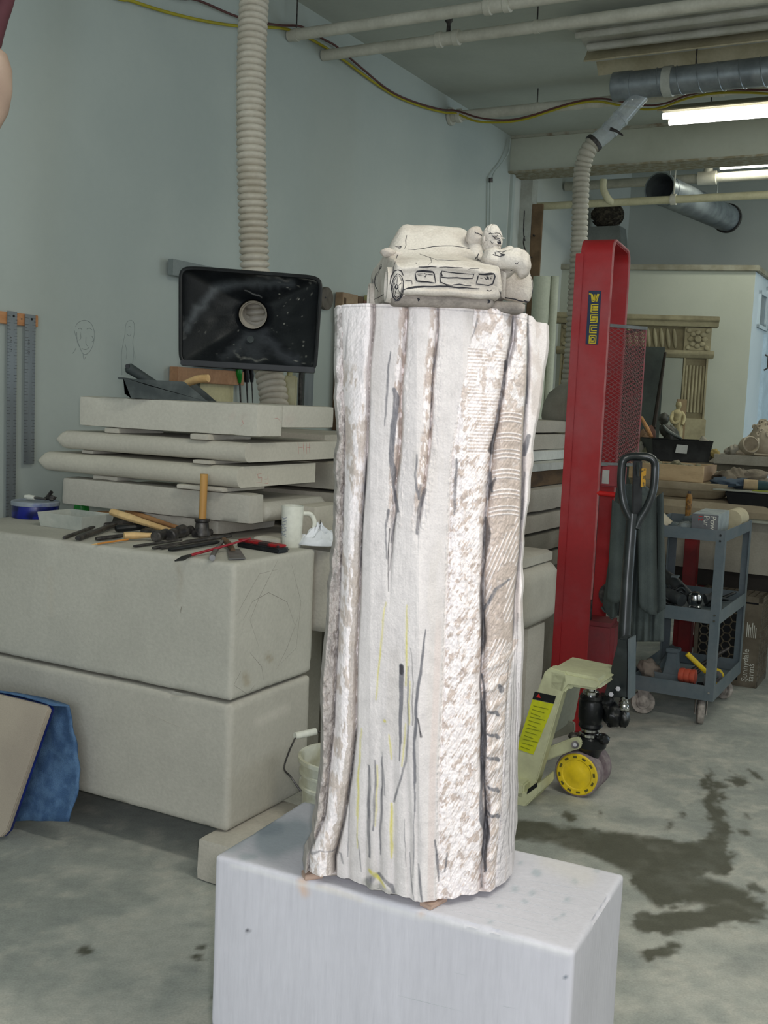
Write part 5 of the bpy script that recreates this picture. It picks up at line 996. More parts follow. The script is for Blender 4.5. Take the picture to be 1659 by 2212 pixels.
PY = BD - .12
EDGE = mat('padded_fabric', (176, 164, 148), .95, (164, 152, 138), 4, fine=.04, bscale=260, bump=.2)
pp = [at(-160, 1480, PY + .22), at(3, 1493, PY + .12), at(122, 1523, PY + .10), at(132, 1535, PY + .10), at(104, 1600, PY + .02), at(30, 1795, PY - .11), at(15, 1806, PY - .12), at(-160, 1845, PY - .05)]
zf = min(p.z for p in pp[:7]); pb_ = thing('padded_board', Vector((pp[5].x, pp[5].y, 0)), 'beige fabric-covered board leaning at the lower left edge', 'board')

# leaning board: a plane through its two floor points and the block behind it
f0 = at(18, 1806, BD + .20); f1 = gz(-170, 1800, 0); f1 = f0 - W * .7 + Vector((0, 0, 0)); up_ = Vector((U.x * .06, U.y * .06, .60)).normalized()
nrm = W.cross(up_).normalized()
def bd(px, py): return onp(px, py, f0, nrm)
oc = [bd(-150, 1470), bd(3, 1494), bd(118, 1522), bd(124, 1532), bd(100, 1600), bd(34, 1790), bd(22, 1803)]; oc.append(oc[0] + (oc[-1] - oc[1]) * 1.0 - W * .0); oc[-1].z = oc[-2].z
if nrm.y > 0: nrm = -nrm
part('panel', G().prism([p + nrm * .02 for p in oc], nrm * .018), EDGE, pb_, bevel=.003); part('backing_edge', G().prism([p + nrm * .012 - (p - oc[0]) * .0 for p in oc], nrm * .009), BLUE, pb_)
BLK = mat('blue_blanket', (84, 114, 148), .98, (62, 90, 126), 26, .4, .6, fine=.14, bscale=300, bump=.5)
g = nbox(G(), Vector((f0.x, f0.y, 0)) - W * .5 - U * .02, W * .46, U * .05, Z * (f0.z - .004), .02, .001, .004, 61, rnd=.003); solo('stone_offcut', g, LIMED, 'low strip of stone on the floor under the padded board', 'stone offcut', ang=60)
g = G(); rowsb = []
edge = [(-60, 1490), (0, 1485), (60, 1494), (122, 1512), (130, 1525)]
cloth = []
for j in range(20):
    t = j / 19; row = []
    for i in range(24):
        s_ = i / 23; xa = -60 + (128 + 60 + (8 if t > 0 else 0) * min(1, t * 3) - 28 * max(0, t - .75) * 4 * .5) * s_; ya = (1484 + 34 * s_ ** 2) * (1 - t) + (1782) * t
        q = bd(xa, ya); q = q - nrm * (-.0 + .035 + .035 * math.sin(t * 2.5) + .012 * mn.noise(Vector((s_ * 5, t * 6, 2)))) if t > 0 else q + nrm * .03
        row.append(q)
    rowsb.append(row)
for i in range(24): rowsb[1][i] = rowsb[1][i] + Z * .008
g.grid(rowsb); bl = solo('moving_blanket', g, BLK, 'blue fleecy blanket hung over the back of the leaning padded board', 'blanket', ang=80, thick=.006)
g = G()
for k in range(9):
    s_ = random.uniform(.8, 1); t = random.uniform(.1, .95); q = bd(-60 + 190 * s_, 1484 * (1 - t) + 1782 * t) + nrm * .0; g.tube([q, q + Vector((.03, -.01, .012)), q + Vector((.05, .0, -.004))], .0011, 4)
# thing hanging at top-left edge
t = thing('hanging_cover', at(-10, 200, 1.9), 'rounded cream translucent shape with a dark red top, cut by the upper left edge', 'cover')
g = G().lathe([(.002, -.075), (.022, -.066), (.034, -.035), (.037, .0), (.033, .035), (.022, .06), (.006, .07)], at(-22, 190, 1.9), Z + Vector((.1, 0, 0)), 24); part('cream_bulge', g, mat('cream_cloth', (150, 130, 114), .6, (132, 112, 98), 14), t)
part('dark_top', G().tube([at(-30, 150, 1.9), at(-22, 90, 1.9), at(-6, 40, 1.9), at(8, 15, 1.9), at(20, -20, 1.9)], [.012, .02, .018, .014, .012], 16, smooth=4), mat('dark_red_cloth', (70, 34, 40), .8), t, 'dark red top part')
part('cord', G().tube([at(20, -20, 1.9), at(20, -20, 1.9) + Z * (CEIL - at(20, -20, 1.9).z)], .004, 6), BLACK, t)
# ============================================================ CEILING AND THE FAR HALL
PIPEM = mat('painted_pipe', (196, 194, 180), .55, (178, 176, 162), 7, bump=.03)
def vline(p0, px):       # the point of the line through p0 along the room's cross direction seen in column px
    k = (px - 829.5) / F; n_ = Vector([CAMR[i][0] + k * CAMR[i][2] for i in range(3)]); return p0 + W * ((CAM - p0).dot(n_) / W.dot(n_))
def pipe_on_ceiling(p0, px1, r, name, lab, collars=(), hangers=(), elbow=()):
    t = thing(name, p0, lab, 'pipe'); e = vline(p0, px1); part('pipe_run', G().cyl(p0 + W * .003, e, r, n=18), PIPEM, t)
    for cx in collars:
        q = vline(p0, cx); part('coupling', G().lathe([(r * 1.05, -.07), (r * 1.35, -.065), (r * 1.35, -.035), (r * 1.15, -.03), (r * 1.15, .03), (r * 1.35, .035), (r * 1.35, .065), (r * 1.05, .07)], q, W, 18), PIPEM, t)
    for cx in hangers:
        q = vline(p0, cx); zt = CEIL if q.dot(U) < CORNER.dot(U) else HI; part('hanger_rod', G().cyl(q + Z * r, Vector((q.x, q.y, zt)), .004, n=6), IRON, t); part('hanger_ring', G().lathe([(r * 1.02, -.012), (r * 1.12, -.012), (r * 1.12, .012), (r * 1.02, .012)], q, W, 18), PIPEM, t)
    return t
p0 = wl(622, 78, .0); p0 = p0 + W * .004
ta = pipe_on_ceiling(p0, 1320, .030, 'sprinkler_pipe', 'upper left cream pipe crossing the ceiling from the left wall', (1075,), (640,))
p0 = wl(697, 120, .004); tb = pipe_on_ceiling(p0, 1760, .030, 'sprinkler_pipe', 'second cream pipe across the ceiling, with a sprinkler head above it', (968,), (1160,))
q = vline(p0, 968); part('sprinkler_head', G().tube([q + Z * .03, q + Z * .075, q + Z * .09], [.012, .010, .022], 12), IRON, tb); part('valve_top', G().ell(q + Z * .105, (.022, .018, .016), n=12, m=8), IRON, tb)
p0 = wl(972, 252, .004); PC = p0; tc2 = pipe_on_ceiling(p0, 1760, .034, 'sprinkler_pipe', 'third cream pipe near the beam, with yellow cable draped along it', (978, 1700), (1160, 1560))
part('wall_flange', G().cyl(p0, p0 + W * .02, .06, n=20), PIPEM, tc2)
# cables
YC = mat('yellow_cable', (168, 156, 40), .5, bump=0); MC = mat('maroon_cable', (92, 56, 54), .5, bump=0)
def drape(pxs, r=.012, dz=.03): return [vline(PC, x) + Z * (y) - U * .04 for x, y in pxs]
def onlinez(x, y):     # point under/over the third pipe seen at (x, y)
    q = vline(PC, x); return at(x, y, q.y - .045)
yc = [wl(200, -30, .02) - U * 2.6 - Z * .1, wl(200, -30, .02) - U * 1.2 + Z * .05, wl(200, -30, .02), wl(285, 2, .02), wl(360, 26, .02), wl(440, 45, .02), wl(520, 57, .02), wl(620, 63, .02), wl(690, 95, .02), wl(740, 128, .02), wl(790, 165, .02), wl(850, 205, .02), wl(910, 230, .02), wl(960, 243, .03), onlinez(985, 245), onlinez(1030, 262), onlinez(1090, 264), onlinez(1140, 256), onlinez(1190, 240), onlinez(1240, 225), onlinez(1290, 219), onlinez(1340, 228), onlinez(1390, 236), onlinez(1430, 232), onlinez(1480, 214), onlinez(1540, 202), onlinez(1610, 200), onlinez(1700, 205)]
solo('yellow_cable', G().tube(yc, .0075, 8, smooth=5), YC, 'yellow cable looping along the left wall and over the third ceiling pipe', 'cable', ang=80)
mc_ = [wl(330, -25, .03) - U * 2.6, wl(330, -25, .03) - U * 1.2 + Z * .08, wl(330, -25, .03), wl(430, 5, .03), wl(520, 42, .03), wl(600, 58, .04), wl(655, 62, .04), wl(700, 88, .035), wl(730, 105, .035), wl(780, 148, .03), wl(845, 200, .035), wl(905, 226, .035), wl(958, 240, .04), onlinez(988, 242), onlinez(1040, 258), onlinez(1100, 262), onlinez(1150, 252), onlinez(1200, 236), onlinez(1250, 222), onlinez(1300, 216), onlinez(1350, 224), onlinez(1400, 231), onlinez(1440, 226), onlinez(1490, 208), onlinez(1560, 197), onlinez(1700, 200)]
solo('maroon_cable', G().tube([p - U * .012 + Z * .006 for p in mc_], .006, 8, smooth=5), MC, 'thin maroon cable running beside the yellow one', 'cable', ang=80)
# unlit double fixture
FZ = CEIL - .10
f0_ = onp(1246, 86, Vector((0, 0, FZ)), Z); FIXM = mat('fixture_white', (190, 190, 182), .5, (172, 172, 160), 5, bump=0); FIXY = mat('fixture_aged', (184, 176, 150), .55, (164, 156, 128), 5, bump=0)
fx = thing('ceiling_lamp', f0_, 'unlit long white fluorescent fixture under the ceiling, upper right', 'lamp'); L1 = 2.6
part('housing', G().prism([f0_ + Z * .085 - U * .05, f0_ + Z * .085 + U * .05, f0_ + Z * .03 + U * .06, f0_ + Z * .0 + U * .20, f0_ + Z * -.005 + U * .20, f0_ + Z * .022 + U * .055, f0_ + Z * .022 - U * .055, f0_ - U * .20 - Z * .005, f0_ - U * .20, f0_ + Z * .03 - U * .06], W * L1), FIXM, fx, bevel=.002)
for k, s_ in enumerate((-.1, .1)): part('tube', G().cyl(f0_ + U * s_ - Z * .012 + W * .03, f0_ + U * s_ - Z * .012 + W * (L1 - .03), .019, n=14), FIXM, fx)
for s_ in (-1, 1): part('end_hanger', G().cyl(f0_ + W * (L1 * (.15 if s_ < 0 else .85)) + Z * .085, Vector((0, 0, CEIL)) + Vector(((f0_ + W * (L1 * (.15 if s_ < 0 else .85))).x, (f0_ + W * (L1 * (.15 if s_ < 0 else .85))).y, 0)), .004, n=6), IRON, fx)
f1_ = onp(1270, 140, Vector((0, 0, FZ - .05)), Z); fx2 = thing('ceiling_lamp', f1_, 'second unlit fixture with an aged cream reflector, right behind the first', 'lamp')
part('reflector', G().prism([f1_ + Z * .10, f1_ + Z * .10 + U * .12, f1_ + U * .20, f1_ + U * .195 - Z * .006, f1_ + Z * .09 + U * .115, f1_ + Z * .09 + U * .005, f1_ - U * .075 - Z * .006, f1_ - U * .08], W * 2.6), FIXY, fx2); part('tube', G().cyl(f1_ + U * .06 + Z * .05, f1_ + U * .06 + Z * .05 + W * 2.55, .018, n=12), FIXM, fx2)
part('end_hanger', G().cyl(f1_ + U * .06 + Z * .10 + W * .3, Vector(((f1_ + U * .06 + W * .3).x, (f1_ + U * .06 + W * .3).y, CEIL)), .004, n=6), IRON, fx2)
# lit fixtures
TUBE = mat('lit_tube', (255, 255, 245), .5, (255, 255, 245), bump=0, emit=3.2)
def litfix(px, py, z, L, lab, lampe, cz):
    a = onp(px, py, Vector((0, 0, z)), Z); t = thing('ceiling_lamp', a, lab, 'lamp')
    part('reflector', G().prism([a + Z * .08 - U * .06, a + Z * .08 + U * .06, a + Z * .03 + U * .16, a + Z * .024 + U * .155, a + Z * .055 + U * .05, a + Z * .055 - U * .05, a + Z * .024 - U * .155, a + Z * .03 - U * .16], W * L), FIXY, t)
    for s_ in (-.08, .08): part('lit_tube', G().cyl(a + U * s_ + W * .02 + Z * .01, a + U * s_ + W * (L - .02) + Z * .01, .019, n=14), TUBE, t)
    for q in (.12, .88): b = a + W * L * q + Z * .08; part('hanger_rod', G().cyl(b, Vector((b.x, b.y, cz)), .004, n=6), IRON, t)
    o = lamp('tube_light', 'AREA', a + W * L / 2 - Z * .03, lampe, (1.0, 1.0, .86), L, (0, 0, TH), .25); return t
litfix(1432, 262, CEIL - .22, 2.5, 'lit fluorescent fixture hanging in front of the beam', 8, CEIL)
litfix(1546, 360, onp(1546, 360, fc - U * 2.2, U).z, 2.2, 'second lit fluorescent fixture, beyond the beam', 7, HI)
# spiral duct near the ceiling
sd0 = at(1328, 188, 6.35); sp = thing('spiral_duct', sd0, 'silver spiral duct running right under the ceiling from its capped end', 'duct'); sr = .075; se = sd0 + W * 3.0
part('duct_run', G().cyl(sd0, se, sr, n=36), GALV, sp); part('end_cap', G().lathe([(sr * .2, -.008), (sr * 1.0, -.008), (sr * 1.06, -.004), (sr * 1.06, .10), (sr, .102)], sd0, W, 36), GALV, sp)
g = G()
for k in range(26):
    c0 = sd0 + W * (.22 + k * .11); ring = [c0 + W * (.075 * i / 32) + U * (math.cos(2 * math.pi * i / 32) * (sr + .002)) + Z * (math.sin(2 * math.pi * i / 32) * (sr + .002)) for i in range(33)]; g.tube(ring, .003, 4)
part('spiral_seam', g, GALV, sp, kind='stuff'); part('strap', G().lathe([(sr + .001, 0), (sr + .007, 0), (sr + .007, .05), (sr + .001, .05)], sd0 + W * .28, W, 32), PAINT, sp)
for k in (.45, 1.9): q = sd0 + W * k + Z * sr; part('hanger_rod', G().cyl(q, Vector((q.x, q.y, CEIL)), .004, n=6), IRON, sp)
# clear tube, clamp and hose down
CLR = mat('clear_pvc', (196, 204, 206), .12, (170, 178, 182), 8, bump=0, alpha=.45, spec=.8)
Yc_ = 6.30; ct = thing('clear_duct_elbow', at(1330, 260, Yc_), 'clear plastic tube joining the spiral duct to the white flexible hose', 'duct')
part('tube', G().tube([at(1385, 205, Yc_), at(1345, 250, Yc_), at(1310, 288, Yc_), at(1280, 312, Yc_)], .048, 24, caps=False), CLR, ct)
for x, y in ((1340, 256), (1318, 280)): part('joint_ring', G().lathe([(.049, -.008), (.053, -.008), (.053, .008), (.049, .008)], at(x, y, Yc_), at(1280, 312, Yc_) - at(1385, 205, Yc_), 28, ring=True), CLR, ct)
part('hose_clamp', G().lathe([(.050, -.012), (.054, -.012), (.054, .012), (.050, .012)], at(1283, 309, Yc_), at(1280, 312, Yc_) - at(1345, 250, Yc_), 28, ring=True), IRON, ct)
part('clamp_lever', G().tube([at(1318, 278, Yc_ - .05), at(1332, 283, Yc_ - .06), at(1346, 293, Yc_ - .06)], [.010, .008, .005], 8), IRON, ct)
hose('flexible_hose', [at(1284, 308, Yc_), at(1268, 330, Yc_), at(1257, 370, Yc_ + .02), at(1254, 430, Yc_), at(1251, 520, Yc_), at(1245, 620, Yc_), at(1240, 720, Yc_), at(1233, 800, Yc_), at(1222, 870, Yc_), at(1208, 930, Yc_ + .02)], .046, 'grey-white flexible hose hanging behind the red lift', mat('hose_grey', (178, 174, 160), .6, (156, 152, 138), 6), .030, 20, amp=.24)
# pipe down the corner
dp_ = thing('conduit', wl(1062, 500, .03), 'thin white conduit dropping down the wall left of the beam corner', 'pipe'); part('pipe_run', G().tube([wl(1060, 392, .03), wl(1059, 460, .03), wl(1056, 600, .03), wl(1054, 760, .03)], .010, 10), WALLM, dp_); part('cap', G().cyl(wl(1060, 394, .03), wl(1060, 384, .03), .016, n=12), IRON, dp_)
solo('thin_cable', G().tube([wl(1102, 300, .03), wl(1098, 330, .04), wl(1082, 355, .03), wl(1068, 372, .03), wl(1062, 388, .04)], .006, 8, smooth=4), WALLM, 'thin painted cable curling off the beam corner', 'cable')
# ---- far hall
def wf(px, py, off=0): return onp(px, py, CORNER + W * off, W)       # left wall beyond the beam
def wb(px, py, off=0): return onp(px, py, fc - U * off, U)           # back wall
p0 = wf(1222, 403, .02); t = thing('far_pipe', p0, 'upper grey pipe in the far hall beyond the beam', 'pipe')
e = vline(p0, 1760); part('pipe_run', G().cyl(p0, e, .04, n=16), PIPEM, t)
q = vline(p0, 1528); part('coupling', G().lathe([(.045, -.08), (.056, -.075), (.056, .075), (.045, .08)], q, W, 16), PIPEM, t); part('elbow', G().tube([q + Z * .03, q + Z * .10, q + Z * .13 - W * .06, q + Z * .16 - W * .1], [.036, .036, .036, .036], 14, smooth=4), PIPEM, t)
for k in (1.2, 3.2): part('hanger_rod', G().cyl(p0 + W * k + Z * .04, Vector(((p0 + W * k).x, (p0 + W * k).y, HI)), .004, n=6), IRON, t)
p0 = wf(1142, 447, .02); t = thing('far_pipe', p0, 'lower cream pipe crossing the far hall in front of the round duct', 'pipe'); YP = p0
part('pipe_run', G().cyl(p0, vline(p0, 1760), .030, n=16), mat('cream_pipe', (196, 192, 160), .5, (180, 176, 144), 7, bump=0), t)
q = vline(p0, 1455); part('hanger_ring', G().lathe([(.031, -.02), (.042, -.02), (.042, .02), (.031, .02)], q, W, 16), PIPEM, t); part('hanger_rod', G().cyl(q + Z * .03, Vector((q.x, q.y, HI)), .006, n=6), PIPEM, t)
q = vline(p0, 1325); part('elbow', G().tube([q, q + Z * .02 - W * .03 - U * .04, q + Z * .10 - W * .07 - U * .06, q + Z * .17 - W * .07 - U * .06], .028, 14, smooth=5), MATS['cream_pipe'], t)
# duct
ma, mb = at(1425, 407, 8.8), at(1572, 472, 10.0); dr = .121; D_ = (mb - ma); t = thing('round_duct', (ma + mb) / 2, 'large galvanised round duct with an open dark mouth in the far hall', 'duct')
part('shell', G().skin([G().ring(ma, D_, dr, 40), G().ring(mb, D_, dr * .97, 40), G().ring(mb, D_, dr * .94, 40), G().ring(ma, D_, dr * .96, 40)], False), GALV, t); part('mouth_ring', G().lathe([(dr * .96, -.006), (dr * 1.05, -.006), (dr * 1.05, .03), (dr * 1.0, .03)], ma, D_, 40, ring=True), GALV, t); part('far_flange', G().lathe([(dr * 1.0, -.03), (dr * 1.08, -.03), (dr * 1.08, .0), (dr * .9, .0)], mb, D_, 40, ring=True), IRON, t)
part('seam_ring', G().lathe([(dr, .10), (dr * 1.025, .10), (dr * 1.025, .115), (dr, .115)], ma, D_, 40, ring=True), GALV, t); part('inner_back', G().cyl(mb - D_.normalized() * .3, mb - D_.normalized() * .29, dr * .93, n=32), BLACK, t)
for k in (.12, .8): q = ma + D_ * k + Z * dr; part('hanger_rod', G().cyl(q, Vector((q.x, q.y, HI)), .006, n=6), PAINT, t)
# wooden upright and wires by the pilaster
a = wf(1143, 560, .10); b = wf(1142, 437, .10); a.z = 0; solo('wooden_post', G().obox(a, U * .03, W * .09, Z * b.z), mat('post_wood', (120, 98, 74), .8, (98, 80, 60), 9), 'tall brown wooden post standing behind the carved figure', 'post', bevel=.004)
g = G().tube([wf(1133, 510, .12), wf(1131, 525, .12), wf(1137, 545, .14), wf(1150, 555, .12), wf(1158, 520, .12), wf(1152, 508, .14), wf(1160, 520, .12), wf(1163, 575, .12), wf(1164, 600, .12)], .006, 6, smooth=5); g.tube([wf(1133, 455, .06), wf(1131, 500, .06), wf(1134, 520, .06)], .005, 6, smooth=4); solo('loose_wire', g, IRON, 'dark loose wires dangling beside the wooden post', 'wire')
# nest-like sphere on a plinth over the partition
t0 = at(1310, 500, 10.3); pl_ = thing('square_plinth', Vector((t0.x, t0.y, pt)), 'grey tapered plinth standing on the office partition behind the red lift', 'plinth')
zt = at(1310, 492, 10.3).z; zb_ = pt + .05; g = G(); 
def sq4(c, w_, d_): return [c + W * sx * w_ + U * sy * d_ for sx, sy in ((-1, -1), (1, -1), (1, 1), (-1, 1))]
cc = Vector((t0.x, t0.y, 0)); g.skin([sq4(cc + Z * zb_, .20, .12), sq4(cc + Z * (zt - .10), .17, .11), sq4(cc + Z * zt, .155, .10)]); part('body', g, mat('plinth_grey', (134, 138, 132), .8), pl_, bevel=.006)
part('shelf_under', G().obox(cc + Z * pt - W * .3 - U * .16, W * .6, U * .3, Z * .05), PART, pl_)
so_ = thing('woven_ball', cc + Z * zt, 'dark brown woven ball resting on the grey plinth', 'ball'); NEST = mat('nest_brown', (58, 52, 44), .95, (92, 84, 70), 30, .45, .6, bump=.5)
part('core', G().ell(cc + Z * (zt + .115), (.145, .145, .115), n=28, m=18, amp=.12, seed=3), NEST, so_); g = G()
for k in range(40):
    u1, v1 = random.uniform(0, 6.28), random.uniform(.3, 2.6); pts = []
    for i in range(7): a = u1 + i * .22; b = v1 + math.sin(i * .9 + k) * .18; pts.append(cc + Z * (zt + .115) + Vector((.150 * math.sin(b) * math.cos(a), .150 * math.sin(b) * math.sin(a), .120 * math.cos(b))))
    g.tube(pts, .006, 5)
part('strands', g, NEST, so_, kind='stuff')
g = G().ell(at(1392, 577, 9.9), (.05, .03, .018), n=10, m=6, amp=.4, seed=4); g2 = solo('paper_scrap', g, mat('paper_pale', (196, 190, 170), .9), 'pale scrap lying on top of the partition cap', 'paper')
# white tubes against the partition
for k, (x0, x1, yt_, lab) in enumerate([(1152, 1190, 598, 'thick pale cardboard tube standing right of the column top'), (1190, 1208, 597, 'thin pale tube standing beside the thick cardboard tube')]):
    Y_ = 8.6; a = at((x0 + x1) / 2, yt_, Y_); r = (at(x1, yt_, Y_).x - at(x0, yt_, Y_).x) / 2; o = solo('cardboard_tube', G().lathe([(r, 0), (r, a.z), (r * .85, a.z), (r * .85, a.z - .2)], Vector((a.x, a.y, 0)), n=28), mat('pale_card', (184, 188, 170), .8, (172, 176, 158), 4), lab, 'tube')
# mantel
MY = 9.15; MAN = mat('mantel_stone', (158, 150, 120), .9, (134, 126, 100), 6, fine=.08, bump=.2, bscale=40); MAND = mat('mantel_recess', (128, 120, 94), .9, (108, 100, 78), 6)
ml = at(1200, 690, MY + .12); mr = at(1552, 690, MY - .12); md = (mr - ml); md.z = 0; ML = md.length; mx_ = md.normalized(); my_ = Vector((-mx_.y, mx_.x, 0)); zt = at(1376, 681, MY).z
mant = thing('fireplace_mantel', Vector(((ml.x + mr.x) / 2, MY, .95)), 'carved stone fireplace surround with fluted pilasters leaning on the office partition', 'mantel')
def mp(x, y, z): return Vector((ml.x, ml.y, 0)) + mx_ * x + my_ * y + Z * z
part('shelf', G().prism([mp(0, y, z) for y, z in ((-.10, zt), (-.10, zt - .035), (-.075, zt - .05), (-.06, zt - .085), (.05, zt - .085), (.05, zt))], mx_ * ML), MAN, mant, bevel=.004)
fz0 = zt - .34; part('frieze', G().obox(mp(.05, -.01, fz0 + .05), mx_ * (ML - .1), my_ * .06, Z * (.21)), MAND, mant); part('lower_moulding', G().prism([mp(.02, y, z) for y, z in ((-.06, fz0 + .06), (-.06, fz0 + .03), (-.03, fz0), (.05, fz0), (.05, fz0 + .06))], mx_ * (ML - .04)), MAN, mant, bevel=.004)
bw2 = .215
for s_ in (0, 1):
    x0 = .05 if s_ == 0 else ML - .05 - bw2
    part('corner_block', G().obox(mp(x0, -.035, fz0 + .06), mx_ * bw2, my_ * .08, Z * .19), MAN, mant, bevel=.004)
    cb = mp(x0 + bw2 / 2, -.04, fz0 + .155); g = G(); g.lathe([(.022, -.028), (.028, -.02), (.026, 0)], cb, my_, 14)
    for k in range(8): a = 2 * math.pi * k / 8; g.ell(cb + mx_ * math.cos(a) * .055 + Z * math.sin(a) * .055, (.026, .012, .022), Matrix.Rotation(0, 3, 'Y'), 10, 6)
    for sx in (-1, 1):
        for sz in (-1, 1): g.ell(cb + mx_ * sx * .075 + Z * sz * .07, (.020, .010, .020), n=8, m=6)
    part('rosette', g, MAN, mant, kind='stuff')
    xp = x0 + .01; part('pilaster', G().obox(mp(xp, -.01, 1.0), mx_ * (bw2 - .02), my_ * .06, Z * (fz0 - 1.0)), MAND, mant)
    zz0 = at(1520, 905, MY).z
    for k in range(6): part('reed', G().cyl(mp(xp + .028 + k * .0278, -.012, zz0 + .05), mp(xp + .028 + k * .0278, -.012, fz0 - .06), .0105, n=10), MAN, mant)
    for xx in (xp, xp + bw2 - .035): part('edge_strip', G().obox(mp(xx, -.03, zz0), mx_ * .015, my_ * .03, Z * (fz0 - zz0)), MAN, mant)
    part('pilaster_base', G().obox(mp(xp - .015, -.05, .95), mx_ * (bw2 + .01), my_ * .1, Z * (zz0 - .95)), MAN, mant, bevel=.006)
for k in range(14): x = .30 + k * (ML - .64) / 13; part('frieze_leaf', G().ell(mp(x, -.012, fz0 + .155), (.019, .020, .085), Matrix.Rotation(-.15, 3, 'Y'), 10, 8), MAN, mant)
# bench the mantel stands on
be = mp(-.1, -.12, 0); solo('work_bench', G().obox(be, mx_ * (ML + .2), my_ * .30, Z * .95), LIMED, 'long low grey bench the mantel stands on, mostly hidden', 'bench', bevel=.01)
# dark board leaning behind the mesh
a = at(1388, 748, 8.85); b = at(1437, 748, 8.85); solo('dark_board', G().obox(Vector((a.x - .25, 8.85, .0)), Vector((b.x - a.x + .25, 0, 0)), Vector((0, .02, 0)), Z * a.z), mat('dark_green_board', (58, 64, 58), .8, (46, 50, 46), 5), 'dark grey-green board standing inside the mantel opening', 'board', bevel=.002)
g = G().tube([at(1412, 925, 8.6), at(1425, 840, 8.7), at(1437, 762, 8.78)], [.035, .03, .02], 8, sq=.5); solo('plank', g, mat('dark_wood', (48, 42, 36), .8), 'dark plank leaning diagonally against the green board', 'plank')
# ============================================================ RIGHT: STONE PILE BEHIND THE COLUMN
def k6b(x, y): return (1100 + x / 4.423, 860 + y / 4.423)
def k8(x, y): return (1100 + x / 2.968, 860 + y / 2.968)
def k1(x, y): return (1080 + x / 2.865, 1380 + y / 2.865)
def k7(x, y): return (1380 + x / 5.946, 860 + y / 5.946)
def k8b(x, y): return (1360 + x / 5.548, 1060 + y / 5.548)
def wslab(px, pt_, pb_, Y, near, far, dep, m, lab, name='stone_slab', cat='stone slab', sd=1, rnd=.005, z0=None, z1=None):
    a = at(px, pb_, Y); b = at(px, pt_, Y); zb = a.z if z0 is None else z0; zt = b.z if z1 is None else z1
    g = nbox(G(), Vector((a.x, a.y, zb)) - U * near - W * dep, U * (near + far), W * dep, Z * (zt - zb), .03, .001, .006, sd, rnd=rnd)
    return solo(name, g, m, lab, cat, ang=60), zb, zt
PY_ = 5.55
_, z0, z1 = wslab(1222, 996, 1014, PY_, 1.3, .25, .75, mat('table_white', (190, 192, 186), .8, (168, 170, 162), 9), 'white-dusted table top carrying slabs, between the fluted column and the red lift', 'table_top', 'table top', 70); TT = z1; TB = z0
s_, c0_, c1_ = wslab(1222, 1048, 1095, PY_, 1.2, .3, .6, LIME2, 'long grey slab, uppermost under the wooden block right of the column', sd=71)
zc_top = c1_
s_, d0_, d1_ = wslab(1218, 1101, 1137, PY_, 1.2, .3, .6, LIME2, 'long grey slab, second under the wooden block right of the column', sd=72, z1=c0_ - .012)
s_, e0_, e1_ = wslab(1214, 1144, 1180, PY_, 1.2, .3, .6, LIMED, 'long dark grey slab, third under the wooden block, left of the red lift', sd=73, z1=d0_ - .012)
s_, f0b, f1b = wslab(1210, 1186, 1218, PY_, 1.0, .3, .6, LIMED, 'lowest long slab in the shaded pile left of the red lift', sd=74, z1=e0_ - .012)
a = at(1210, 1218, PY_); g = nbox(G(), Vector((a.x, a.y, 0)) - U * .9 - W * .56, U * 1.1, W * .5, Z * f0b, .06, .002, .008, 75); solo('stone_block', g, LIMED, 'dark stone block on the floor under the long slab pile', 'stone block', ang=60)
for k, (zt, zb) in enumerate(((c0_, d1_), (d0_, e1_), (e0_, f1b))):
    for q in (.9, .05): a = at(1215, 1100, PY_); solo('wood_batten', G().obox(Vector((a.x, a.y, zb)) - U * q - W * .5, U * .06, W * .46, Z * (zt - zb)), WOODD, 'thin wooden batten under the %s long slab of the shaded pile, %s one' % (['uppermost', 'second', 'third'][k], 'hidden nearer' if q == .9 else 'farther right'), 'batten', 'battens in the long slab pile')
a = at(1222, 1048, PY_); g = nbox(G(), Vector((a.x, a.y, zc_top)) - U * 1.1 - W * .5 + U * .0, U * 1.25, W * .46, Z * (TB - zc_top), .03, .001, .004, 76); solo('wooden_block', g, mat('crate_brown', (104, 82, 58), .85, (76, 60, 44), 7, stretch=(1, 1, 3)), 'brown wooden block carrying the white-dusted table top', 'wood block', ang=60)
_, z0, z1 = wslab(1190, 958, 990, PY_, 1.0, .28, .62, mat('white_slab', (208, 210, 204), .8, (190, 192, 186), 6), 'white slab lying on the dusted table top left of the red lift', sd=77, z0=TT, z1=at(1215, 972, PY_ + .1).z)
zz_ = z1
_, z0, z1 = wslab(1222, 937, 958, PY_ + .25, .9, .12, .5, LIME2, 'narrow greenish-grey slab near the top of the pile left of the red lift', sd=78, z0=zz_)
_, z0, z1 = wslab(1228, 909, 932, PY_ + .30, 1.0, .2, .5, LIME2, 'topmost pale slab of the pile left of the red lift', sd=79, z0=z1 + .004)
# rounded dome now rests on the pile
a = at(1222, 932, PY_ + .55); g = G(); g.lathe([(.20, 0), (.205, .02), (.20, .08), (.17, .15), (.11, .20), (.03, .225)], Vector((a.x + .05, PY_ + .45, z1)), n=32); solo('rounded_stone', g, LIMED, 'rounded grey stone dome on the pile, behind the hanging flexible hose', 'stone')
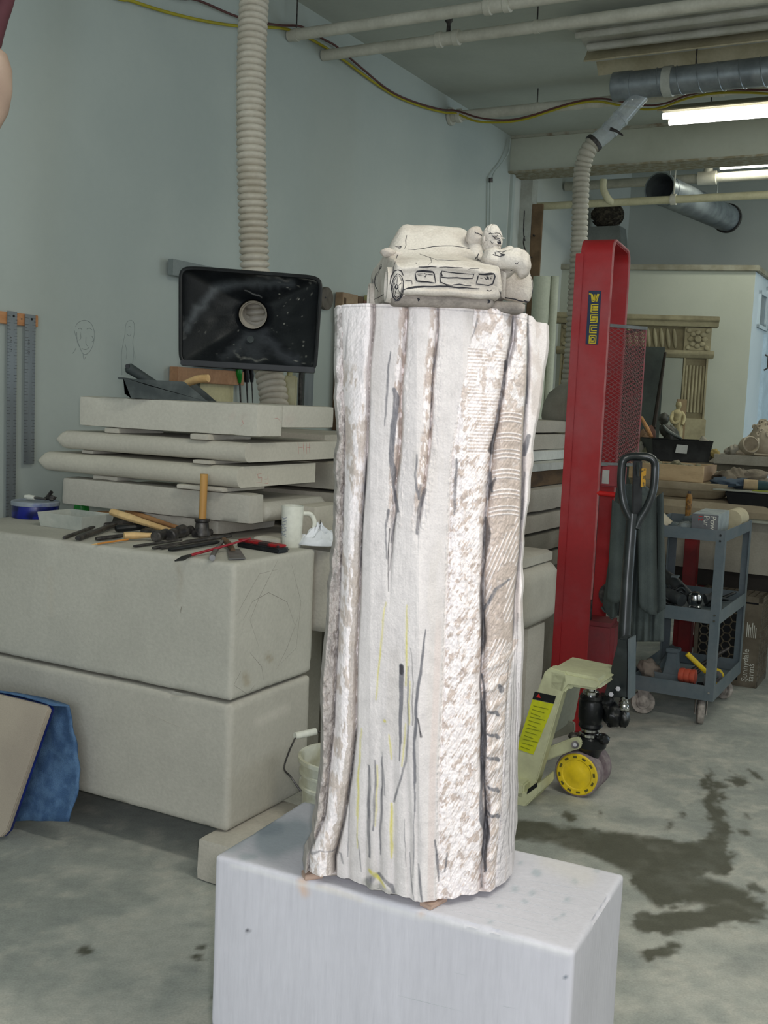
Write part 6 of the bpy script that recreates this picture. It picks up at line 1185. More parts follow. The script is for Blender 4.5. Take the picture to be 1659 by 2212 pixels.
# block nearer the column with a lid slab, on a plinth
_, z0, z1 = wslab(1202, 1213, 1336, 4.55, .9, 0, .55, LIME, 'pale stone block with rounded edge, right of the column at pallet jack height', 'stone_block', 'stone block', 80, .02); bz0, bz1 = z0, z1
wslab(1200, 1186, 1212, 4.55, .9, 0, .56, LIME, 'stone lid slab on the pale block right of the fluted column', sd=81, rnd=.012, z0=bz1 + .001)
a = at(1180, 1345, 4.50); g = nbox(G(), Vector((a.x, a.y, 0)) - U * .20 - W * .30, U * .20, W * .30, Z * (bz0 - .002), .04, .002, .006, 82); solo('stone_block', g, LIME2, 'upright stone support under the pale block behind the pallet jack', 'stone block', ang=60)
# ============================================================ RED LIFT MAST
S_ = Vector((math.sin(RAD(21.9)), math.cos(RAD(21.9)), 0)); V_ = Vector((S_.y, -S_.x, 0))
MY0 = 4.7; mt = at(1325, 512, MY0); MH = mt.z; M0 = Vector((mt.x, mt.y, 0)); MWD = .135; MS = .42
mast = thing('lift_mast', M0 + S_ * MS / 2 - V_ * MWD / 2, 'tall dusty red steel lift mast with a mesh guard and a blue and yellow sticker', 'lift')
def mpt(s_, v, z): return M0 + S_ * s_ + V_ * v + Z * z
def upath(off, r, z0_=.0):
    P = [(off, z0_)]; 
    for k in range(9): a = math.pi - (math.pi / 2) * k / 8; P.append((r + off * 1 - (off - off) + r * math.cos(a), MH - off - r + r * math.sin(a)))
    for k in range(9): a = math.pi / 2 - (math.pi / 2) * k / 8; P.append((MS - off - r + r * math.cos(a), MH - off - r + r * math.sin(a)))
    return P + [(MS - off, z0_)]
out_, in_ = upath(0, .07), upath(.016, .056)
g = G(); n = len(out_); rings = []
vv = [mpt(s_, v, z) for v in (0, -MWD) for s_, z in out_] + [mpt(s_, v, z) for v in (0, -MWD) for s_, z in in_]; ff = []
for i in range(n - 1): ff += [(i, i + 1, n + i + 1, n + i), (2 * n + i, 3 * n + i, 3 * n + i + 1, 2 * n + i + 1), (i, 2 * n + i, 2 * n + i + 1, i + 1), (n + i, n + i + 1, 3 * n + i + 1, 3 * n + i)]
ff += [(0, n, 3 * n, 2 * n), (n - 1, 3 * n - 1, 4 * n - 1, 2 * n - 1)]
g.add(vv, ff); part('mast_channel', g, RED, mast, ang=25)
EDG = mat('worn_edge', (168, 104, 104), .6, (158, 76, 78), 16, bump=0)
part('worn_edge', G().tube([mpt(s_, .001, z) for s_, z in upath(.006, .064, .6)], .0065, 8), EDG, mast, 'worn dusty edge of the red channel', ang=60)
zfl = at(1254, 548, MY0 + .05).z
part('side_flange', G().obox(mpt(-.012, -MWD - .02, .0), S_ * .012, V_ * .035, Z * zfl), RED, mast, bevel=.002)
for k in range(9): part('weld_bead', G().ell(mpt(-.006, -MWD + .012, .75 + k * .155), (.004, .004, .010), n=6, m=5), RED, mast)
def mface(px, py, off=0.0): return onp(px, py, M0 - S_ * off, S_)
st = [mface(1272, 627, .001), mface(1299, 629, .001), mface(1293, 746, .001), mface(1262, 742, .001)]
zt_s, zb_s = (st[0].z + st[1].z) / 2, (st[2].z + st[3].z) / 2; vL = (st[0] - M0).dot(V_); vR = (st[1] - M0).dot(V_)
stk = part('sticker', G().obox(mpt(-.0025, vL, zb_s), V_ * (vR - vL), S_ * .002, Z * (zt_s - zb_s)), mat('navy_sticker', (26, 42, 72), .5, (34, 50, 78), 20, bump=0), mast, 'navy blue sticker with yellow vertical lettering', bevel=.0005)
YL = mat('sticker_yellow', (206, 184, 40), .5, bump=0); sw = vR - vL; sh = zt_s - zb_s
LET = {'W': [[(-.35, 1.0), (-.05, .95), (.12, .1), (.40, .1), (.52, .75), (.66, .1), (.78, .1), (1.0, .95)], [(.10, .9), (.26, .25), (.44, .9), (.60, .25), (.84, .95)]], 'E': [[(1, .95), (.05, .95), (.05, .05), (1, .05)], [(1, .72), (.28, .72), (.28, .6), (1, .6)], [(1, .42), (.28, .42), (.28, .28), (1, .28)]],
       'S': [[(1, .95), (.05, .95), (.05, .42), (.7, .42), (.7, .28), (.05, .28)], [(1, .72), (.28, .72), (.28, .6), (.98, .6), (.98, .05), (.05, .05)]], 'C': [[(1, .95), (.05, .95), (.05, .05), (1, .05)], [(1, .72), (.30, .72), (.30, .30), (1, .30)]], 'O': [[(.05, .05), (.05, .95), (.98, .95), (.98, .05), (.05, .05)], [(.28, .28), (.28, .72), (.74, .72), (.74, .28), (.28, .28)]]}
for i, ch in enumerate('WESCO'):
    zb0 = zb_s + sh * (.965 - (i + 1) * .192 + .012); g = G()
    for s in LET[ch]:
        P = [mpt(-.0032, vL + sw * (.26 + .56 * x), zb0 + sh * .158 * y) for x, y in s]
        for a, b in zip(P[:-1], P[1:]):
            d = b - a; L = d.length; d = d / L; nn = d.cross(S_) * .0022; g.obox(a - nn - d * .001, d * (L + .002), nn * 2, -S_ * .0012)
    part('letter', g, YL, stk if False else mast, 'yellow letter %s on the navy sticker' % ch, kind='stuff')
# mesh guard
GBAR = mat('guard_bar', (122, 126, 126), .5, (100, 104, 104), 14, metal=.3, bump=0); MESHM = mat('mesh_red', (150, 84, 88), .6, (132, 96, 98), 30, bump=0)
ga = mpt(.012, .008, 0); zt_g = at(1318, 706, MY0).z; zb_g = at(1318, 1000, MY0).z
gb_ = at(1396, 712, 4.78); gb_ = Vector((gb_.x, gb_.y, 0)); gcx = mpt(MS, .002, 0)
def lattice(a, b, nm):
    d = b - a; L = d.length; d = d.normalized(); g = G(); H = zt_g - zb_g; sp_ = .0185; rise = .55; nrm_ = Vector((-d.y, d.x, 0))
    for sgn in (1, -1):
        k = -int(L * rise / sp_) - 2
        while k * sp_ < H + L * rise:
            c0 = k * sp_; pts = []
            for x in (0, L):
                pts.append((x, c0 + (x if sgn > 0 else L - x) * rise))
            (x0, y0), (x1, y1) = pts; 
            if sgn < 0: pass
            # clip to the panel
            def clip(x0, y0, x1, y1):
                if y0 == y1: return None
                t0, t1 = 0, 1
                for q, lo_, hi_ in ((0, 0, H),):
                    ta_, tb_ = (0 - y0) / (y1 - y0), (H - y0) / (y1 - y0)
                    if ta_ > tb_: ta_, tb_ = tb_, ta_
                    t0, t1 = max(t0, ta_), min(t1, tb_)
                return (x0 + (x1 - x0) * t0, y0 + (y1 - y0) * t0, x0 + (x1 - x0) * t1, y0 + (y1 - y0) * t1) if t1 > t0 else None
            c = clip(x0, y0, x1, y1)
            if c: p = a + d * c[0] + Z * (zb_g + c[1]); q = a + d * c[2] + Z * (zb_g + c[3]); g.cyl(p + nrm_ * .001 * sgn, q + nrm_ * .001 * sgn, .0016, n=3, caps=False)
            k += 1
    return part('guard_mesh', g, MESHM, mast, 'fine red diamond mesh', kind='stuff')
lattice(ga, gb_, 0); lattice(gb_, gcx, 1)
part('guard_top_bar', G().obox(ga + Z * zt_g, gb_ - ga, Vector((0, .012, 0)), Z * .014), GBAR, mast); part('guard_top_bar', G().obox(gb_ + Z * zt_g, gcx - gb_, Vector((.006, .004, 0)), Z * .014), GBAR, mast); part('guard_bottom_bar', G().obox(ga + Z * (zb_g - .014), gb_ - ga, Vector((0, .012, 0)), Z * .014), GBAR, mast); part('guard_post', G().cyl(gb_ + Z * zb_g, gb_ + Z * zt_g, .003, n=6), MESHM, mast)
part('mesh_backing', G().obox(mpt(MS - .10, -.05, 1.0), S_ * .03, V_ * .02, Z * .9), REDIN, mast) if False else None
# lift chain bars, winch box and cross tube
g0 = mface(1297, 1010); part('control_box', G().obox(mpt(.03, .004, at(1300, 1052, MY0).z), V_ * .10, S_ * .08, Z * .095), REDIN, mast, bevel=.006); part('control_label', G().obox(mpt(.028, .012, at(1300, 1045, MY0).z), V_ * .03, S_ * .002, Z * .06), mat('label_white', (170, 172, 168), .7), mast)
cy_ = at(1310, 1066, MY0).z; part('cross_tube', G().cyl(mpt(.01, .0, cy_), mpt(-.02, .20, cy_ - .006), .011, n=12), mat('bright_red', (196, 34, 34), .4, bump=0), mast)
part('carriage_bar', G().obox(mpt(.10, -.09, .1), S_ * .03, V_ * .05, Z * 1.5), mat('dark_rail', (44, 48, 50), .5), mast); part('hydraulic_ram', G().cyl(mpt(.26, -.06, .1), mpt(.26, -.06, 1.35), .022, n=16), IRON, mast)
part('base_beam', G().obox(mpt(-.03, -MWD - .04, 0), S_ * (MS + .08), V_ * (MWD + .08), Z * .12), RED, mast, bevel=.008)
for q in (): part('straddle_leg', G().obox(mpt(q, .04, .02), S_ * .06, V_ * .55, Z * .09), REDIN, mast, bevel=.005)
part('battery_box', G().obox(mpt(.20, -.10, .12), S_ * .20, V_ * .18, Z * .34), REDIN, mast, bevel=.02)
part('winch_drum', G().cyl(mpt(.05, .08, .62), mpt(.30, .08, .62), .055, n=24), IRON, mast)
# ============================================================ PALLET JACK
wc0 = gz(1246, 1722, 0); WR = .0895; JY = wc0.y; J = Vector((wc0.x, wc0.y, 0))
wcn = at(1246, 1673, JY); WR = wcn.z
jack = thing('pallet_jack', J + U * .08, 'cream pallet jack with yellow steering wheels and a black looped handle', 'pallet jack')
TREAD = mat('dusty_tread', (118, 104, 108), .85, (138, 128, 126), 30, bump=.1)
for k in range(2):
    c0 = Vector((wcn.x, wcn.y, WR)) + U * (.0 if k == 0 else .098); fdir = U if k == 0 else U
    wl0 = part('steer_wheel', G().lathe([(WR * .90, 0), (WR * .97, .002), (WR, .008), (WR, .052), (WR * .95, .058), (WR * .4, .058)], c0, U, 56), TREAD, jack, ang=30)
    if k == 0:
        part('wheel_face', G().lathe([(.001, -.004), (WR * .30, -.004), (WR * .36, -.001), (WR * .62, -.001), (WR * .66, -.0035), (WR * .86, -.0035), (WR * .90, -.001), (WR * .93, .002)], c0, U, 56), YEL, wl0, 'yellow disc face of the near steering wheel')
        for q in range(12):
            a = 2 * math.pi * q / 12 + .15; r_ = W * math.cos(a) + Z * math.sin(a); t_ = -W * math.sin(a) + Z * math.cos(a)
            part('slot', G().obox(c0 - U * .0045 + r_ * WR * .72 - t_ * WR * .085, t_ * WR * .17, r_ * WR * .09, U * .002), mat('slot_dark', (92, 88, 36), .8), wl0, 'dark slot in the yellow wheel face')
part('axle', G().cyl(Vector((wcn.x, wcn.y, WR)) + U * .05, Vector((wcn.x, wcn.y, WR)) + U * .105, .02, n=16), IRON, jack)
def jp(px, py, d=0.0): return onp(px, py, J + U * d, U)      # on the jack's side plane, d metres beyond the wheel face
def jpoly(pts, d, th, m, nm, lab=None, bev=.004): return part(nm, G().prism([jp(x, y, d) for x, y in pts], U * th), m, jack, lab, bevel=bev)
jpoly([(1176, 1452), (1188, 1442), (1222, 1452), (1224, 1474), (1214, 1502), (1160, 1688), (1134, 1742), (1092, 1742), (1096, 1690), (1118, 1602)], -.14, .055, CREAM, 'side_plate')
g = G(); A = [jp(1174, 1455, -.14), jp(1205, 1433, -.06)]; 
tp = [jp(1180, 1452, -.14), jp(1296, 1476, -.14), jp(1300, 1466, -.14), jp(1294, 1458, -.14), jp(1250, 1450, -.14), jp(1188, 1440, -.14)]
part('top_housing', G().prism([jp(1186, 1444, -.14), jp(1284, 1464, -.14), jp(1296, 1470, -.14), jp(1298, 1484, -.14), jp(1290, 1493, -.14), jp(1230, 1484, -.14), jp(1216, 1500, -.14), jp(1184, 1490, -.14)], U * .24), CREAM, jack, 'rounded cream housing over the pump', bevel=.012)

jpoly([(1155, 1494), (1201, 1504), (1196, 1520), (1150, 1510)], -.1425, .002, BLACK, 'label_header', 'black strip with a red triangle on the side plate', 0); jpoly([(1150, 1511), (1196, 1521), (1152, 1630), (1116, 1618)], -.1425, .002, mat('yellow_label', (196, 200, 30), .6, (180, 186, 46), 20, .45, .7, bump=0), 'yellow_label', 'yellow instruction label on the side plate', 0)
jpoly([(1158, 1506), (1164, 1498), (1168, 1508)], -.144, .001, MATS['bright_red'], 'warning_triangle', 'small red triangle', 0)
g = G()
for k in range(12): y = 1524 + k * 8; xl = 1150 - (y - 1511) * .31; g.prism([jp(xl + 6, y, -.144), jp(xl + 38 - (k % 3) * 6, y + 7.5, -.144), jp(xl + 38 - (k % 3) * 6, y + 8.6, -.144), jp(xl + 6, y + 1.1, -.144)], U * .001)
part('label_text', g, mat('label_ink', (120, 128, 24), .8, bump=0), jack, kind='stuff')
# heel, forks
jpoly([(1092, 1712), (1138, 1712), (1164, 1690), (1164, 1712), (1134, 1744), (1092, 1744)], -.20, .16, CREAM, 'fork_heel'); jpoly([(1140, 1705), (1160, 1690), (1160, 1700), (1138, 1716)], -.202, .003, BLACK, 'heel_slot', bev=0)
zf_ = .06
for d in (-.20, .20): part('fork', G().obox(jp(1130, 1735, d).xy.to_3d() + Z * .025 - W * .42, W * .42, U * .15, Z * .055), CREAM, jack, bevel=.006)
jpoly([(1120, 1600), (1170, 1560), (1190, 1600), (1150, 1700), (1110, 1742)], .24, .03, CREAM, 'side_plate', 'far cream side plate')
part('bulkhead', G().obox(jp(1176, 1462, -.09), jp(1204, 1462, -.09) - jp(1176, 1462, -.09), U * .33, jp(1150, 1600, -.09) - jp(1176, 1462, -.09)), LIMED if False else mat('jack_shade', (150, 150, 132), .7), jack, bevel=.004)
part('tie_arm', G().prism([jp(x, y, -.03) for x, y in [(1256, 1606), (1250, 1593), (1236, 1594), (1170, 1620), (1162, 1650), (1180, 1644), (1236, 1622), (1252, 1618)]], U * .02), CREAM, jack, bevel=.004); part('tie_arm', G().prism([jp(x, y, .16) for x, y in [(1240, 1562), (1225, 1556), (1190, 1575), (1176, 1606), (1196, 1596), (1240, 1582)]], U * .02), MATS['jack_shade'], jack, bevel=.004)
part('pivot_bolt', G().cyl(jp(1242, 1609, -.05), jp(1242, 1609, -.028), .014, n=16), IRON, jack); part('pivot_washer', G().cyl(jp(1242, 1609, -.054), jp(1242, 1609, -.050), .007, n=12), STEEL, jack)
def vcyl(px, pyt, pyb, hw, d, m, nm, prof=None, lab=None):
    a = jp(px, pyb, d); b = jp(px, pyt, d); r = abs((jp(px + hw, pyb, d) - jp(px - hw, pyb, d)).dot(W)) / 2 * .93; h = b.z - a.z; prof = prof or [(1, 0), (1, 1)]
    return part(nm, G().lathe([(r * q, h * t) for q, t in prof], Vector((a.x, a.y, a.z)), n=32), m, jack, lab)
OIL = mat('oily_black', (22, 24, 26), .35, (60, 60, 58), 26, .56, .7, bump=.15, fine=.1)
vcyl(1276, 1486, 1502, 18, .04, CHROME, 'pump_nut', [(.8, 0), (1, .1), (1, .6), (.6, .7), (.6, 1)]); vcyl(1275, 1500, 1572, 29, .04, OIL, 'pump_cylinder', [(.8, 0), (.95, .08), (.85, .16), (.98, .3), (1, .8), (.92, .86), (1, .92), (.9, 1)])
vcyl(1275, 1571, 1580, 21, .04, CHROME, 'bearing_ring', [(.9, 0), (1, .2), (1, .8), (.9, 1)]); vcyl(1273, 1581, 1590, 23, .04, CHROME, 'bearing_ring', [(.9, 0), (1, .2), (1, .8), (.9, 1)])
vcyl(1271, 1588, 1640, 38, .05, OIL, 'fork_bracket', [(.35, 0), (.6, .1), (.75, .4), (1, .6), (1, .95), (.8, 1)]); part('bracket_ear', G().ell(jp(1238, 1590, .0), (.018, .02, .014), n=14, m=10, amp=.2), IRON, jack); part('bracket_ear', G().ell(jp(1303, 1596, .03), (.024, .03, .02), n=14, m=10, amp=.2, seed=2), OIL, jack)
part('pump_valve', G().ell(jp(1325, 1545, .04), (.036, .05, .045), n=20, m=14, amp=.25, seed=4), OIL, jack); part('pump_valve', G().ell(jp(1347, 1552, .03), (.022, .03, .034), n=18, m=12, amp=.2, seed=6), OIL, jack); part('pump_valve', G().ell(jp(1312, 1515, .05), (.03, .04, .03), n=18, m=12, amp=.3, seed=7), OIL, jack)
g = G(); a = jp(1347, 1534, .03); g.lathe([(.018, 0), (.020, .004), (.020, .01), (.016, .014), (.019, .018), (.015, .024), (.018, .03), (.013, .036), (.015, .045), (.008, .052)], a, n=20); part('spring', g, CHROME, jack)
for x, y in ((1320, 1500), (1335, 1488)): part('bolt_head', G().cyl(jp(x, y, -.012), jp(x, y, -.002), .009, n=6), STEEL, jack)
HB = mat('handle_black', (26, 32, 34), .32, (48, 54, 56), 20, .5, .75, bump=.03, spec=.6)
hY = .06
part('handle_foot', G().prism([jp(x, y, hY - .04) for x, y in [(1304, 1504), (1356, 1510), (1358, 1440), (1357, 1380), (1336, 1378), (1318, 1450)]], U * .07), HB, jack, bevel=.006); part('foot_edge', G().obox(jp(1356, 1510, hY - .045), jp(1357, 1380, hY - .045) - jp(1356, 1510, hY - .045), W * .006, U * .08), GREY, jack)
ys = JY + .10
part('handle_shaft', G().tube([at(1347, 1400, ys), at(1355, 1250, ys + .03), at(1366, 1110, ys + .06)], [.024, .022, .021], 16), HB, jack)
lp = [at(1368, 1142, ys + .05), at(1362, 1122, ys + .055), at(1348, 1090, ys + .06), at(1342, 1050, ys + .07), at(1343, 1012, ys + .08), at(1347, 994, ys + .08), at(1360, 987, ys + .085), at(1382, 986, ys + .09), at(1402, 988, ys + .085), at(1413, 997, ys + .08), at(1415, 1015, ys + .08), at(1411, 1060, ys + .07), at(1398, 1095, ys + .06), at(1382, 1122, ys + .055), at(1374, 1142, ys + .05)]
part('handle_loop', G().tube(lp, .0155, 14, smooth=5), HB, jack, ang=60)
part('handle_panel', G().obox(at(1366, 1140, ys + .075), at(1386, 1140, ys + .075) - at(1366, 1140, ys + .075), Vector((0, .012, 0)), at(1368, 995, ys + .085) - at(1366, 1140, ys + .075)), BLACK, jack, bevel=.003)
part('warning_label', G().obox(at(1384, 1052, ys + .070), at(1394, 1052, ys + .070) - at(1384, 1052, ys + .070), Vector((0, .004, 0)), at(1386, 1012, ys + .075) - at(1384, 1052, ys + .070)), mat('orange_label', (182, 136, 40), .6, (90, 76, 40), 60, .55, .6), jack, 'amber label strip between the handle bars'); part('control_lever', G().tube([at(1378, 1000, ys + .07), at(1378, 1012, ys + .06), at(1379, 1030, ys + .055)], [.006, .008, .005], 8), HB, jack)
# ============================================================ COAT HUNG BEHIND THE HANDLE
CY = JY + .36
COAT = mat('coat_cloth', (66, 74, 74), .95, (78, 86, 84), 8, fine=.08, bscale=200, bump=.4)
NR, NC = 60, 90; rows = []
for j in range(NR):
    t = j / (NR - 1); y = 1046 + t * 340
    xl = np.interp(y, [1046, 1060, 1100, 1150, 1200, 1260, 1300, 1386], [1340, 1330, 1325, 1322, 1316, 1308, 1302, 1300]); xr = np.interp(y, [1046, 1060, 1080, 1140, 1200, 1290, 1386], [1392, 1408, 1420, 1431, 1434, 1436, 1434]); row = []
    for i in range(NC):
        s_ = i / (NC - 1); x = xl + (xr - xl) * s_
        yy = y if s_ > .48 else min(y, 1310 + 25 * math.sin(s_ * 9)); fold = .018 * math.sin(s_ * 24 + 1.5 * math.sin(t * 2.4)) * (.25 + t) + .010 * math.sin(s_ * 47 + t * 3) * t + .02 * mn.noise(Vector((s_ * 4, t * 3, 1))); edge_ = .05 * (abs(2 * s_ - 1) ** 4)
        row.append(at(x, yy, CY + fold + edge_))
    rows.append(row)
coat = thing('hanging_coat', at(1375, 1386, CY) , 'dark grey work coat hanging behind the pallet jack handle', 'coat'); part('body_cloth', G().grid(rows), COAT, coat, ang=80, thick=.006)
rows = [[at(1378 + 55 * s_ + 4 * t, 1060 + 250 * t + 18 * math.sin(s_ * 3), CY - .045 - .02 * math.sin(s_ * 6.3) - .01 * math.sin(s_ * 15 + t)) for s_ in [i / 20 for i in range(21)]] for t in [j / 20 for j in range(21)]]; part('front_flap', G().grid(rows), COAT, coat, ang=80, thick=.006)
rows = [[at(1322 + 34 * s_ - 12 * t, 1080 + 215 * t + 8 * math.sin(s_ * 3), CY - .04 - .03 * math.sin(s_ * 3.1)) for s_ in [i / 14 for i in range(15)]] for t in [j / 20 for j in range(21)]]; part('sleeve', G().grid(rows), COAT, coat, ang=80, thick=.006)
# ============================================================ SERVICE CART
cf_ = gz(1512, 1573, 0); CD = cf_.y; CB = at(1538, 1516, CD + .0); zB0 = CB.z; zB1 = at(1538, 1484, CD).z; ztop = at(1576, 1147, CD).z; ztl = at(1574, 1172, CD).z; zm1 = at(1557, 1321, CD).z; zm0 = at(1553, 1350, CD).z
K0 = Vector((CB.x, CB.y, 0)); KW, KL = .40, .66
cart = thing('service_cart', K0 - W * KW / 2 + U * KL / 2, 'grey steel three-shelf service cart loaded with tools on pale casters', 'cart')
def kp(a, b, z): return K0 - W * a + U * b + Z * z
for nm_, z0_, z1_ in (('bottom_shelf', zB0, zB1), ('middle_shelf', zm0, zm1), ('top_shelf', ztl, ztop)):
    g = G(); g.obox(kp(KW, 0, z0_ + .008), W * KW, U * KL, Z * .004); g.obox(kp(KW, -.002, z0_), W * KW, U * .003, Z * (z1_ - z0_)); g.obox(kp(KW, KL, z0_), W * KW, U * .003, Z * (z1_ - z0_)); g.obox(kp(0, 0, z0_), W * .003, U * KL, Z * (z1_ - z0_)); g.obox(kp(KW + .003, 0, z0_), W * .003, U * KL, Z * (z1_ - z0_)); part(nm_, g, GREY, cart, kind=None)
for a in (0, 1):
    for b in (0, 1):
        x0 = -.004 if a == 0 else KW + .004; y0 = -.004 if b == 0 else KL + .004; sa = 1 if a == 0 else -1; sb = 1 if b == 0 else -1; g = G()
        g.prism([kp(x0, y0, zB0), kp(x0 + sa * .040, y0, zB0), kp(x0 + sa * .040, y0 + sb * .003, zB0), kp(x0 + sa * .003, y0 + sb * .003, zB0), kp(x0 + sa * .003, y0 + sb * .040, zB0), kp(x0, y0 + sb * .040, zB0)], Z * (ztop - zB0 - .002)); part('leg', g, GREY, cart)
CST = mat('dusty_caster', (168, 160, 152), .8, (124, 118, 112), 26, .42, .6, bump=.1)
for k, (px, py, yy, rr_c) in enumerate([(1384, 1526, None, .056), (1505, 1546, None, .056), (1556, 1490, None, .05), (1430, 1480, None, .05)]):
    a, b = [(KW - .07, .06), (.06, .06), (.06, KL - .07), (KW - .07, KL - .07)][k]; c0 = kp(a, b, rr_c); ax_ = Vector((.80, .60, 0)).normalized() if k != 1 else Vector((.92, -.2, 0)).normalized(); 
    if k == 0: ax_ = Vector((.25, .97, 0)).normalized()
    w_ = part('caster_wheel', G().lathe([(.010, -.019), (rr_c * .55, -.016), (rr_c * .62, -.012), (rr_c * .95, -.014), (rr_c, -.008), (rr_c, .008), (rr_c * .95, .014), (rr_c * .62, .012), (rr_c * .55, .016), (.010, .019)], c0, ax_, 36), CST, cart)
    g = G(); fr = ax_.cross(Z).normalized()
    for s_ in (-1, 1): g.prism([c0 + ax_ * .024 * s_ + fr * x + Z * z for x, z in ((-.012, -.012), (.012, -.012), (.03, zB0 - rr_c), (-.03, zB0 - rr_c))], ax_ * .003 * s_)
    g.obox(c0 - ax_ * .03 - fr * .03 + Z * (zB0 - rr_c - .006), ax_ * .06, fr * .06, Z * .006); part('caster_fork', g, CST, cart)
for zz_ in (ztop - .022, ztop - .048, zm1 - .02, zm1 - .046, zB0 + .04):
    c0 = kp(.016, -.006, zz_); part('bolt', G().cyl(c0, c0 - U * .004, .0052, n=8), CHROME, cart)
part('push_handle', G().tube([kp(KW, .06, ztop - .03), kp(KW + .10, .06, ztop + .03), kp(KW + .10, KL - .06, ztop + .03), kp(KW, KL - .06, ztop - .03)], .011, 10, smooth=3), GREY, cart)
# --- on the cart: top shelf
ZT1 = ztl + .0125
def zy(px, py, z): return gz(px, py, z)
bx0 = at(1493, 1146, CD + .10); bx0 = Vector((bx0.x, bx0.y, ZT1)); zbx = at(1545, 1121, CD + .08).z - ZT1; bdir = Vector((.82, -.44, 0)).normalized() ; L_ = (at(1548, 1146, CD + .05) - at(1497, 1140, CD + .1)).length
BXD = U * .33 - W * .015
bxs = thing('cardboard_box', bx0, 'dust-grey oblong carton with white and red lettering on the top cart shelf', 'box'); CARD = mat('dusty_carton', (150, 158, 158), .8, (128, 136, 138), 12, bump=.05)
bw = .118; part('carton', G().obox(bx0, W * bw, BXD, Z * .105), CARD, bxs, bevel=.003); part('end_panel', G().obox(bx0 - U * .0008, W * bw, U * .001, Z * .103), mat('carton_end', (86, 88, 92), .8, (110, 112, 114), 10), bxs)
for i, (tx, dx_, m_, sz) in enumerate([q for q in [('Pow', .084, None, .036), ('Pur', .054, None, .036), ('12', .030, 1, .028), ('', .012, None, .014)] if q[0]]):
    part('printed_word', text_geo(tx, sz, bx0 + W * dx_ - U * .002 + Z * .100, -Z, W, .0006), MATS['bright_red'] if m_ else WHITE, bxs, kind='stuff')
g = G().tube([kp(.02, .12, ZT1 + .06), kp(.02, .30, ZT1 + .09), kp(.03, .55, ZT1 + .05)], [.035, .05, .045], 14, smooth=3); 
rl_ = solo('paper_roll', G().cyl(kp(.055, .42, ZT1 + .052), kp(.055, .62, ZT1 + .052), .05, n=24), mat('tan_paper', (176, 166, 138), .8), 'tan rounded paper roll behind the carton on the top shelf', 'roll')
g = G(); P = [[kp(KW - .02 - .12 * s_, .03 + .14 * t, ZT1 + .03 + .05 * (1 - abs(2 * s_ - .9)) + .01 * math.sin(t * 7)) for s_ in [i / 8 for i in range(9)]] for t in [j / 8 for j in range(9)]]; solo('folded_card', G().grid(P), mat('buff_card', (184, 176, 158), .8), 'folded buff card with two holes, beside the coat on the top shelf', 'card', ang=30, thick=.003)
solo('cardboard_offcut', G().prism([kp(KW - .01, .015, ZT1), kp(KW - .12, .015, ZT1), kp(KW - .10, .015, ZT1 + .03), kp(KW - .05, .015, ZT1 + .045)], U * .05), WOOD2, 'brown cardboard offcut under the folded card', 'cardboard')
def heap(c, r, m, name, lab, cat, amp=.5, seed=1, R=None, n=24): return solo(name, G().ell(c, r, R or RT, n, 14, amp, 12, seed), m, lab, cat, ang=70)
RAG = mat('grey_rag', (128, 136, 136), .95, (100, 110, 112), 14, bump=.4); RAGD = mat('dark_rag', (72, 82, 86), .95, (96, 104, 104), 14, bump=.4)
heap(kp(.19, .10, ZT1 + .026), (.045, .06, .028), RAG, 'rag', 'light grey crumpled rag left of the carton', 'rag', seed=3); heap(kp(.25, .07, ZT1 + .022), (.022, .04, .026), RAGD, 'rag', 'small dark grey rag beside the light one', 'rag', seed=5)
heap(kp(.20, .28, ZT1 + .035), (.06, .07, .036), RAGD, 'rag', 'blue-grey rag behind the light crumpled one', 'rag', seed=8)
fh = thing('wood_rasp', kp(.25, .36, ZT1), 'upright yellow-brown wooden tool handle behind the rags on the cart', 'tool'); part('handle', G().tube([kp(.25, .36, ZT1 + .002), kp(.25, .36, ZT1 + .06), kp(.25, .36, ZT1 + .15), kp(.25, .36, ZT1 + .17)], [.014, .013, .016, .010], 10), mat('ochre_handle', (142, 102, 44), .6, (96, 68, 32), 50, .5, .6), fh); part('ferrule', G().cyl(kp(.25, .36, ZT1 + .17), kp(.25, .36, ZT1 + .182), .007, n=8), IRON, fh)
# middle shelf
ZM = zm0 + .0125; TOOLK = mat('power_tool_grey', (54, 58, 60), .5, (80, 84, 84), 16, .5, .7, bump=.1); CORDM = mat('black_cord', (34, 38, 40), .5, bump=0)
gr = thing('angle_grinder', kp(.17, .16, ZM), 'dark angle grinder with a shiny metal head on the middle cart shelf', 'grinder'); 
part('body', G().tube([kp(.36, .26, ZM + .06), kp(.28, .20, ZM + .065), kp(.20, .14, ZM + .055)], [.022, .031, .030], 18, smooth=4), TOOLK, gr); hd_ = kp(.135, .12, ZM); part('gear_head', G().lathe([(.022, .0), (.030, .006), (.032, .02), (.026, .026), (.029, .032), (.031, .06), (.028, .075), (.018, .084), (.002, .087)], hd_ + Z * .018, n=24), CHROME, gr); part('guard', G().lathe([(.036, 0), (.040, .003), (.040, .010), (.032, .012)], hd_ + Z * .006, n=28), IRON, gr); part('side_handle', G().tube([hd_ + Z * .06 + U * .03, hd_ + Z * .07 + U * .12], [.010, .014], 10), BLACK, gr)
g2 = thing('angle_grinder', kp(.33, .38, ZM), 'second dark power tool heaped at the back of the middle shelf', 'grinder'); part('body', G().tube([kp(.38, .48, ZM + .12), kp(.30, .38, ZM + .10), kp(.20, .30, ZM + .05)], [.028, .034, .026], 18, smooth=4), TOOLK, g2); part('gear_head', G().ell(kp(.17, .28, ZM + .045), (.035, .035, .04), n=18, m=12, amp=.15), IRON, g2); part('switch', G().obox(kp(.31, .36, ZM + .125), W * .03, U * .05, Z * .01), RAG, g2)
g = G()
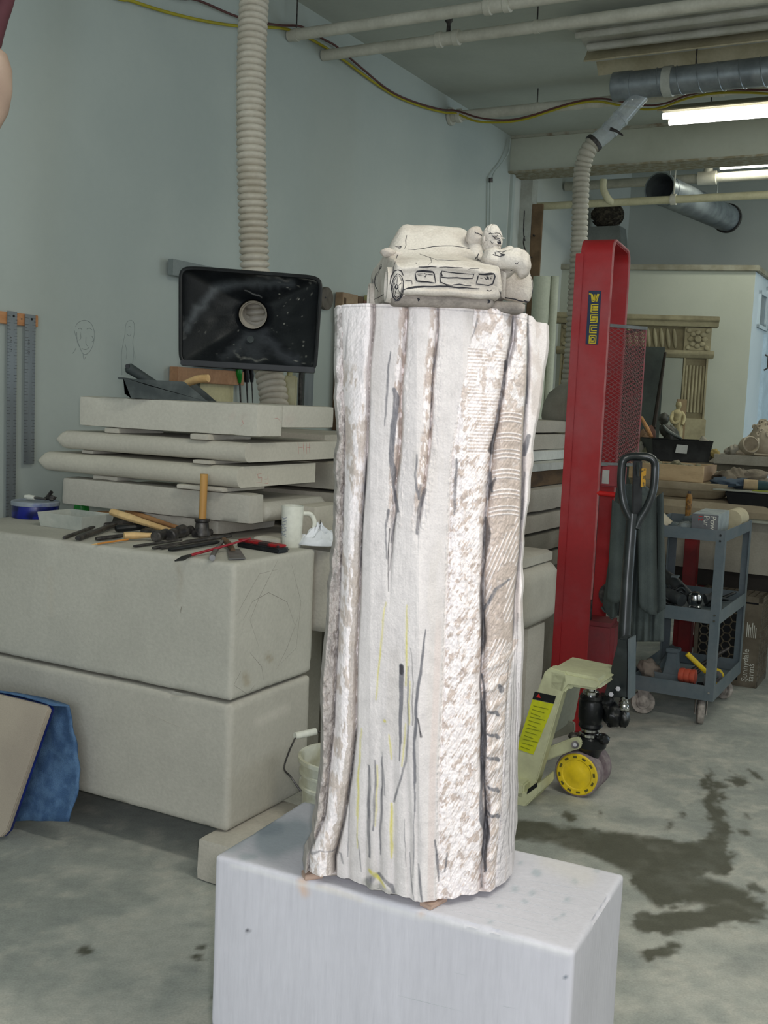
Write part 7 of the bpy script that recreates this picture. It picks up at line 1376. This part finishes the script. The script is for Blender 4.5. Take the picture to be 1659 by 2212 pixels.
for k in range(5):
    c0 = kp(.30 - .012 * k, .17 + .02 * k, ZM + .02 + .018 * k); g.tube([c0 + W * math.cos(a) * (.055 - .004 * k) + U * math.sin(a) * .05 + Z * .012 * math.sin(3 * a + k) for a in [2 * math.pi * i / 20 for i in range(21)]], .006, 6)
solo('power_cord', g, CORDM, 'coiled black power cord on the left of the middle shelf', 'cord', ang=80)
solo('power_cord', G().tube([kp(.12, .30, ZM + .02), kp(.06, .24, ZM + .07), kp(.03, .36, ZM + .05), kp(.08, .46, ZM + .03), kp(.03, .54, ZM + .06), kp(.1, .6, ZM + .02)], .006, 6, smooth=6), CORDM, 'black cord looping behind the right leg of the middle shelf', 'cord', ang=80)
solo('plastic_tray', openbox(kp(.385, .015, ZM), W * .115, U * .11, .035, .003, .006), mat('pale_tray', (150, 156, 154), .6), 'small pale plastic tray at the front of the middle shelf', 'tray', bevel=.001)
for k, (x, y, z, r, m_) in enumerate([(.34, .10, .085, .030, TOOLK), (.37, .16, .12, .03, BLACK), (.29, .30, .03, .04, IRON), (.12, .40, .03, .035, TOOLK)]):
    solo('tool_attachment', G().lathe([(r * .5, -r * .9), (r, -r * .7), (r * .85, 0), (r, r * .5), (r * .4, r * .9)], kp(x, y, ZM + max(z, r * .95)), W + Z * .3 + U * .2 * k, 16), m_, ['round dark tool attachment at the top left of the middle shelf heap', 'black round fitting on the heap by the coat', 'dark steel fitting in the middle of the shelf heap', 'grey fitting behind the shiny grinder head'][k], 'tool part')
# bottom shelf
ZB = zB0 + .0125
solo('plastic_tray', openbox(kp(.385, .012, ZB), W * .28, U * .16, .045, .003, .004), GREY, 'long grey tray along the front of the bottom shelf', 'tray', bevel=.001)
bs = thing('bench_stand', kp(.31, .24, ZB), 'grey tapered metal stand rising from the bottom shelf', 'stand'); c0 = kp(.24, .22, ZB); part('upright', G().skin([sq4(c0, .045, .04), sq4(c0 + Z * .10, .026, .03), sq4(c0 + Z * .145, .022, .03)]), GREY, bs, bevel=.004); part('cap', G().box(c0 + Z * .155, (.06, .07, .022), RT), GREY, bs, bevel=.004)
for k in range(3): solo('grinding_cup', G().lathe([(.012, 0), (.030, .0), (.034, .010), (.034, .024), (.014, .030)], kp(.175 - .026 * k, .085, ZB + .070), W, 24), mat('coral_red', (186, 84, 62), .6, (150, 74, 60), 20), 'coral-red ribbed grinding cup in the grey tray, %s of three' % ['left', 'middle', 'right'][k], 'grinding cup')
yh = thing('yellow_tool', kp(.05, .12, ZB), 'tool with a long yellow handle lying across the bottom shelf', 'tool'); part('handle', G().tube([at(1484, 1412, CD + .12), at(1505, 1432, CD + .11), at(1530, 1456, CD + .1)], [.0125, .012, .011], 12), YEL, yh); part('shank', G().tube([at(1530, 1456, CD + .1), at(1540, 1470, CD + .1)], [.008, .006], 10), STEEL, yh)
tp_ = thing('tape_roll', kp(.02, .20, ZB + .0), 'yellow-rimmed tape roll standing by the right rear of the bottom shelf', 'tape'); part('rim', G().lathe([(.030, 0), (.038, 0), (.038, .02), (.030, .02)], kp(.045, .28, ZB + .045), (W * .3 - U).normalized(), 28, ring=True), YEL, tp_); part('core', G().lathe([(.012, .002), (.030, .002), (.030, .018), (.012, .018)], kp(.045, .28, ZB + .045), (W * .3 - U).normalized(), 24, ring=True), STEEL, tp_)
heap(kp(.35, .20, ZB + .045), (.05, .06, .046), mat('pinkish_rag', (134, 122, 112), .95, (104, 98, 92), 12, bump=.4), 'rag', 'pale brownish rag at the left of the bottom shelf', 'rag', seed=12); heap(kp(.03, .06, ZB + .055), (.025, .03, .05), RAG, 'rag', 'pale twisted rag poking past the right front leg of the bottom shelf', 'rag', seed=14)
for k, (a, b, c_, d_, m_, lab) in enumerate([((.33, .30, .02), (.27, .34, .15), 0, .012, RAGD, 'grey bar leaning behind the tapered stand'), ((.20, .30, .02), (.02, .42, .16), 0, .009, IRON, 'long dark rod rising to the right rear of the bottom shelf'), ((.16, .24, .02), (.05, .34, .13), 0, .008, IRON, 'short dark rod beside the long one'), ((.12, .18, .012), (.02, .16, .03), 0, .010, BLACK, 'black handle lying beside the yellow one')]):
    solo('steel_rod', G().cyl(kp(a[0], a[1], ZB + a[2]), kp(b[0], b[1], ZB + b[2]), d_, n=10), m_, lab, 'rod')
# ============================================================ MILK CRATE
q0 = gz(1633, 1488, 0); QY = q0.y; qh = at(1645, 1292, QY).z; Q0 = Vector((q0.x, q0.y, 0)); CRM = mat('crate_plastic', (84, 76, 62), .6, (100, 92, 78), 10, bump=.05)
crate = thing('milk_crate', Q0 - W * .16 + U * .14, 'brown plastic dairy crate with hexagon holes and white lettering, stood on end', 'crate'); QW, QD = .34, .30
def qp(a, b, z): return Q0 - W * a + U * b + Z * z
g = G()
for (a, b) in ((0, 0), (QW - .02, 0), (0, QD - .02), (QW - .02, QD - .02)): g.obox(qp(a + .02, b, 0), W * .02, U * .02, Z * qh)
for z in (0, qh - .03): g.obox(qp(QW, 0, z), W * QW, U * .012, Z * .03); g.obox(qp(QW, QD - .012, z), W * QW, U * .012, Z * .03); g.obox(qp(.012, 0, z), W * .012, U * QD, Z * .03); g.obox(qp(QW, 0, z), W * .012, U * QD, Z * .03)
part('frame', g, CRM, crate, bevel=.002)
part('text_panel', G().obox(qp(.100, -.002, .01), W * .09, U * .008, Z * (qh - .05)), CRM, crate)
part('lettering', text_geo('Sunnydale', .044, qp(.050, -.003, .03), Z, -W, .0006), mat('crate_text', (190, 190, 180), .7, bump=0), crate, 'white rounded lettering reading Sunnydale farms', kind='stuff'); part('lettering', text_geo('farms', .044, qp(.018, -.003, .035), Z, -W, .0006), MATS['crate_text'], crate, kind='stuff')
g = G()
for k in range(6): g.obox(qp(.070 - .009 * k, -.0035, .27), W * .004, U * .001, Z * (.08 - .012 * (k % 3)))
part('small_print', g, MATS['crate_text'], crate, kind='stuff')
g = G(); hr = .026
for i in range(7):
    for j in range(12):
        cx = .135 + i * hr * 1.5; cz = .05 + j * hr * 1.732 + (hr * .866 if i % 2 else 0)
        if cx > QW - .02 or cz > qh - .04: continue
        P = [qp(cx + hr * math.cos(math.pi / 3 * k), .004, cz + hr * math.sin(math.pi / 3 * k)) for k in range(7)]
        for a, b in zip(P[:-1], P[1:]): g.cyl(a, b, .0038, n=4)
part('inner_shade', G().obox(qp(QW - .01, .05, .01), W * (QW - .02), U * .01, Z * (qh - .05)), BLACK, crate, 'black sheet standing in for the shade inside the crate'); part('hexagon_lattice', g, CRM, crate, kind='stuff')  # black sheet added behind the holes as painted-in shade
g = G()
for i in range(9): g.obox(qp(.006, .02 + i * .031, .0), W * .006, U * .005, Z * qh)
for j in range(14): g.obox(qp(.006, 0, .03 + j * .034), W * .006, U * QD, Z * .005)
for i in range(9): g.cyl(qp(.003, .02 + (i % 5) * .06, .05), qp(.003, min(QD, .02 + (i % 5) * .06 + .2), .45), .003, n=4)
part('grid_side', g, CRM, crate, kind='stuff')
g = G()
for i in range(10):
    g.obox(qp(.02 + i * .034, 0, qh - .012), W * .005, U * QD, Z * .008); g.obox(qp(QW, .01 + i * .03, qh - .012), W * QW, U * .005, Z * .008)
part('top_grid', g, CRM, crate, kind='stuff')
# ============================================================ TABLES AND STONES BEHIND THE CART
RY = CD + 1.15
ra = at(1436, 1122, RY + .12); rzt = at(1600, 1122, RY - .05).z; rzb = at(1600, 1236, RY - .05).z
R0 = Vector((at(1428, 1122, RY + .1).x, RY + .1, 0))
def rp(a, b, z): return R0 + W * a + U * b + Z * z
g = nbox(G(), rp(.0, 0, rzb), W * 1.7, U * .9, Z * (rzt - rzb), .04, .002, .006, 90); solo('stone_block', g, LIMED, 'wide buff stone block behind the cart, carrying basins and tubs', 'stone block', ang=60)
tb = at(1600, 1262, RY).z; solo('timber_baulk', G().obox(rp(-.05, .05, tb - .02), W * 1.8, U * .12, Z * (rzb - tb + .02)), mat('dark_timber', (44, 40, 36), .85), 'dark timber baulk under the wide buff stone block', 'timber', bevel=.004); solo('timber_baulk', G().obox(rp(-.05, .65, tb - .02), W * 1.8, U * .12, Z * (rzb - tb + .02)), MATS['dark_timber'], 'rear dark timber baulk in shadow under the wide buff stone block', 'timber', bevel=.004)
stn = thing('steel_stand', rp(.4, .4, 0), 'red steel stand whose legs show behind the middle cart shelf', 'stand')
DR = mat('dark_red_steel', (120, 30, 32), .6, (96, 34, 34), 9)
for a, b in ((.10, .05), (.34, .10), (1.62, .05), (.10, .60), (1.62, .60)): part('leg', G().obox(rp(a, b, 0), W * .075, U * .075, Z * (tb - .021)), DR, stn, bevel=.004)
0 and part('side_panel', G().obox(rp(-.35, .0, .05), W * .35, U * .04, Z * .42), DR, stn)
part('brace', G().obox(rp(.10, .06, .12), W * .28, U * .05, Z * .06), DR, stn)
for a in (.30,): solo('red_post', G().obox(rp(a - .14, -.09, 0), W * .07, U * .07, Z * (rzb + .18)), DR, 'narrow red post in front of the buff stone block, behind the cart', 'post', bevel=.004)
# curved tan slab
zq0 = rzt; g = G(); P = []
zs = at(1500, 1080, RY).z - rzt
sec_ = [(0, 0), (-.02, zs * .5), (.0, zs * .9), (.05, zs), (.40, zs), (.42, 0)]
rows = []
for i in range(15):
    a = i / 14; x = -.02 + a * .72; k = max(0, (a - .8) / .2); sh = math.sqrt(max(0, 1 - k * k)); rows.append([rp(x, .02 + y + .05 * k, rzt + .001 + z * (.25 + .75 * sh)) for y, z in sec_])
solo('carved_slab', g.skin(rows), mat('buff_stone', (168, 156, 132), .9, (150, 138, 114), 5, bump=.15), 'buff stone slab with a rounded right end behind the cart top', 'stone slab', ang=50)
zs1 = rzt + zs + .003
# basin and tray
bc_ = at(1480, 1060, RY + .25); bz = at(1480, 1038, RY + .2).z
g = G(); b0 = Vector((bc_.x, bc_.y, zs1)); hb1 = bz - zs1
rings = []
for q, t in ((.62, 0), (.70, .06), (.84, .45), (.90, .52), (.96, .6), (1.0, .98), (.99, 1.0), (.90, 1.0), (.80, .5), (.5, .35)):
    R_ = []
    for i in range(40):
        a = 2 * math.pi * i / 40; c, s = math.cos(a), math.sin(a); n_ = (abs(c) ** 4 + abs(s) ** 4) ** -.25; R_.append(b0 + W * c * n_ * .31 * q + U * s * n_ * .22 * q + Z * hb1 * t)
    rings.append(R_)
solo('stone_basin', g.skin(rings), MATS['buff_stone'], 'buff stone basin with tapered sides under the wooden tray', 'basin', ang=50)
tz = bz + .002; t0 = at(1518, 1038, RY + .02); th_ = at(1518, 1008, RY + .02).z - tz; tray = thing('wooden_tray', Vector((t0.x, t0.y, tz)), 'pale plywood tray full of plaster fragments behind the lift handle', 'tray')
def tp2(a, b, z): return Vector((t0.x, t0.y, tz)) - W * a + U * b + Z * z
TW, TD = .42, .34; PLY = mat('plywood', (192, 168, 130), .7, (174, 150, 114), 5, stretch=(1, 1, 4)); PLYS = mat('plywood_side', (150, 126, 100), .8, (130, 108, 86), 6)
part('front_board', G().obox(tp2(TW, 0, 0), W * TW, U * .018, Z * th_), PLY, tray, bevel=.001); part('side_board', G().obox(tp2(.018, .018, 0), W * .018, U * TD, Z * th_), PLYS, tray, bevel=.001); part('side_board', G().obox(tp2(TW, .018, 0), W * .018, U * TD, Z * th_), PLYS, tray, bevel=.001); part('back_board', G().obox(tp2(TW, TD, 0), W * TW, U * .018, Z * th_), PLY, tray, bevel=.001); part('base_board', G().obox(tp2(TW, .01, 0), W * TW, U * TD, Z * .008), PLYS, tray)
for k, (a, b, r, lab) in enumerate([(.37, .08, .05, 'greyish plaster fragment at the left end of the plywood tray, by the lift handle'), (.28, .06, .045, 'small buff plaster fragment at the front of the plywood tray'), (.19, .09, .055, 'long greenish plaster fragment in the middle of the plywood tray'), (.09, .08, .04, 'rounded buff plaster fragment near the right end of the plywood tray'), (.33, .22, .06, 'upright grey-green plaster fragment at the back left of the plywood tray'), (.20, .25, .055, 'buff plaster fragment at the back middle of the plywood tray'), (.08, .25, .045, 'greenish plaster fragment in the far right corner of the plywood tray')]):
    solo('plaster_fragment', G().ell(tp2(a, b, th_ * .70), (r * 1.3, r * .8, r * .6), Matrix.Rotation(k * 1.3, 3, 'Z'), 14, 9, .8, 14, k), mat('plaster_green', (122, 120, 98), .95, (100, 98, 80), 12, bump=.3) if k % 2 == 0 else mat('plaster_buff', (142, 136, 116), .95, (118, 112, 94), 12, bump=.3), lab, 'plaster fragment', 'plaster fragments in the plywood tray', ang=30)
# black tub 2 with cloths
u0 = at(1545, 1113, RY - .05); zr = at(1600, 1062, RY - .05).z; TUB = mat('tub_black', (26, 27, 28), .5, (44, 46, 46), 10, .5, .7)
uo = Vector((at(1530, 1085, RY - .05).x, RY - .02, rzt + .002)); solo('mixing_tub', openbox(uo + W * .09, W * .75, U * .5, zr - rzt - .002, .012, .05), TUB, 'wide black plastic mixing tub right of the basin, topped with cloths', 'tub', bevel=.006)
solo('board', G().obox(Vector((uo.x + .02, uo.y - .03, zr + .003)), W * .85, U * .3, Z * .008), mat('pale_board', (150, 152, 140), .7), 'pale board edge laid over the wide black tub', 'board', bevel=.001)
zcl = zr + .012
def cloth(name, px0, px1, pyt, Y, z0, dep, m, lab, seed, cat='cloth', amp=.03):
    a = at(px0, pyt, Y); b = at(px1, pyt, Y); h = a.z - z0; L = b.x - a.x; rows = []
    for j in range(15):
        t = j / 14; row = []
        for i in range(25):
            s_ = i / 24; hh_ = h * (math.sin(math.pi * min(1, max(0, t))) ** .5) * (.75 + .5 * mn.noise(Vector((s_ * 3, t * 2, seed)))) * (math.sin(math.pi * (s_ * .94 + .03)) ** .35)
            row.append(Vector((a.x + L * s_ + amp * mn.noise(Vector((t * 3, s_ * 2, seed))), Y + dep * (t - .2), z0 + max(.001, hh_) + .004 * math.sin(s_ * 40 + seed))))
        rows.append(row)
    return solo(name, G().grid(rows), m, lab, cat, ang=70, thick=.008)
TAU = mat('taupe_towel', (106, 98, 86), .95, (122, 114, 100), 9, bump=.5); TEAL = mat('teal_cloth', (44, 66, 72), .95, (58, 78, 80), 9, bump=.4); JEAN = mat('denim', (70, 84, 98), .95, (56, 68, 82), 12, bump=.4); BEI = mat('beige_cloth', (150, 132, 104), .95, (166, 148, 118), 8, bump=.3)
cloth('folded_towel', 1560, 1634, 1004, RY + .05, zcl + .03, .26, TAU, 'taupe towel folded in a peak on the wide black tub', 3, 'towel')
heap(Vector((at(1590, 1040, RY).x, RY + .04, zcl + .03)), (.12, .10, .032), JEAN, 'cloth', 'blue denim cloth under the taupe towel', 'cloth', .4, 21)
heap(Vector((at(1632, 1030, RY).x, RY + .10, zcl + .062)), (.11, .10, .040), TAU, 'cloth', 'ruffled dark taupe cloth right of the folded towel', 'cloth', .7, 22); solo('rolled_cloth', G().tube([Vector((at(1606, 1046, RY - .05).x, RY - .05, zcl + .03)), Vector((at(1634, 1047, RY - .05).x, RY - .07, zcl + .03))], .028, 16), BEI, 'beige rolled cloth end on the right of the black tub', 'cloth'); solo('rolled_cloth', G().tube([Vector((at(1634, 1047, RY - .05).x, RY - .07, zcl + .028)), Vector((at(1658, 1050, RY - .05).x, RY - .085, zcl + .028))], [.027, .022], 16), TEAL, 'dark teal rolled cloth end beside the beige one', 'cloth')
solo('yellow_sheet', G().obox(Vector((at(1625, 1058, RY - .14).x, RY - .14, zr + .011)), W * .4, U * .10, Z * .004), mat('lime_sheet', (128, 138, 40), .7), 'lime-green sheet edge under the teal cloth at the right frame edge', 'sheet')
solo('white_board', G().obox(Vector((at(1600, 1120, RY - .22).x, RY - .2, rzt - .0)) + Z * .001, W * .6, U * .12, Z * .012), MATS['pale_board'], 'pale board edge under the wide black tub at the right frame edge', 'board', bevel=.001)
# pink fitting beside the handle
solo('rubber_fitting', G().tube([at(1414, 1052, RY - .3), at(1420, 1056, RY - .3), at(1428, 1062, RY - .3), at(1426, 1074, RY - .3)], [.010, .016, .014, .008], 12, smooth=3), mat('pink_rubber', (166, 122, 110), .7), 'small pinkish rubber fitting on the rim of the coat', 'fitting') if False else None
# second row, further back
SY = RY + 1.05
def floorbox(name, px0, px1, pyt, Y, dep, m, lab, cat, z0=0.0, bev=.006, thz=None):
    a = at(px0, pyt, Y); b = at(px1, pyt, Y); return solo(name, G().obox(Vector((a.x, Y, z0 if thz is None else a.z - thz)), Vector((b.x - a.x, (b.x - a.x) * -.25, 0)), Vector((.1, dep, 0)), Z * ((a.z - z0) if thz is None else thz)), m, lab, cat, bevel=bev), a.z
tbl, zt2 = floorbox('rear_table', 1380, 1700, 992, SY + .1, .9, mat('dim_table', (96, 92, 80), .85, (80, 76, 66), 6), 'dim table behind the basins carrying the black tub and sculptures', 'table', thz=.05)
rt_ = at(1380, 992, SY + .1); 
for k, (a, b) in enumerate(((.1, .1), (1.2, -.1), (.2, .75), (1.3, .55))): part('leg', G().obox(Vector((rt_.x + a, SY + .1 + b + .05 - (0 if b > 0 else .0), 0)), Vector((.06, 0, 0)), Vector((0, .06, 0)), Z * (zt2 - .05)), WOODD, tbl)
u0 = at(1410, 999, SY - .05); u1 = at(1541, 1000, SY - .15); ut = at(1475, 951, SY - .1).z
tub = thing('plastic_tub', Vector((u0.x + .2, SY + .1, zt2)), 'upright-sided black plastic tub with a blank white label behind the plywood tray', 'tub')
g = G(); a0 = at(1409, 951, SY).xy.to_3d(); a1 = at(1541, 955, SY).xy.to_3d(); dd = a1 - a0; dn = Vector((0, 1, 0))
def trap(z, k, y0): return [a0 + dd * k + dn * (y0 + k * .2) + Z * z, a0 + dd * (1 - k) + dn * (y0 + k * .2) + Z * z, a0 + dd * (1 - k) + dn * (y0 + .34 - k * .2) + Z * z, a0 + dd * k + dn * (y0 + .34 - k * .2) + Z * z]
zub = zt2 + .001
g.skin([trap(zub, .05, 0), trap(ut - .01, .0, 0), trap(ut, -.01, -.005), trap(ut, .02, .01), trap(zub + .01, .07, .01)]); part('tub_shell', g, TUB, tub, bevel=.004)
lb = [onp(x, y, a0 + dn * .01, Vector((dd.y, -dd.x, 0)).normalized()) for x, y in ((1461, 960), (1485, 962), (1482, 980), (1457, 978))]; part('blank_label', G().prism([p - dn * .012 for p in lb], -dn * .003), MATS['label_white'], tub, 'blank white square label')
# bin to the right
bno = at(1545, 1010, SY - .1); bz1 = at(1545, 981, SY - .1).z; solo('stone_trough', openbox(Vector((bno.x, SY - .05, zt2 + .001)), W * .5, U * .35, max(.05, bz1 - zt2 - .001), .02, .0), LIMED, 'grey oblong trough right of the black tub, holding carved fragments', 'trough', bevel=.003)
heap(Vector((at(1546, 972, SY).x, SY + .02, max(zt2, at(1546, 980, SY).z))), (.03, .03, .03), mat('ochre_stone', (150, 134, 84), .9), 'stone_fragment', 'small ochre fragment right beside the black tub', 'stone', .4, 31)
zt3 = bz1
sh = thing('carved_shell', Vector((at(1610, 985, SY).x, SY + .02, zt3)), 'carved shell-like cone of pale stone tipped towards the viewer, right edge', 'carving'); PALE = mat('pale_carving', (166, 156, 138), .9, (140, 130, 112), 9, bump=.3)
c0 = at(1603, 970, SY + .05); c1 = at(1626, 958, SY - .08); dv = (c1 - c0); part('cone', G().lathe([(.02, -.09), (.045, -.05), (.06, 0), (.056, .04), (.050, .045), (.036, .0), (.01, -.03)], c0 + dv * .55, dv, 28), PALE, sh); part('foot', G().ell(at(1600, 978, SY), (.045, .04, .025), n=16, m=10, amp=.4, seed=4), PALE, sh)
for k, (x, y, r) in enumerate([(1586, 972, .035), (1578, 978, .022)]): heap(Vector((at(x, y, SY).x, SY + .01 + .05 * k, zt3 + r * .8)), (r, r, r), LIMED, 'carved_fragment', ['knobbly grey fragment left of the carved shell', 'small grey fragment, leftmost on the trough'][k], 'carving', .5, 33 + k)
bst = at(1648, 950, SY + .15); bu = thing('carved_portrait', Vector((bst.x, bst.y, zt3)), 'curly-haired carved stone head at the right frame edge', 'carving'); part('face', G().ell(bst, (.085, .09, .12), n=30, m=22, amp=.12, seed=6), PALE, bu)
for k in range(34):
    a, b = random.uniform(0, 6.28), random.uniform(0, 1.5); p = bst + Vector((.088 * math.sin(b) * math.cos(a), .092 * math.sin(b) * math.sin(a), .122 * math.cos(b))); part('curl', G().tube([p + Vector((.014 * math.cos(t) * (1 - t / 14), -.006, .014 * math.sin(t) * (1 - t / 14))) for t in [i * .8 for i in range(10)]], .0065, 6), PALE, bu)
part('nose', G().tube([bst + Vector((-.06, -.08, .01)), bst + Vector((-.068, -.095, -.02)), bst + Vector((-.06, -.08, -.03))], [.008, .013, .01], 8, smooth=3), PALE, bu); part('bust_base', G().obox(Vector((bst.x - .08, bst.y - .08, zt3 + .0)), Vector((.16, 0, 0)), Vector((0, .16, 0)), Z * max(.01, bst.z - .11 - zt3)), PALE, bu)
# statuette and dark bust behind the tub, on the same table
SB = SY + .5
c0 = at(1466, 952, SB); zf = zt2
sta = thing('statuette', Vector((c0.x, SB, zf)), 'pale statuette of a draped standing woman against a small board', 'statuette')
px_ = [(1466, 868, .020), (1466, 876, .026), (1465, 884, .016), (1463, 892, .042), (1462, 905, .040), (1463, 915, .036), (1464, 928, .042), (1465, 945, .034)]
P = [at(x, y, SB) for x, y, r in px_]; bs_ = P[-1].copy(); P.append(Vector((bs_.x, bs_.y, zf + .001))); part('figure', G().tube(P, [r for _, _, r in px_] + [.045], 20, smooth=5, sq=.8), mat('ivory_stone', (176, 166, 128), .8, (150, 140, 104), 16, bump=.3), sta, ang=70)
part('arm', G().tube([at(1456, 890, SB), at(1450, 905, SB - .03), at(1457, 915, SB - .05), at(1468, 908, SB - .05)], [.014, .014, .012, .010], 10, smooth=4), MATS['ivory_stone'], sta); part('arm', G().tube([at(1471, 890, SB), at(1478, 902, SB - .02), at(1474, 918, SB - .04)], [.014, .013, .010], 10, smooth=4), MATS['ivory_stone'], sta)
a = at(1464, 862, SB + .06); b = at(1484, 864, SB + .06); part('back_board', G().obox(Vector((a.x, SB + .06, zf)), Vector((b.x - a.x, 0, 0)), Vector((0, .02, 0)), Z * (a.z - zf)), mat('tan_board', (134, 116, 88), .8), sta)
bb_ = SB - .12; bt = thing('dark_bust', Vector((at(1440, 948, bb_).x, bb_, zf)), 'small dark bronze bust with a draped shoulder behind the black tub', 'bust'); BRZ = mat('bronze_dark', (48, 48, 42), .4, (66, 68, 60), 14)
hc_ = at(1434, 905, bb_); part('head', G().ell(hc_, (.036, .038, .042), n=24, m=16, amp=.15, seed=3), BRZ, bt); sp0 = at(1438, 918, bb_); part('shoulders', G().tube([at(1432, 916, bb_), at(1438, 928, bb_), at(1450, 940, bb_), Vector((at(1455, 952, bb_).x, bb_, zf + .03))], [.024, .045, .055, .05], 20, smooth=4), BRZ, bt); part('drape_edge', G().tube([at(1432, 918, bb_ - .05), at(1442, 930, bb_ - .06), at(1458, 940, bb_ - .06), at(1472, 947, bb_ - .04)], [.006, .012, .012, .006], 8, smooth=4), mat('bronze_light', (92, 98, 94), .35), bt); part('plinth', G().obox(Vector((at(1426, 950, bb_).x, bb_ - .06, zf)), Vector((.14, 0, 0)), Vector((0, .12, 0)), Z * .04), BRZ, bt)
hz_ = zf
for k, (x, y, r, m_, lab) in enumerate([(1403, 925, .045, mat('terracotta', (108, 78, 66), .8), 'terracotta knob-headed fragment left of the dark bust'), (1393, 940, .05, WOODD, 'brown lump beside the mesh guard on the rear table'), (1390, 962, .05, LIMED, 'grey crumbly fragment at the left of the rear table'), (1402, 968, .035, MATS['plaster_green'], 'greenish lump left of the black tub'), (1520, 955, .06, LIMED, 'low grey slab-like lump behind the right end of the black tub')]):
    p = at(x, y, SB - .1 * k); solo('stone_fragment', G().ell(Vector((p.x, p.y, (p.z + hz_) / 2)), (r * 1.1, r, max(.02, (p.z - hz_) / 2 + r * .4)), RT, 16, 10, .5, 10, 40 + k), m_, lab, 'fragment', ang=60)
solo('wooden_stick', G().tube([at(1385, 902, SB - .1), at(1398, 925, SB - .2), at(1408, 945, SB - .25)], [.012, .014, .012], 8), WOOD2, 'short wooden stick leaning over the fragments left of the bust', 'stick')
